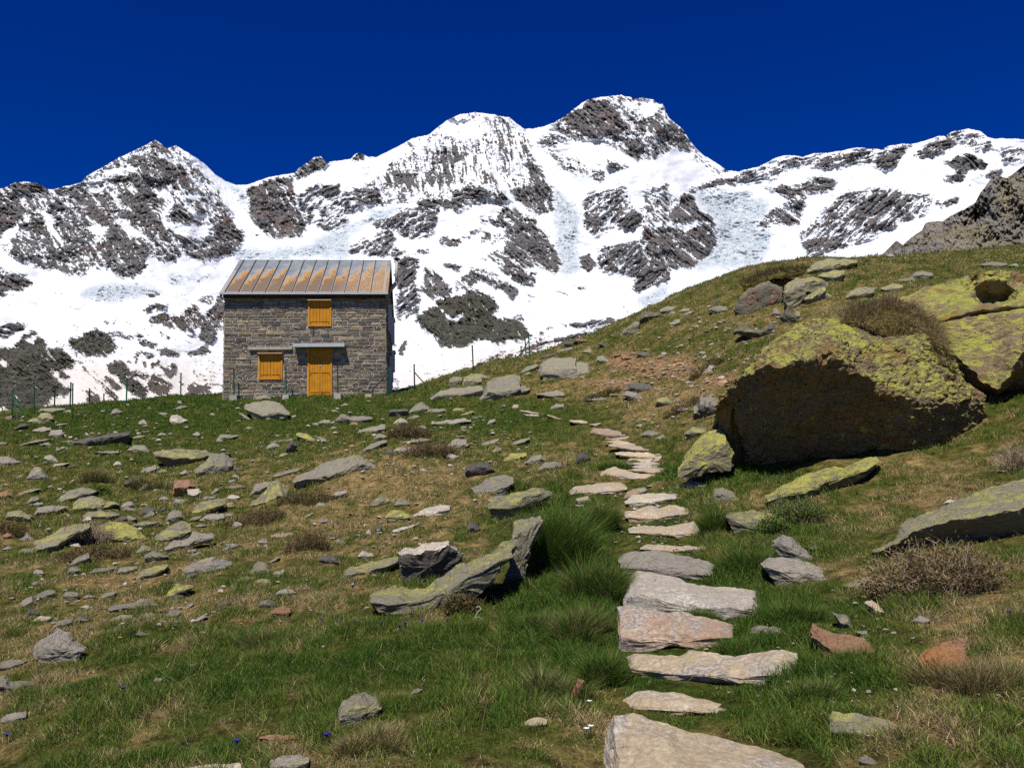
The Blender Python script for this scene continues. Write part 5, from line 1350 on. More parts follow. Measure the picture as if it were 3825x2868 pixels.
 ('F','d',[(838,280),(860,262),(1000,232),(1160,210),(1215,250),(1237,320),(1190,360),(1100,440),(1000,500),(920,512),(880,460),(850,400)],'dark angular block with a pale flat top balanced on the sloping slab',.82,.35),
 ('F','y',[(1570,100),(1620,68),(1760,55),(1740,120),(1690,200),(1660,330),(1640,490),(1560,540),(1500,530),(1540,380),(1560,200)],'tall upright lichened slab leaning into the big grass tussock',.8,.1),
 ('F','y',[(448,1370),(455,1290),(480,1230),(560,1180),(620,1173),(700,1200),(735,1260),(690,1320),(640,1380),(540,1400),(460,1412)],'round grey boulder with yellow spots alone in the foreground grass',.55,.2),
 ('P','p',[(1008,2840),(1047,2822),(1111,2814),(1157,2828),(1145,2860),(1105,2890),(1010,2890)],'grey-white stone cut by the bottom edge left of centre'), ('P','r',[(968,2752),(1020,2742),(1120,2748),(1100,2765),(1000,2770)],None),
 ('F','r',[(1920,1270),(1925,1220),(1970,1120),(1985,1080),(2030,1100),(2010,1150),(1970,1232)],'upright rusty splinter of stone left of the lowest steps',.8,.1), ('F','t',[(1620,1385),(1660,1350),(1740,1330),(1790,1345),(1780,1390),(1690,1412)],'pale straw-coloured lump in the grass left of the rusty splinter'), ('F','g',[(905,1192),(940,1150),(990,1148),(960,1192)],None), ('F','p',[(390,1112),(420,1085),(440,1112)],None),
 ('C','d',[(290,1590),(295,1530),(320,1500),(350,1510),(395,1550),(350,1600)],'dark jagged chunk below the white-crusted rock'),
 # outcrops along the crest right of the hut
 ('C','y',[(155,495),(160,430),(190,413),(258,418),(252,480),(180,505)],'upper left yellow-patched block of the layered outcrop',.6,.3), ('C','y',[(255,492),(268,418),(330,398),(402,420),(407,485),(330,495)],'middle yellow-patched block of the layered outcrop, right of another',.5,.4), ('C','g',[(15,577),(80,530),(160,503),(250,498),(330,487),(410,490),(422,545),(340,560),(240,562),(130,587)],'grey layered base of the outcrop just right of the free dark post',.5,.6),
 ('C','g',[(385,592),(440,465),(490,430),(600,403),(700,413),(645,440),(622,460),(700,475),(768,500),(700,545),(640,582),(500,617),(410,602)],'widest smooth outcrop with flat plates at its foot, beside the path\'s far end',.3,.6), ('C','g',[(835,370),(850,310),(900,280),(1020,263),(1110,280),(1112,310),(1200,320),(1232,380),(1220,430),(1120,440),(960,452),(860,432)],'big pale cracked boulder below the uphill fence corner',.5,.3),
 ('C','g',[(680,392),(740,340),(830,320),(800,362),(720,392)],None), ('C','y',[(720,402),(750,378),(775,390),(740,412)],None), ('C','g',[(310,392),(400,393),(470,432),(400,435)],None), ('C','g',[(810,547),(880,533),(960,518),(1020,535),(1027,560),(980,587),(910,567)],'lens-shaped slab right of the widest outcrop'), ('C','g',[(1185,602),(1190,573),(1260,566),(1337,575),(1320,600),(1230,607)],None,.45,1.0),
 ('C','p',[(900,657),(960,623),(1020,620),(1015,652),(950,662)],None), ('C','p',[(1220,547),(1240,528),(1310,550),(1250,560)],None), ('C','d',[(1490,500),(1520,465),(1620,458),(1687,490),(1680,522),(1600,542),(1520,522)],'dark layered rock, upper of a pair on the brown slope',.5,.6), ('C','g',[(1455,550),(1490,520),(1560,530),(1607,575),(1590,602),(1520,582)],'tan-tinged rock, lower of a pair on the brown slope'),
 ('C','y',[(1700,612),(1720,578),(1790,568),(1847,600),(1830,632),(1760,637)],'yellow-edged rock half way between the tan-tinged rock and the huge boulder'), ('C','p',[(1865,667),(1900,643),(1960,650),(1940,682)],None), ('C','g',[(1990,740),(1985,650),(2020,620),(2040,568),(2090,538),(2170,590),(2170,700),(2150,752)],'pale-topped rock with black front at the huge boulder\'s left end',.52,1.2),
 ('C','g',[(1260,300),(1265,265),(1310,255),(1357,290),(1340,325),(1290,322)],'rock split into two stacked pieces right of the cracked boulder'), ('C','d',[(1015,192),(1020,153),(1060,148),(1130,175),(1142,195),(1060,197)],'dark yellow-topped rock on the crest above the cracked boulder',.6,.8), ('C','r',[(1080,142),(1130,130),(1190,138),(1200,165),(1140,167)],'rust-dark slab on the crest beside the dark yellow-topped rock',.7,.8), ('C','g',[(945,232),(1000,210),(1080,193),(1097,215),(1020,237)],None), ('C','d',[(800,282),(870,253),(950,238),(1000,235),(900,267)],None), ('C','p',[(1150,227),(1210,208),(1262,235),(1200,242)],None), ('C','d',[(1270,165),(1300,153),(1377,205),(1330,202)],None),
 ('C','y',[(1440,105),(1470,60),(1540,10),(1580,0),(1592,60),(1540,100),(1460,130)],'yellow-green rock face on the skyline left of a black overhang',.75,.2), ('C','p',[(440,772),(460,743),(505,733),(490,770),(450,787)],None), ('C','Y',[(165,682),(200,648),(280,655),(230,682)],None), ('C','y',[(240,702),(330,670),(347,680),(280,712)],None), ('C','g',[(0,672),(60,653),(137,665),(120,690),(20,692)],None), ('C','g',[(340,717),(410,710),(402,724)],None),
 ('C','p',[(145,930),(200,880),(290,890),(297,940),(220,967),(160,962)],'round grey stone at the right end of the brown shrubs',.5,.3), ('C','g',[(330,952),(440,900),(530,878),(520,920),(400,947)],None), ('C','g',[(585,937),(680,890),(765,873),(740,902),(640,937)],None), ('C','y',[(480,980),(510,938),(552,950),(540,990),(500,1002)],None), ('C','Y',[(565,1040),(620,993),(740,988),(722,1030),(640,1067),(590,1062)],'small yellow slab at the edge of a bare earth hollow'), ('C','g',[(720,1062),(780,1010),(850,998),(892,1050),(860,1082),(760,1092)],'dark-fronted rock between the small yellow slab and an earth hollow',.6,.8), ('C','g',[(820,1112),(870,1060),(960,1053),(1022,1080),(940,1122),(850,1132)],None), ('C','d',[(1105,1080),(1120,1000),(1160,973),(1222,1020),(1200,1060),(1140,1092)],'dark cracked rock beside an earth hollow left of the steps',.6,.4),
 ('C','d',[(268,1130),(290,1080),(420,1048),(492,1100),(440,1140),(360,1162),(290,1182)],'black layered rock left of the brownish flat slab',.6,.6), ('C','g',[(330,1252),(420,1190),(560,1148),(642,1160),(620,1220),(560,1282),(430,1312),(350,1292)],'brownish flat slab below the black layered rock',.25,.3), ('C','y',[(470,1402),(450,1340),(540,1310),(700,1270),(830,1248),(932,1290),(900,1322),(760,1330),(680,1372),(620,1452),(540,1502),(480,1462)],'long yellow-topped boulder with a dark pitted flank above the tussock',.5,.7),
 # right of the path
 ('D','Y',[(50,1430),(110,1310),(180,1220),(270,1170),(345,1163),(400,1300),(395,1382),(250,1392),(120,1432)],'yellow-lichened rock at the dark mouth under the huge boulder',.6,.0,12.7), ('D','y',[(90,1190),(140,1150),(215,1153),(237,1180),(180,1227),(120,1212)],None,.5,.9), ('D','Y',[(580,1592),(700,1520),(800,1460),(950,1400),(1100,1398),(1180,1360),(1300,1343),(1322,1370),(1200,1440),(1100,1502),(900,1545),(700,1642),(600,1635)],'long yellow-green ledge at the foot of the huge boulder',.45,.7),
 ('C','r',[(1830,982),(1880,950),(1980,943),(1972,972)],'orange flat stone between steps and yellow-lichened rock'), ('C','g',[(1590,852),(1650,818),(1762,830),(1742,857),(1640,872)],None), ('C','p',[(1700,882),(1760,848),(1792,875),(1740,892)],None), ('C','p',[(1560,782),(1600,768),(1627,790),(1600,802)],None),
 ('G','y',[(1150,310),(1290,291),(1400,310),(1492,370),(1490,412),(1380,412),(1200,425),(1190,360)],'rounded lichened boulder right of the steps below the yellow-green ledge',.45,.3), ('G','p',[(1400,462),(1450,418),(1500,430),(1560,490),(1620,540),(1642,577),(1560,562),(1430,502)],'rough grey rock between the rounded boulder and the white-patched one',.5,.3), ('G','p',[(1340,572),(1380,538),(1480,543),(1600,565),(1672,610),(1697,672),(1640,692),(1560,682),(1480,702),(1440,692),(1390,622)],'domed rock with a white quartz patch right of the steps',.55,.4),
 ('G','y',[(1080,237),(1090,175),(1130,168),(1200,200),(1242,267),(1180,262),(1100,262)],'pale pointed rock in tall grass left of the fern-green shrub',.6,.2), ('G','t',[(905,152),(960,136),(1050,150),(1072,177),(960,172)],None), ('G','p',[(1260,957),(1270,918),(1330,903),(1440,913),(1452,962),(1350,972)],'blue-grey flat stone sunk in grass right of the rust-mauve step'), ('H','r',[(320,940),(330,888),(370,918),(500,948),(600,968),(672,1010),(667,1082),(600,1087),(520,1107),(460,1092),(380,1032)],'large tilted rust-coloured slab right of the steps',.35,.5), ('H','r',[(895,1087),(930,1048),(1020,990),(1100,968),(1147,980),(1167,1070),(1162,1170),(1110,1227),(1040,1162),(1000,1102),(920,1102)],'diamond-shaped tan and rust stone in the lower right grass',.35,.2),
 ('H','y',[(420,1402),(440,1368),(560,1368),(720,1400),(852,1460),(800,1482),(640,1502),(500,1512),(440,1452)],'pale flat slab under grass at the lower right',.3,.3), ('H','y',[(490,692),(560,658),(640,663),(632,712),(560,722)],None), ('H','t',[(610,777),(650,768),(727,830),(700,852),(650,822)],None), ('H','g',[(440,832),(520,848),(552,920),(500,932)],None), ('H','g',[(300,842),(340,813),(402,840),(360,862)],None), ('H','g',[(560,932),(620,928),(642,972)],None), ('H','p',[(850,882),(900,848),(962,870),(930,902)],None), ('H','r',[(1130,167),(1180,153),(1212,170),(1190,187)],None), ('H','w',[(1030,252),(1060,233),(1112,245),(1090,260)],None), ('H','g',[(320,492),(350,476),(392,500),(360,522)],None), ('H','g',[(580,1602),(620,1588),(702,1640),(600,1662)],None),
 # lower left
 ('E','p',[(245,750),(270,690),(340,620),(440,568),(510,600),(560,660),(640,700),(610,750),(590,800),(500,852),(400,852),(300,822)],'cracked grey boulder with a white broken face at the lower left',.6,.3), ('E','g',[(-40,840),(20,808),(100,793),(192,800),(130,840),(60,882),(-20,882)],None), ('E','g',[(-40,920),(40,908),(70,958),(282,953),(250,992),(130,1012),(60,1052),(-30,1042)],'long flat grey rock at the left edge below the cracked boulder',.4,.6), ('E','p',[(0,1242),(60,1198),(202,1178),(180,1252),(100,1282),(15,1282)],'pale smooth rock at the lower left edge'),
 ('E','d',[(175,482),(220,408),(302,435),(290,472),(200,492)],'small dark pyramid of rock above the cracked boulder',.6,.5), ('E','t',[(225,512),(300,466),(392,475),(330,522)],None), ('E','g',[(150,372),(200,328),(240,320),(282,370),(180,422)],None), ('E','g',[(250,322),(360,266),(412,275),(370,342),(300,352)],None), ('E','g',[(405,542),(440,503),(540,488),(552,530),(440,562)],None), ('E','g',[(560,502),(600,468),(682,495),(610,522)],None), ('E','w',[(600,402),(640,383),(702,400),(660,427)],None), ('E','g',[(740,332),(790,293),(882,273),(862,310),(780,347)],None), ('E','p',[(620,327),(660,303),(702,320),(650,347)],None), ('E','p',[(530,362),(600,343),(602,367)],None),
 ('E','g',[(815,407),(900,378),(1000,368),(1080,338),(1120,350),(1202,380),(1160,397),(1000,412),(880,437)],'thin winged slab propped above a dark gap at lower left',.4,1.1), ('E','Y',[(1240,322),(1260,288),(1330,233),(1452,233),(1442,260),(1350,292),(1280,337)],'small rock entirely yellow with lichen at lower left',.4,.3), ('E','g',[(1250,457),(1280,423),(1372,420),(1310,502),(1280,502)],None), ('E','g',[(1370,422),(1440,358),(1462,370),(1420,422)],None), ('E','p',[(1420,517),(1540,453),(1562,470),(1470,522)],None), ('E','g',[(840,492),(900,458),(1002,455),(980,497),(880,512)],None), ('E','d',[(835,582),(870,558),(1022,543),(960,577),(880,610)],None,.5,1.0), ('E','g',[(1010,602),(1050,578),(1112,600),(1060,637)],None), ('E','m',[(1050,522),(1090,503),(1132,520),(1090,532)],None), ('E','p',[(1150,962),(1160,933),(1217,930),(1200,977)],None), ('E','w',[(1400,862),(1420,833),(1482,818),(1460,852),(1420,882)],None), ('E','t',[(1400,1612),(1550,1583),(1820,1573),(1842,1609),(1830,1660),(1420,1660)],'straw-coloured flat stone at the bottom edge left of centre',.3,.3),
 # upper right slope
 ('D','k',[(400,422),(430,350),(500,290),(560,258),(620,248),(702,290),(707,360),(640,400),(590,452),(520,467),(430,457)],'dark rock face with two red painted outlines under a grass fringe',.82,.0), ('N2','y',[(1040,480),(1200,380),(1420,345),(1570,400),(1630,455),(1500,440),(1300,530),(1310,640),(1190,730),(1070,780),(1030,650)],'large yellow-green block right of the red painted outlines',.72,.15), ('N2','y',[(1310,600),(1500,450),(1595,465),(1610,560),(1690,630),(1560,600),(1480,670),(1370,730),(1320,700)],'tilted yellow plate right of the large yellow-green block',.45,.9), ('N2','Y',[(900,420),(920,325),(1030,295),(1185,365),(1185,440),(1030,490),(940,505)],'brightest yellow block above the red painted outlines',.5,.3), ('N2','g',[(860,850),(880,775),(940,785),(985,850),(940,910),(870,910)],None), ('N2','g',[(1165,860),(1200,810),(1245,830),(1235,935),(1190,955),(1170,900)],None), ('N2','k',[(960,910),(1060,780),(1170,850),(1245,970),(1130,1020),(1050,990)],'dark broken rock in the gap under the large yellow-green block',.7,.5),
 ('D','g',[(1960,205),(2010,190),(2060,200),(2040,215)],None), ('N3','g',[(1380,120),(1450,95),(1560,85),(1700,100),(1690,145),(1540,140)],'wide grey slab high on the hill near the right edge'), ('N3','y',[(1180,260),(1250,240),(1330,250),(1300,275)],None), ('N7','g',[(1480,190),(1530,155),(1620,140),(1720,160),(1745,240),(1640,235),(1540,215)],'broken rock left of the painted face on the slope',.6,.4), ('N7','d',[(1500,140),(1540,90),(1600,50),(1660,60),(1640,90),(1560,110)],None), ('N7','k',[(1780,450),(1830,415),(1920,390),(2010,410),(2010,500),(1900,480)],'dark-topped rock below the painted face',.6,.7),
 ('N3','g',[(620,250),(650,200),(720,190),(800,195),(865,215),(850,270),(760,300),(700,300)],'grey broken rock right of a dark notch on the upper hill',.6,.5),
 ('D','y',[(850,182),(900,140),(1000,108),(1172,118),(1140,152),(1010,187),(870,202)],'uppermost long slab on the right hill crest',.3,.8), ('D','y',[(920,212),(1000,185),(1087,178),(1070,230),(1040,262),(960,232)],'flat yellow slab just below the uppermost long one'), 
 ('D','y',[(1090,352),(1120,308),(1200,283),(1272,290),(1250,352),(1180,367),(1100,367)],'yellow squarish block above the dry grass mound',.5,.8), ('D','y',[(1310,292),(1380,263),(1452,275),(1430,312),(1340,317)],'yellow flat rock right of the squarish block'), ('D','y',[(1420,242),(1510,223),(1532,245),(1450,262)],None), ('D','p',[(2100,152),(2150,138),(2180,165)],None), ('D','p',[(1340,87),(1380,78),(1407,100),(1370,107)],None),
 ('D','k',[(400,562),(440,533),(560,550),(640,498),(702,560),(692,602),(620,592),(520,592)],'dark jagged ridge of rock below the painted face',.6,.7), 
 ('N7','k',[(620,302),(640,240),(700,208),(800,225),(900,223),(892,282),(760,332),(640,392)],'rock on the skyline with a black overhang beneath it',.6,1.2), ('N7','g',[(880,192),(960,148),(1172,150),(1160,192),(1000,212),(910,222)],'flat-topped rock on the skyline right of the black overhang'), ('N7','g',[(970,262),(1020,208),(1082,215),(1040,262)],None), ('N7','g',[(1120,207),(1160,173),(1302,175),(1280,197),(1160,232)],None), ('N7','g',[(1150,272),(1230,208),(1302,205),(1240,257)],None), ('N7','g',[(990,367),(1080,308),(1132,310),(1112,382),(1050,402)],None), ('N7','p',[(1300,412),(1330,373),(1372,395),(1340,422)],None),
 ('N7','d',[(585,722),(640,713),(720,708),(782,750),(700,792),(620,762)],'blue-grey slab lying in the orange rubble patch',.5,.6), ('N7','p',[(890,752),(900,713),(962,715),(960,752),(920,762)],None), ('N7','r',[(400,792),(410,748),(460,748),(522,790),(450,812)],'brightest orange stone at the left of the rubble patch'), ('N7','p',[(1360,712),(1440,703),(1452,740),(1400,747)],None), ('N7','p',[(1395,777),(1450,743),(1472,795),(1410,807)],None), ('N7','g',[(1100,907),(1200,858),(1352,850),(1340,892),(1180,912)],None), ('N7','p',[(1560,767),(1600,733),(1662,765)],None), ('N7','w',[(1395,985),(1430,940),(1470,890),(1510,868),(1642,920),(1560,972),(1470,972)],'pale pyramid-shaped rock left above the huge boulder',.7,.2), ('N7','p',[(1190,1082),(1240,1063),(1302,1100),(1220,1117)],None), ('N7','p',[(1240,1132),(1290,1113),(1312,1150),(1260,1162)],None), ('N7','g',[(1490,1165),(1550,1140),(1660,1130),(1600,1160),(1520,1172)],None), ('N7','r',[(660,690),(700,672),(765,680),(740,698)],None), ('N7','r',[(500,735),(540,705),(580,720),(560,750)],None), ('N7','p',[(1070,750),(1090,710),(1130,715),(1120,745)],None),
]
# path stones, far to near
STEPS = [
 ('N6','t',[(1170,1152),(1235,1148),(1240,1200),(1150,1192)],'short tan slab at the very top of the stone path'), ('N6','t',[(1260,1225),(1400,1238),(1620,1277),(1400,1268)],'thin tan strip of path, first below the short top slab'), ('N6','t',[(1310,1278),(1500,1285),(1560,1308),(1380,1302)],'thin tan strip of path tucked below the first strip'), ('N6','t',[(1640,1288),(1800,1328),(1950,1352),(1750,1347)],'long thin path slab where the path bends right'),
 ('N6','t',[(1960,1358),(2100,1383),(2212,1392),(2000,1384)],'thin path slab right of the bend'), ('C','t',[(1060,745),(1150,743),(1230,765),(1100,764)],'narrow ochre path slab before the pale wedge'), ('C','t',[(1210,772),(1300,763),(1260,788)],'pale wedge-shaped path stone above the mauve slab'), ('C','m',[(1220,832),(1240,806),(1370,812),(1482,845),(1440,868),(1320,870)],'broad mauve slab at the head of the steps'),
 ('C','t',[(1330,882),(1420,875),(1507,865),(1500,882),(1400,897)],'curved thin step right under the mauve slab'), ('C','t',[(1330,902),(1440,893),(1580,930),(1540,938),(1420,918)],'thin tan step, second under the mauve slab'), ('C','t',[(1355,932),(1400,918),(1560,935),(1712,960),(1660,974),(1480,960)],'long pale step slanting right, third under the mauve slab'), ('C','t',[(1410,987),(1500,980),(1640,988),(1747,1010),(1730,1034),(1600,1025),(1450,1010)],'wide tan step, fourth under the mauve slab'),
 ('C','t',[(1490,1047),(1540,1028),(1740,1033),(1742,1062),(1640,1063),(1530,1061)],'ochre step, fifth under the mauve slab'), ('C','w',[(1490,1067),(1600,1060),(1737,1058),(1725,1081),(1600,1085)],'pale thin step, sixth under the mauve slab'), ('C','w',[(1510,1092),(1600,1083),(1722,1086),(1720,1104),(1560,1107)],'greyish thin step, seventh under the mauve slab'), ('C','t',[(1500,1114),(1600,1103),(1780,1103),(1802,1120),(1780,1143),(1640,1134)],'ochre step just above the long curved one'),
 ('C','t',[(1285,1172),(1300,1130),(1400,1098),(1500,1128),(1600,1148),(1760,1148),(1792,1170),(1700,1194),(1560,1180),(1420,1155),(1340,1192)],'long curved step with a rounded grey left end'), ('C','t',[(1065,1272),(1100,1243),(1220,1233),(1300,1216),(1440,1213),(1492,1240),(1460,1272),(1300,1294),(1100,1303)],'broad tan slab left of the flight, below the curved step'), ('C','w',[(1480,1352),(1540,1308),(1700,1293),(1862,1300),(1840,1342),(1700,1369),(1540,1378)],'whitish step right of the grass tuft in the path'), ('C','m',[(1470,1322),(1500,1278),(1620,1248),(1642,1270),(1540,1313)],'ochre-brown stone wedged left above the whitish step'),
 ('C','t',[(1110,1332),(1200,1313),(1222,1350),(1130,1362)],'small tan stone under the broad left slab'), ('C','t',[(1100,1382),(1170,1373),(1172,1397)],'tiny tan stone below the small one left of the flight'), ('G','t',[(620,300),(660,295),(760,270),(800,285),(850,265),(950,290),(920,320),(800,345),(680,352),(640,335)],'double-peaked pale tan step'), ('G','t',[(640,392),(720,373),(830,380),(975,356),(1022,410),(1015,432),(880,423),(700,424)],'bright tan step below the double-peaked one'), ('G','t',[(700,492),(750,473),(950,483),(1052,483),(1040,503),(800,514)],'thin tan edge of a step mostly hidden by grass'),
 ('G','p',[(590,547),(620,523),(760,513),(940,538),(1112,590),(1105,652),(1000,642),(900,617),(760,609),(680,634),(620,602)],'grey-brown step with a dark gap at its lower left'), ('G','w',[(622,792),(640,663),(700,631),(850,653),(1000,688),(1130,698),(1292,725),(1322,800),(1230,852),(1100,832),(950,812),(800,808)],'largest whitish veined step'), ('G','m',[(590,1010),(595,815),(700,818),(850,838),(960,848),(1100,878),(1182,900),(1130,962),(1100,1007),(1000,1002),(900,972),(760,967),(680,1022),(600,1037)],'rust-mauve step with a black shaded left front'),
 ('G','t',[(645,1072),(700,1058),(900,1073),(980,1048),(1200,1063),(1440,1043),(1512,1060),(1527,1202),(1440,1207),(1280,1192),(1000,1182),(840,1178),(740,1164),(650,1112)],'widest tan step with a yellow spot at its left end'), ('G','t',[(625,1302),(680,1263),(760,1251),(900,1273),(1100,1308),(1280,1353),(1342,1360),(1150,1374),(1000,1354),(800,1364),(700,1354)],'tapering tan-grey step, second from the bottom edge'), ('G','t',[(540,1780),(535,1560),(560,1388),(660,1393),(740,1418),(850,1433),(1000,1488),(1150,1498),(1350,1543),(1520,1598),(1640,1657),(1740,1780)],'nearest large tan slab with yellow-spotted left end at the bottom edge'),
]


def size_word(w):
    return 'tiny' if w < 45 else 'small' if w < 85 else 'mid-sized' if w < 150 else 'large'


def shape_word(w, h):
    return 'flat stone' if w > 2.1 * h else 'stone' if w < 150 else 'rock'


LANDMARKS = []
AUTO = []


def build_stones():
    for i, e in enumerate(STONES + STEPS):
        crop, kind, pts, lab = e[:4]
        step = i >= len(STONES)
        f = e[4] if len(e) > 4 else (.34 if step else .45)
        u = e[5] if len(e) > 5 else (.3 if step else .75)
        P = pp(crop, pts)
        if step:
            P = P.mean(0) + (P - P.mean(0)) * [1.04, 1.12]
        w, h = np.ptp(P[:, 0]), np.ptp(P[:, 1])
        big = w > 170
        name = 'path_slab' if step else ('boulder' if big else 'rock')
        if not step and kind in 'yYg' and P[:, 1].mean() < 1500 and P[:, 0].mean() > 1600:
            f = max(f, .45)
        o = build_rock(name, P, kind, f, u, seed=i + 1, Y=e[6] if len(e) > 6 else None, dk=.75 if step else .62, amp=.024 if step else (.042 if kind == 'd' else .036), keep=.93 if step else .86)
        tag(o, lab, 'step' if step else ('boulder' if big else 'rock'), 'stone slabs of the footpath' if step else 'stones scattered on the grassy slope')
        if lab and ('pale flat top' in lab or 'pale-topped' in lab):  # sunlit top painted pale, shaded front painted dark, split by face direction
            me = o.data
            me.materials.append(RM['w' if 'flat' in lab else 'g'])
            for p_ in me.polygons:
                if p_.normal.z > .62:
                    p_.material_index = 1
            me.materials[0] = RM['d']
        c = P.mean(0)
        if lab and not step:
            LANDMARKS.append((c, w, lab))
        if not lab:
            AUTO.append((o, c, w, h, kind))
    return


build_stones()


def small_stones():
    rs = np.random.default_rng(31)
    zones = [(500, 1900, 480, 170, 26), (1150, 1650, 420, 110, 12), (600, 2230, 500, 110, 14), (1600, 1650, 200, 110, 6), (2500, 1480, 230, 110, 8), (2450, 1330, 260, 70, 5)]
    done = []
    for zx, zy, rx, ry, n in zones:
        k = 0
        while k < n:
            x, y = zx + rx * rs.uniform(-1, 1), zy + ry * rs.uniform(-1, 1)
            if any(abs(x - a) < 45 and abs(y - b) < 26 for a, b in done) or any(inpoly(np.array([x]), np.array([y]), pp(e[0], e[2]))[0] for e in STONES):
                continue
            w = rs.uniform(24, 58) * np.clip((y - 1000) / 900, .6, 1.3)
            h = w * rs.uniform(.35, .7)
            a = np.linspace(0, 2 * math.pi, 9)[:-1] + rs.uniform(-.25, .25, 8)
            r = rs.uniform(.75, 1.1, 8)
            t = rs.uniform(-.25, .1)
            P = np.stack([x + np.cos(a) * r * w / 2, y + np.sin(a) * r * h / 2 + t * np.cos(a) * w / 2], -1)
            kind = rs.choice(list('ggpprwdy'))
            o = build_rock('rock', P, kind, .5, .5, seed=900 + len(done), amp=.04, keep=.9)
            tag(o, None, 'rock', 'stones scattered on the grassy slope')
            AUTO.append((o, P.mean(0), np.ptp(P[:, 0]), np.ptp(P[:, 1]), kind))
            done.append((x, y))
            k += 1


small_stones()
# short names of things the remaining stones are described by
NEAR = [((985, 1545), 'the domed boulder before the hut'), ((1140, 1480), "the hut's door"), ((870, 1480), "the hut's left corner"), ((372, 1650), 'the long black-fronted block'), ((720, 1715), 'the broad layered slab'), ((800, 1735), 'the rounded boulder touching the layered slab'),
        ((690, 1830), 'the mauve undercut block'), ((470, 1990), 'the brightest yellow slab'), ((650, 1985), 'the orange-stained slab'), ((330, 2010), 'the big twiggy shrub'), ((1240, 1755), 'the longest humped boulder'), ((1010, 1850), 'the ragged yellowish slab'), ((1140, 1645), 'the yellow-capped dark rock'),
        ((1550, 1620), 'the long brown shrub'), ((1600, 2090), 'the balanced dark block'), ((1490, 1930), 'the yellow and white joined pair'), ((1800, 1850), 'the long yellow-topped boulder'), ((2090, 1385), 'the cracked boulder'), ((1880, 1450), 'the widest outcrop'), ((1700, 1440), 'the layered outcrop'), ((2480, 1370), 'the orange rubble patch'),
        ((2650, 1370), 'the pale pyramid rock'), ((2450, 1220), 'the skyline rock with black overhang'), ((2860, 1110), 'the painted rock face'), ((3050, 1080), 'the large yellow-green block'), ((3250, 1180), 'the dry grass mound'), ((3100, 1500), 'the huge boulder'), ((2640, 1680), 'the yellow rock at the cave mouth'), ((2290, 1700), 'the upper steps'), ((2250, 1620), 'the mauve slab'),
        ((2980, 2240), 'the white-patched domed rock'), ((3150, 2400), 'the rust-coloured slab'), ((3550, 2340), 'the diamond-shaped stone'), ((3600, 1960), 'the jutting grey slab'), ((3420, 2200), 'the brown shrub under the slab'), ((220, 2430), 'the cracked grey boulder'), ((500, 2265), 'the winged slab'), ((660, 2210), 'the all-yellow rock'), ((1340, 2640), 'the round foreground boulder'), ((760, 2110), 'the large smooth bedded slab'),
        ((110, 1600), 'the splayed fence post'), ((640, 2065), 'the yellowish ribbed slab'), ((500, 1770), 'the pointed mauve-grey rock'), ((1820, 1745), 'the black layered rock'), ((2070, 1740), 'the dark rock by the earth hollow'), ((3700, 990), 'the pale slab high at the right')]


def dirword(dx, dy):
    a = math.degrees(math.atan2(-dy, dx)) % 360
    return ['right of', 'above right of', 'above', 'above left of', 'left of', 'below left of', 'below', 'below right of'][int((a + 22.5) // 45) % 8]


def label_stones():
    used = set()
    lmk = np.array([p for p, _ in NEAR], float)
    cand = []
    for o, c, w, h, kind in AUTO:
        d = np.linalg.norm(lmk - c, axis=1)
        idx = np.argsort(d)
        first = f"{size_word(w)} {COLW[kind]} {shape_word(w, h)}"
        opts = []
        for a in idx[:3]:
            opts.append(f"{first} {dirword(c[0] - lmk[a][0], c[1] - lmk[a][1])} {NEAR[a][1]}")
        for a in idx[:2]:
            for b in idx[1:5]:
                if a != b:
                    opts.append(f"{first} {dirword(c[0] - lmk[a][0], c[1] - lmk[a][1])} {NEAR[a][1]}, {dirword(c[0] - lmk[b][0], c[1] - lmk[b][1])} {NEAR[b][1]}")
        tip = 'pointed' if h > .8 * w else 'slanting' if h > .5 * w else 'low'
        opts += [q.replace(first, first.replace(' ', f' {tip} ', 1)) for q in opts[:3]]
        for q in opts:
            if q not in used and len(q.split()) <= 16:
                break
        used.add(q)
        o['label'] = q


label_stones()


# ------------------------------------------------------------ red painted outlines on the rock face
def trail_marks():
    from mathutils.bvhtree import BVHTree
    host = [o for o in COL.objects if o.get('label', '').startswith('dark rock face with two red')][0]
    me = host.data
    loc = host.location
    bvh = BVHTree.FromPolygons([v.co + loc for v in me.vertices], [tuple(p.vertices) for p in me.polygons])
    red = plain('red_trail_paint', (.30, .018, .012), .7, .2, .3)
    for outl in ([(500, 650), (540, 590), (655, 555), (670, 665), (560, 725), (520, 700)], [(820, 575), (890, 525), (965, 590), (930, 660), (890, 700), (840, 725)]):
        P = resample(pp('N2', outl), 40)
        m = MB(); pts = []
        for x, y in P:
            d = ray(x, y)
            hit = bvh.ray_cast(Vector(EYE), Vector(d / np.linalg.norm(d)))
            if hit[0] is not None:
                pts.append(np.array(hit[0]) - d / np.linalg.norm(d) * .004)
        for a, b in zip(pts, pts[1:] + pts[:1]):
            if 1e-4 < np.linalg.norm(b - a) < .6:
                m.bar(a - np.array(loc), b - np.array(loc), .015, 5)
        if m.V:
            m.build('trail_mark', red, host)


trail_marks()


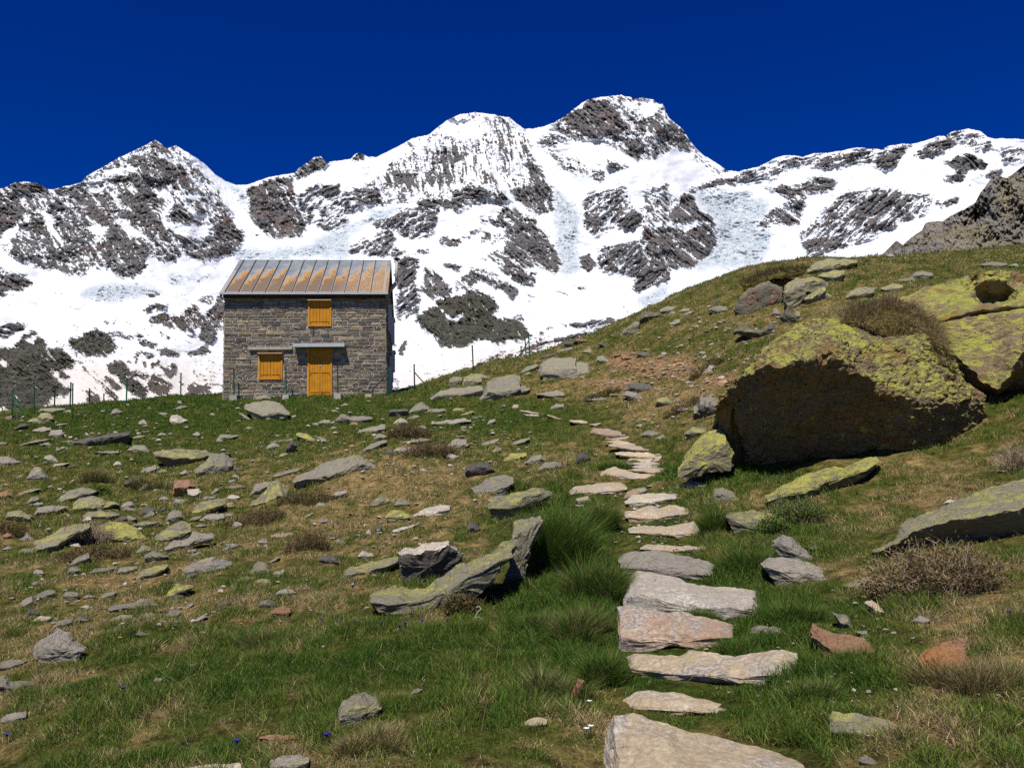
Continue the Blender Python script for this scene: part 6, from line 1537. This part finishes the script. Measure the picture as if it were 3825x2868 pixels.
# loose orange rubble of the eroded patch: nobody could count it
def rubble():
    rs = np.random.default_rng(21)
    b = MB()
    ph = [( -1, 0, 0), (1, 0, 0), (0, -1, 0), (0, 1, 0), (0, 0, -1), (0, 0, 1)]
    base = np.array(ph, float)
    tri = np.array([[0, 2, 5], [2, 1, 5], [1, 3, 5], [3, 0, 5], [2, 0, 4], [1, 2, 4], [3, 1, 4], [0, 3, 4]])
    n = 0
    pal = [(.36, .23, .12), (.33, .25, .17), (.28, .22, .16), (.38, .33, .26), (.24, .20, .16), (.44, .26, .12)]
    while n < 300:
        cx, cy, rx, ry = EARTH[rs.integers(len(EARTH))] if rs.random() > .5 else EARTH[0]
        x, y = rs.normal(cx, rx * .5), rs.normal(cy, ry * .5)
        Y = ground_hit(x, y)
        p = at(x, y, Y)
        s = .022 + .09 * rs.random() ** 2.2 * (1.8 if rs.random() < .1 else 1)
        v = base * np.array([s * rs.uniform(.8, 1.8), s * rs.uniform(.7, 1.3), s * rs.uniform(.25, .6)]) + rs.normal(0, .18 * s, (6, 3))
        a = rs.uniform(0, 6.28)
        c_, s_ = math.cos(a), math.sin(a)
        v = np.stack([v[:, 0] * c_ - v[:, 1] * s_, v[:, 0] * s_ + v[:, 1] * c_, v[:, 2]], -1)
        b.add(v + p + [0, 0, .01], tri, np.array(pal[rs.integers(len(pal))]) * rs.uniform(.75, 1.2))
        n += 1
    m = NT('rubble_stone')
    m.base(m.mix(1.0, m.attr('tone', 'Color'), m.mix(m.noise(m.obj(), 12.0, 5, .7), (.6, .6, .6), (1.3, 1.3, 1.3)), 'MULTIPLY'))
    o = b.build('gravel', m.m)
    tag(o, 'loose orange and grey rubble on the eroded earth patch', 'gravel', None, 'stuff')


rubble()


def pebbles():
    rs = np.random.default_rng(8)
    b = MB()
    base = np.array([(-1, 0, 0), (1, 0, 0), (0, -1, 0), (0, 1, 0), (.5, .6, .8), (-.5, .5, .9), (0, -.6, .8), (0, 0, -.6)], float)
    tri = np.array([[4, 5, 6], [1, 3, 4], [3, 5, 4], [3, 0, 5], [0, 6, 5], [0, 2, 6], [2, 1, 6], [1, 4, 6], [3, 1, 7], [0, 3, 7], [2, 0, 7], [1, 2, 7]])
    zones = [(500, 1930, 500, 230), (600, 2250, 600, 160), (1200, 1680, 500, 140), (1500, 1950, 300, 200), (2500, 1480, 260, 130), (330, 1620, 330, 90), (1750, 1650, 250, 120), (2700, 1250, 300, 120), (2450, 1950, 160, 260), (3100, 2500, 450, 250)]
    pal = [(.36, .33, .25), (.30, .28, .22), (.42, .38, .32), (.26, .25, .20), (.40, .34, .26)]
    for i in range(1500):
        zx, zy, rx, ry = zones[rs.integers(len(zones))]
        x, y = rs.normal(zx, rx * .6), rs.normal(zy, ry * .6)
        if y < 1000 or y > 2860:
            continue
        Y = ground_hit(x, y)
        p = at(x, y, Y)
        s = (3 + 6.5 * rs.random() ** 2) / FPX * Y
        v = base * np.array([s * rs.uniform(1, 1.8), s, s * rs.uniform(.4, .8)]) + rs.normal(0, .15 * s, (8, 3))
        a = rs.uniform(0, 6.28); c_, s_ = math.cos(a), math.sin(a)
        v = np.stack([v[:, 0] * c_ - v[:, 1] * s_, v[:, 0] * s_ + v[:, 1] * c_, v[:, 2]], -1)
        b.add(v + p + [0, 0, .35 * s + .012], tri, np.array(pal[rs.integers(len(pal))]) * rs.uniform(.8, 1.2))
    o = b.build('pebbles', bpy.data.materials['rubble_stone'])
    tag(o, 'small stones sown through the turf between the bigger rocks', 'pebbles', None, 'stuff')


pebbles()
# ------------------------------------------------------------ turf: blades, tussocks, shrubs, flowers
def blade_mat(name):
    m = NT(name)
    c = m.attr('tone', 'Color')
    m.base(c)
    m.b.inputs['Roughness'].default_value = .65
    m.b.inputs['Specular IOR Level'].default_value = .12
    tr = m.node('ShaderNodeBsdfTranslucent')
    m.L(c, tr.inputs[0])
    mx = m.node('ShaderNodeMixShader')
    mx.inputs[0].default_value = .28
    m.L(m.b.outputs[0], mx.inputs[1])
    m.L(tr.outputs[0], mx.inputs[2])
    m.L(mx.outputs[0], m.n['Material Output'].inputs[0])
    return m.m


BLADE = blade_mat('grass_blade')


def blades(base, L, lean, az, w, droop, col, tip, rs):
    """5-vertex blades: base (n,3), length, lean from vertical, azimuth, width, droop (extra lean of the upper half)"""
    n = len(base)
    a1, a2 = lean, np.minimum(lean + droop, 2.2)
    hx, hy = np.cos(az), np.sin(az)
    d1 = np.stack([np.sin(a1) * hx, np.sin(a1) * hy, np.cos(a1)], -1)
    d2 = np.stack([np.sin(a2) * hx, np.sin(a2) * hy, np.cos(a2)], -1)
    p1 = base + d1 * (L * .55)[:, None]
    p2 = p1 + d2 * (L * .45)[:, None]
    # blade faces turned at random about their axis
    t = rs.uniform(0, math.pi, n)
    sd = np.stack([np.cos(t), np.sin(t), np.zeros(n)], -1) * (w * .5)[:, None]
    V = np.stack([base - sd, base + sd, p1 - sd * .8, p1 + sd * .8, p2], 1).reshape(-1, 3)
    k = np.arange(n)[:, None] * 5
    Q = k + np.array([[0, 1, 3, 2]])
    T = k + np.array([[2, 3, 4]])
    C = np.repeat(col[:, None, :], 5, axis=1)
    C[:, 4] = tip
    return V, Q, T, C.reshape(-1, 3)


def off_stones(x, y):
    ok = np.ones(len(x), bool)
    for H, keep in HULLS:
        c = H.mean(0)
        P = c + (H - c) * keep
        m = (x > P[:, 0].min()) & (x < P[:, 0].max()) & (y > P[:, 1].min()) & (y < P[:, 1].max())
        idx = np.where(m)[0]
        if len(idx):
            ok[idx[inpoly(x[idx], y[idx], P)]] = False
    return ok


# places where the grass stands long: pixel, radii, added length in metres
TALL = [(2070, 2040, 90, 150, .16), (2160, 2260, 110, 150, .14), (2230, 2000, 60, 120, .12), (2100, 2420, 130, 120, .10), (1950, 2290, 120, 60, .08), (2020, 2560, 120, 160, .08), (2700, 1960, 110, 110, .13), (2720, 2130, 150, 100, .11), (2880, 2330, 160, 120, .09), (2560, 1780, 200, 40, .10),
        (2860, 1750, 150, 40, .10), (2250, 1760, 90, 50, .10), (2380, 2150, 60, 40, .06), (3050, 2500, 200, 90, .07), (3000, 2750, 240, 130, .07), (2700, 2640, 300, 60, .06), (1800, 2350, 220, 90, .06), (1000, 2450, 300, 120, .04), (2450, 1950, 60, 200, .05), (3500, 2700, 300, 150, .06), (2550, 1850, 120, 70, .10),
        (2230, 2520, 60, 90, .08), (2900, 2150, 90, 60, .10), (3100, 2060, 60, 60, .06), (2000, 1830, 120, 60, .08), (1150, 2820, 500, 80, .03)]


def build_grass():
    rs = np.random.default_rng(42)
    N = 1050000
    y0, y1, p = 2.1, 44.0, -.62
    u = rs.random(N)
    y = ((y0 ** (p + 1)) + u * (y1 ** (p + 1) - y0 ** (p + 1))) ** (1 / (p + 1))
    nn = 420000
    y = np.concatenate([y, 2.1 + 7.5 * rs.random(nn) ** 1.25])
    N = N + nn
    x = rs.uniform(-1, 1, N) * (.67 * y + .7)
    # clumping: pull blades toward random tuft centres
    q = .35
    cx, cy = np.round(x / q) * q, np.round(y / q) * q
    jx, jy = perlin(cx * 5.3, cy * 4.7, .5) * .3, perlin(cx * 4.9, cy * 5.9, 7.5) * .3
    k = rs.random(N) ** .8 * .34
    x, y = x + (cx + jx - x) * k, y + (cy + jy - y) * k
    ok = off_stones(x, y)
    hb, hw_ = at(1140, 1476, 36.0), 3.45
    ok &= ~((np.abs(x - hb[0]) < hw_ + .05) & (y > 35.95) & (y < 43))
    x, y = x[ok], y[ok]
    z = terrain(x, y)
    px, py = proj(np.stack([x, y, z], -1))
    e = earthness(x, y, z)
    ok = rs.random(len(x)) > e * 1.1
    x, y, z, px, py = x[ok], y[ok], z[ok], px[ok], py[ok]
    n = len(x)
    g = greenness(x, y, z)
    tall = np.zeros(n)
    for cx, cy, rx, ry, a in TALL:
        tall = np.maximum(tall, a * np.exp(-(((px - cx) / rx) ** 2 + ((py - cy) / ry) ** 2)))
    patch = np.clip(.75 + 1.0 * fbm(x * 1.7, y * 1.7, 3.0, 2), .3, 1.8)
    L = (.045 + .075 * rs.random(n) ** 1.6) * patch + tall * (.45 + .7 * rs.random(n))
    pw = np.interp(py, [1590, 1640, 1720, 1900, 1980, 2100, 2250, 2400, 2600, 2900], [90, 110, 120, 150, 160, 200, 230, 250, 280, 320])
    pc = np.interp(py, [1590, 1640, 1720, 1800, 1900, 1980, 2100, 2250, 2400, 2600, 2900], [2230, 2310, 2370, 2330, 2370, 2420, 2450, 2490, 2500, 2520, 2530])
    onpath = np.exp(-((px - pc) / pw) ** 4) * (py > 1560)
    L *= np.clip(.85 + y / 60, .85, 1.5) * (1 - .55 * onpath)
    dry = rs.random(n) < (.88 - .80 * sst(.20, .72, g))
    L = np.where(dry, L * .85, L)
    w = np.maximum(.0036, .00062 * y) * rs.uniform(.7, 1.3, n)
    lean = np.abs(rs.normal(.35, .30, n)) + dry * .35
    az = rs.uniform(0, 2 * math.pi, n)
    droop = rs.uniform(.1, .7, n) + tall * 2.2
    var = rs.uniform(.45, 1.6, n)[:, None]
    gcol = np.array([.066, .132, .018]) * (1 - g[:, None] * .22) + np.array([.09, .06, .016]) * (1 - g[:, None])
    gcol = gcol + np.array([.06, .09, .01]) * (rs.random(n)[:, None] ** 4)
    dcol = np.array([.50, .395, .215]) + (np.array([.25, .175, .085]) - np.array([.50, .395, .215])) * rs.random(n)[:, None]
    col = np.where(dry[:, None], dcol, gcol) * var
    tipc = np.where((rs.random(n) < .3 * (1 - g))[:, None] & ~dry[:, None], dcol, col)
    base = np.stack([x, y, z - .012], -1)
    V, Q, T, C = blades(base, L, lean, az, w, droop, col, tipc, rs)
    o = mk('grass', V, [Q, T], BLADE, smooth=False, cols={'tone': C})
    tag(o, 'short alpine turf of green and straw blades over the whole slope', 'grass', None, 'stuff')
    # long dry stalks lying about in the foreground
    n = 7000
    y = 2.6 + 11 * rs.random(n) ** 1.2
    x = rs.uniform(-1, 1, n) * (.66 * y + .4)
    ok = off_stones(x, y)
    x, y = x[ok], y[ok]
    cl = fbm(x * .9, y * .9, 12.0, 2) > -.02
    x, y = x[cl], y[cl]
    n = len(x)
    z = terrain(x, y)
    base = np.stack([x, y, z + .01], -1)
    col = (np.array([.36, .29, .15]) * rs.uniform(.7, 1.25, n)[:, None])
    V, Q, T, C = blades(base, rs.uniform(.08, .26, n), rs.uniform(.8, 1.5, n), rs.normal(math.pi * .9, 1.2, n), np.maximum(.0016, .00036 * y), rs.uniform(0, .35, n), col, col, rs)
    o = mk('dry_stalks', V, [Q, T], BLADE, smooth=False, cols={'tone': C})
    tag(o, 'long dry straw stalks lying through the turf', 'grass', None, 'stuff')


build_grass()

# tussocks that stand out one by one: base px, half width px, height px, dryness, blades, label
TUSS = [
 (2090, 2130, 120, 270, .08, 4200, 'tallest shaggy green tussock beside the upright lichened slab'), (2250, 1990, 62, 150, .1, 1600, 'upright green tuft growing in the path below the broad left slab'), (2010, 2350, 90, 110, .3, 1500, 'dense green tussock below the upright lichened slab'),
 (2240, 2250, 110, 200, .15, 2600, 'shaggy green tussock left of the grey-brown step'), (2150, 2400, 100, 170, .3, 2000, 'overhanging tussock left of the rust-mauve step'), (2260, 2560, 80, 170, .12, 1700, 'green tuft at the left end of the widest tan step'), (2080, 2620, 90, 150, .35, 1500, 'half dry tussock beside the rusty splinter'),
 (2700, 1995, 75, 130, .12, 1900, 'green tuft right of the bright tan step'), (2800, 2130, 90, 110, .1, 1600, 'green tuft below the rounded lichened boulder'), (2560, 1770, 80, 60, .05, 1200, 'dark green tuft in front of the yellow rock at the cave mouth'), (2290, 1760, 70, 55, .1, 1000, 'low green tuft above the long curved step'), (1900, 1830, 70, 60, .15, 1000, 'low green tuft left above the long yellow-topped boulder'),
 (3010, 2330, 80, 120, .1, 1300, 'green tuft in front of the white-patched domed rock'), (3060, 2610, 110, 110, .2, 1600, 'green tuft between rust-coloured and diamond-shaped stones'), (3640, 2560, 150, 150, .75, 2200, 'dry straw tussock at the lower right'), (560, 1830, 70, 70, .55, 1200, 'half dry tussock left of the mauve undercut block'), (350, 1800, 60, 60, .6, 900, 'pale dry tussock above the long low slab'),
 (1380, 2800, 120, 90, .7, 1600, 'dry straw tussock near the bottom edge'), (1010, 2420, 130, 100, .3, 1500, 'spiky green tussock in the lower left meadow'), (2620, 2330, 70, 80, .1, 1200, 'small green tuft at the right end of the largest whitish step'), (2790, 2440, 90, 90, .1, 1300, 'green tuft at the right end of the widest tan step'),
]


def build_tussocks():
    rs = np.random.default_rng(77)
    for bx, by, hw_, ht, dryn, n, lab in TUSS:
        n = int(n * 2.6)
        Y = ground_hit(bx, by)
        rad = hw_ / FPX * Y
        Lh = 1.1 * ht / FPX * Y
        c = at(bx, by, Y)
        nc = 7
        ca_ = rs.uniform(-1, 1, (nc, 2)) * [.75, .5]
        ch = rs.uniform(.55, 1.1, nc)
        ki = rs.integers(0, nc, n)
        a = rs.uniform(0, 2 * math.pi, n)
        r = np.sqrt(rs.random(n))
        ox, oy = np.cos(a) * r * rad * .5 + ca_[ki, 0] * rad, np.sin(a) * r * rad * .4 + ca_[ki, 1] * rad
        X, Yy = c[0] + ox, c[1] + oy + .1 * rad
        keep = off_stones(X, Yy)
        if keep.sum() > n * .3:
            a, r, X, Yy, ki = a[keep], r[keep], X[keep], Yy[keep], ki[keep]
        m = len(X)
        Z = terrain(X, Yy)
        L = Lh * rs.uniform(.45, 1.15, m) * (1.0 - .3 * r) * ch[ki]
        lean = r * .42 * rs.uniform(.5, 1.2, m) + np.abs(rs.normal(0, .14, m))
        az = np.arctan2(np.sin(a), np.cos(a)) + rs.normal(0, .5, m)
        droop = rs.uniform(.1, .55, m) + .35 * r
        dry = rs.random(m) < dryn
        var = rs.uniform(.55, 1.45, m)[:, None]
        gc = np.array([.058, .125, .016]) + np.array([.06, .08, .008]) * rs.random(m)[:, None] ** 2
        dc = np.array([.30, .225, .11])
        col = np.where(dry[:, None], dc, gc) * var
        tip = np.where((rs.random(m) < .12)[:, None], dc, col)
        org = np.array([c[0], c[1], float(terrain(c[0], c[1]))])
        V, Q, T, C = blades(np.stack([X, Yy, Z - .02], -1) - org, L, lean, az, np.maximum(.0038, .0006 * Y) * rs.uniform(.7, 1.3, m), droop, col, tip, rs)
        o = mk('grass_tussock', V, [Q, T], BLADE, cols={'tone': C})
        o.location = org
        tag(o, lab, 'tussock', 'grass tussocks on the slope')


build_tussocks()


def grassy_mound(poly, Y, lab, n, dryn, seed, L0):
    """an earth mound between rocks with a shaggy coat of hanging grass"""
    rs = np.random.default_rng(seed)
    o = build_rock('grass_mound', poly, None, .35, .1, seed, 1.1, .03, Y, bpy.data.materials['turf_ground'], keep=.0)
    me = o.data
    col = np.tile(np.array([.10, .085, .03, 1], np.float32), (len(me.vertices), 1))
    at_ = me.attributes.new('turf', 'FLOAT_COLOR', 'POINT'); at_.data.foreach_set('color', col.ravel())
    P = np.array([p.center for p in me.polygons]); Nn = np.array([p.normal for p in me.polygons]); A = np.array([p.area for p in me.polygons])
    okm = (Nn[:, 2] > -.25)
    P, Nn, A = P[okm], Nn[okm], A[okm]
    i = rs.choice(len(P), n, p=A / A.sum())
    base = P[i] + rs.normal(0, .02, (n, 3))
    az = np.arctan2(Nn[i, 1], Nn[i, 0]) + rs.normal(0, .5, n)
    lean = np.clip(np.arccos(np.clip(Nn[i, 2], -1, 1)) * .9 + np.abs(rs.normal(.2, .25, n)), 0, 1.7)
    dry = rs.random(n) < dryn
    c = np.where(dry[:, None], np.array([.40, .30, .165]), np.array([.085, .105, .024])) * rs.uniform(.55, 1.4, n)[:, None]
    lump = np.clip(.8 + 1.1 * fbm(base[:, 0] * 2.2, base[:, 1] * 2.2, base[:, 2] * 2.2, 2), .25, 1.6)
    V, Q, T, C = blades(base, L0 * lump * (.3 + .9 * rs.random(n) ** 1.5), lean, az, np.full(n, max(.004, .0006 * Y)), rs.uniform(.3, 1.0, n), c, c, rs)
    mk('blades', V, [Q, T], BLADE, o, cols={'tone': C})
    tag(o, lab, 'grass mound')


grassy_mound(pp('D', [(1060, 490), (1180, 410), (1300, 372), (1430, 372), (1560, 430), (1660, 520), (1700, 640), (1640, 690), (1560, 610), (1420, 600), (1300, 585), (1180, 520)]), 12.95, 'shaggy dry grass mound wedged between the huge boulder and the sunlit slab', 9000, .78, 51, .24)
grassy_mound(pp('N2', [(430, 440), (480, 395), (640, 318), (820, 262), (1000, 240), (1250, 240), (1340, 200), (1300, 300), (1180, 350), (1080, 325), (900, 330), (780, 370), (680, 410), (560, 450), (455, 500)]), ground_hit(2860, 1195) + 2.6, 'shaggy grass fringe hanging over the painted rock face', 4200, .4, 52, .22)
grassy_mound(pp('D', [(1600, 560), (1660, 590), (1700, 660), (1720, 760), (1660, 740), (1610, 690)]), 12.6, 'small hanging grass tuft in the cleft right of the shaggy dry mound', 1600, .7, 53, .24)

# ------------------------------------------------------------ dwarf shrubs
TWIG = plain('bare_twig', (.33, .255, .18), .85, .1, .35, 20.0, .0)
HEATH = plain('heather_twig', (.16, .11, .062), .85, .1, .35, 20.0, .0)
LEAFM = blade_mat('shrub_leaf')
SHRUBS = [
 (313, 2035, 165, 95, 'tw', .02, 260, 'bushy grey twiggy shrub between two yellowish slabs on the left'), (350, 2085, 250, 45, 'he', .25, 300, 'low brown heather strip below the bushy grey shrub'), (40, 2000, 110, 55, 'he', .3, 160, 'brown heather patch under the black overhang at the left edge'),
 (1610, 1715, 170, 75, 'he', .15, 300, 'brown twiggy shrub ending at a round grey stone'), (1530, 1640, 150, 55, 'he', .3, 240, 'flatter brown shrub above left of the round grey stone'), (950, 1955, 200, 55, 'he', .2, 260, 'dark heather below the ragged yellowish slab'), (1140, 1885, 190, 50, 'he', .35, 220, 'olive-brown heather under the longest humped boulder'),
 (1147, 2060, 130, 80, 'he', .15, 240, 'reddish twiggy bush alone in the middle of the straw slope'), (3490, 2250, 360, 215, 'tw', .7, 420, 'large tangled bare shrub under the jutting grey slab'), (1723, 2300, 70, 80, 'he', .6, 130, 'small leafy brown shrub at the foot of the sloping slab'), (3800, 1775, 90, 130, 'tw', .1, 160, 'grey bare shrub cut by the right edge'),
 (1950, 1990, 60, 70, 'he', .5, 90, 'little dark shrub under the long yellow-topped boulder'), (2970, 1970, 150, 110, 'gr', 1.0, 240, 'fern-green leafy plant at the end of the yellow-green ledge'), (2890, 2000, 80, 70, 'gr', 1.0, 120, 'small green leafy plant before the rounded lichened boulder'), (372, 1850, 60, 34, 'gr', 1.0, 110, 'bright green leafy clump by the long low slab'),
 (2640, 1395, 120, 40, 'he', .3, 150, 'dark heather beside the orange rubble'), (2560, 1530, 150, 36, 'he', .3, 150, 'brown heather left of the black-fronted rock'), (2250, 1490, 120, 30, 'he', .3, 120, 'brown heather between the path and the lens-shaped slab'),
]


def build_shrubs():
    rs = np.random.default_rng(99)
    for bx, by, wp, hp, kind, leaf, n, lab in SHRUBS:
        Y = ground_hit(bx, by - .12 * hp)
        sc = Y / FPX
        Wd, H = wp * sc, hp * sc
        c = at(bx, by - .12 * hp, Y)
        c[2] = float(terrain(c[0], c[1]))
        root = empty('shrub', c)
        tag(root, lab, 'shrub', 'dwarf shrubs on the slope')
        pts, V, Q, T, LB = [], [], [], [], []
        rr = max(.0028, .00033 * Y)
        tw = MB()
        def tube(a, b, r):
            d = b - a
            s = np.cross(d, [.3, .5, .8]); s /= np.linalg.norm(s) + 1e-9
            t = np.cross(d, s); t /= np.linalg.norm(t) + 1e-9
            ring = [s, -.5 * s + .866 * t, -.5 * s - .866 * t]
            v = np.array([a + q * r for q in ring] + [b + q * r * .7 for q in ring])
            tw.add(v, [[0, 1, 4, 3], [1, 2, 5, 4], [2, 0, 3, 5]])
        for i in range(n):
            a = np.array([rs.uniform(-.5, .5) * Wd, rs.uniform(-.25, .3) * Wd * .7, 0.0])
            a[2] = float(terrain(c[0] + a[0], c[1] + a[1])) - c[2]
            edge = 1 - (2 * abs(a[0]) / Wd) ** 2 * .6
            d = np.array([rs.normal(a[0] / Wd * 1.2, .5), rs.normal(-.15, .45), rs.uniform(.5, 1.1)])
            d /= np.linalg.norm(d)
            ln = H * edge * rs.uniform(.22, .42)
            p = a
            for s in range(3):
                q = p + d * ln * .75
                tube(p, q, rr * (1.1 - .25 * s))
                if s:
                    for _ in range(2):
                        e = d + rs.normal(0, .6, 3); e /= np.linalg.norm(e)
                        r_ = q + e * ln * .5
                        tube(q, r_, rr * .6)
                        LB.append(r_)
                LB.append(q)
                p = q
                d = d + rs.normal(0, .38, 3) + [0, 0, .05]; d /= np.linalg.norm(d)
        m = HEATH if kind == 'he' else TWIG
        tw.build('twigs', m, root)
        k = int(len(LB) * (3 if kind == 'gr' else 3.4) * leaf)
        if k:
            LBa = np.array(LB)[rs.integers(0, len(LB), k)] + rs.normal(0, .012 + .03 * H, (k, 3))
            col = np.array({'he': (.12, .098, .034), 'tw': (.20, .145, .06), 'gr': (.085, .15, .018)}[kind]) * rs.uniform(.5, 1.5, (k, 1))
            V, Q, T, C = blades(LBa, np.full(k, max(.025, .0019 * Y)) * rs.uniform(.6, 1.3, k), rs.uniform(.2, 1.4, k), rs.uniform(0, 6.28, k), np.full(k, max(.012, .0011 * Y)), np.full(k, .2), col, col, rs)
            mk('leaves', V, [Q, T], LEAFM, root, cols={'tone': C})


build_shrubs()

# ------------------------------------------------------------ flowers
PETB = plain('gentian_petal', (.012, .010, .30), .5, .2, .3, 60, 0)
PETY = plain('yellow_petal', (.75, .48, .01), .5, .2, .2, 60, 0)
PETW = plain('white_petal', (.8, .8, .76), .5, .2, .1, 60, 0)
STEM = plain('flower_stem', (.05, .10, .02), .6, .2, .2, 60, 0)
FLOWERS = [('F', 1370, 35, 'b', 'blue gentian beside the dark jagged chunk'), ('F', 545, 508, 'b', 'blue gentian alone left of the sloping slab\'s lower end'), ('F', 338, 722, 'b', 'leftmost blue gentian of the row below the sloping slab'), ('F', 452, 730, 'b', 'second blue gentian from the left in the row below the sloping slab'), ('F', 560, 745, 'b', 'third blue gentian from the left in the row below the sloping slab'),
           ('F', 722, 750, 'b', 'fourth blue gentian from the left, faintest of the row'), ('F', 845, 770, 'b', 'fifth blue gentian from the left, lowest of the row'), ('F', 880, 752, 'b', 'sixth blue gentian from the left, right of the lowest one'), ('F', 986, 735, 'b', 'largest blue gentian of the row below the sloping slab'), ('F', 1150, 730, 'b', 'rightmost blue gentian of the row below the sloping slab'),
           ('F', 1283, 560, 'b', 'blue gentian at the small leafy brown shrub'), ('F', 378, 1494, 'b', 'blue gentian left below the round foreground boulder'), ('E', 920, 1042, 'b', 'blue gentian alone in the lower left meadow'), ('E', 53, 1398, 'b', 'blue gentian near the lower left picture corner'), ('E', 1780, 1460, 'b', 'blue gentian left of the bottom straw-coloured stone'), ('H', 1382, 858, 'b', 'blue gentian near the right edge above the diamond-shaped stone'),
           ('A', 560, 1048, 'y', 'left yellow flower of the bunch beside the broad lichened slab'), ('A', 575, 1042, 'y', 'middle yellow flower of the bunch beside the broad lichened slab'), ('A', 590, 1052, 'y', 'right yellow flower of the bunch beside the broad lichened slab'), ('A', 1052, 612, 'y', 'yellow flower under the pale angular rock on the left slope'), ('A', 345, 1132, 'y', 'yellow flower below the flat-topped slab near the left edge'), ('E', 900, 650, 'y', 'yellow flower right below the dark thin plate at lower left'),
           ('E', 1810, 540, 'y', 'yellow flower in the green meadow right of the all-yellow rock'), ('H', 1364, 594, 'y', 'yellow flower in shade under the jutting grey slab'), ('N6', 1150, 1278, 'y', 'left yellow flower of the pair below the top path slab'), ('N6', 1165, 1286, 'y', 'right yellow flower of the pair below the top path slab'), ('N6', 262, 1084, 'y', 'yellow flower at the foot of the layered outcrop'), ('G', 430, 1340, 'w', 'white flower left of the tapering step'), ('G', 415, 1492, 'w', 'left white flower of the pair beside the nearest slab'), ('G', 438, 1478, 'w', 'right white flower of the pair beside the nearest slab')]


def build_flowers():
    rs = np.random.default_rng(5)
    for crop, x, y, k, lab in FLOWERS:
        q = pp(crop, [(x, y)])[0]
        Y = ground_hit(q[0], q[1] + 14)
        c = at(q[0], q[1] + 14, Y)
        c[2] = float(terrain(c[0], c[1]))
        top = np.array([0, 0, max(.05, 14 / FPX * Y)])
        s = max(.017, 5.5 / FPX * Y) * (1.25 if 'largest' in lab else .8 if 'faintest' in lab else 1) * (.8 if k != 'b' else 1)
        root = empty('flower', c)
        kind = {'b': 'blue gentians', 'y': 'yellow flowers', 'w': 'white flowers'}[k]
        tag(root, lab, 'flower', kind + ' in the turf')
        m = MB(); m.bar((0, 0, -.02), top, .0025, 5); m.build('stem', STEM, root)
        b = MB()
        n = 5
        for i in range(n):
            a, a2, am = (2 * math.pi * (i + d) / n for d in (0, 1, .5))
            r0_, r1 = s * .25, s
            v = [top + [math.cos(a) * r0_, math.sin(a) * r0_, -s * .5], top + [math.cos(a2) * r0_, math.sin(a2) * r0_, -s * .5], top + [math.cos(a2) * r1 * .8, math.sin(a2) * r1 * .8, s * .25], top + [math.cos(am) * r1 * 1.2, math.sin(am) * r1 * 1.2, s * .35], top + [math.cos(a) * r1 * .8, math.sin(a) * r1 * .8, s * .25]]
            b.add(np.array(v), [[0, 1, 2, 4]])
            b.T.append(np.array([[4, 2, 3]]) + b.n - 5)
        b.build('petals', {'b': PETB, 'y': PETY, 'w': PETW}[k], root)


build_flowers()


def dead_twig():
    P = pp('F', [(1318, 752), (1322, 700), (1350, 690), (1372, 705), (1345, 720)])
    Q = pp('F', [(1322, 700), (1345, 660), (1366, 640), (1352, 622), (1335, 632)])
    Y = ground_hit(*P[0])
    c = at(*P[0], Y)
    b = MB()
    for line in (P, Q):
        for a, d in zip(line[:-1], line[1:]):
            b.bar(at(*a, Y) - c, at(*d, Y) - c, .0035, 6)
    o = b.build('dead_twig', plain('bleached_wood', (.42, .38, .31), .8, .1, .2))
    o.location = c
    tag(o, 'curly bleached twig standing in the turf right of the gentian row', 'twig')


dead_twig()
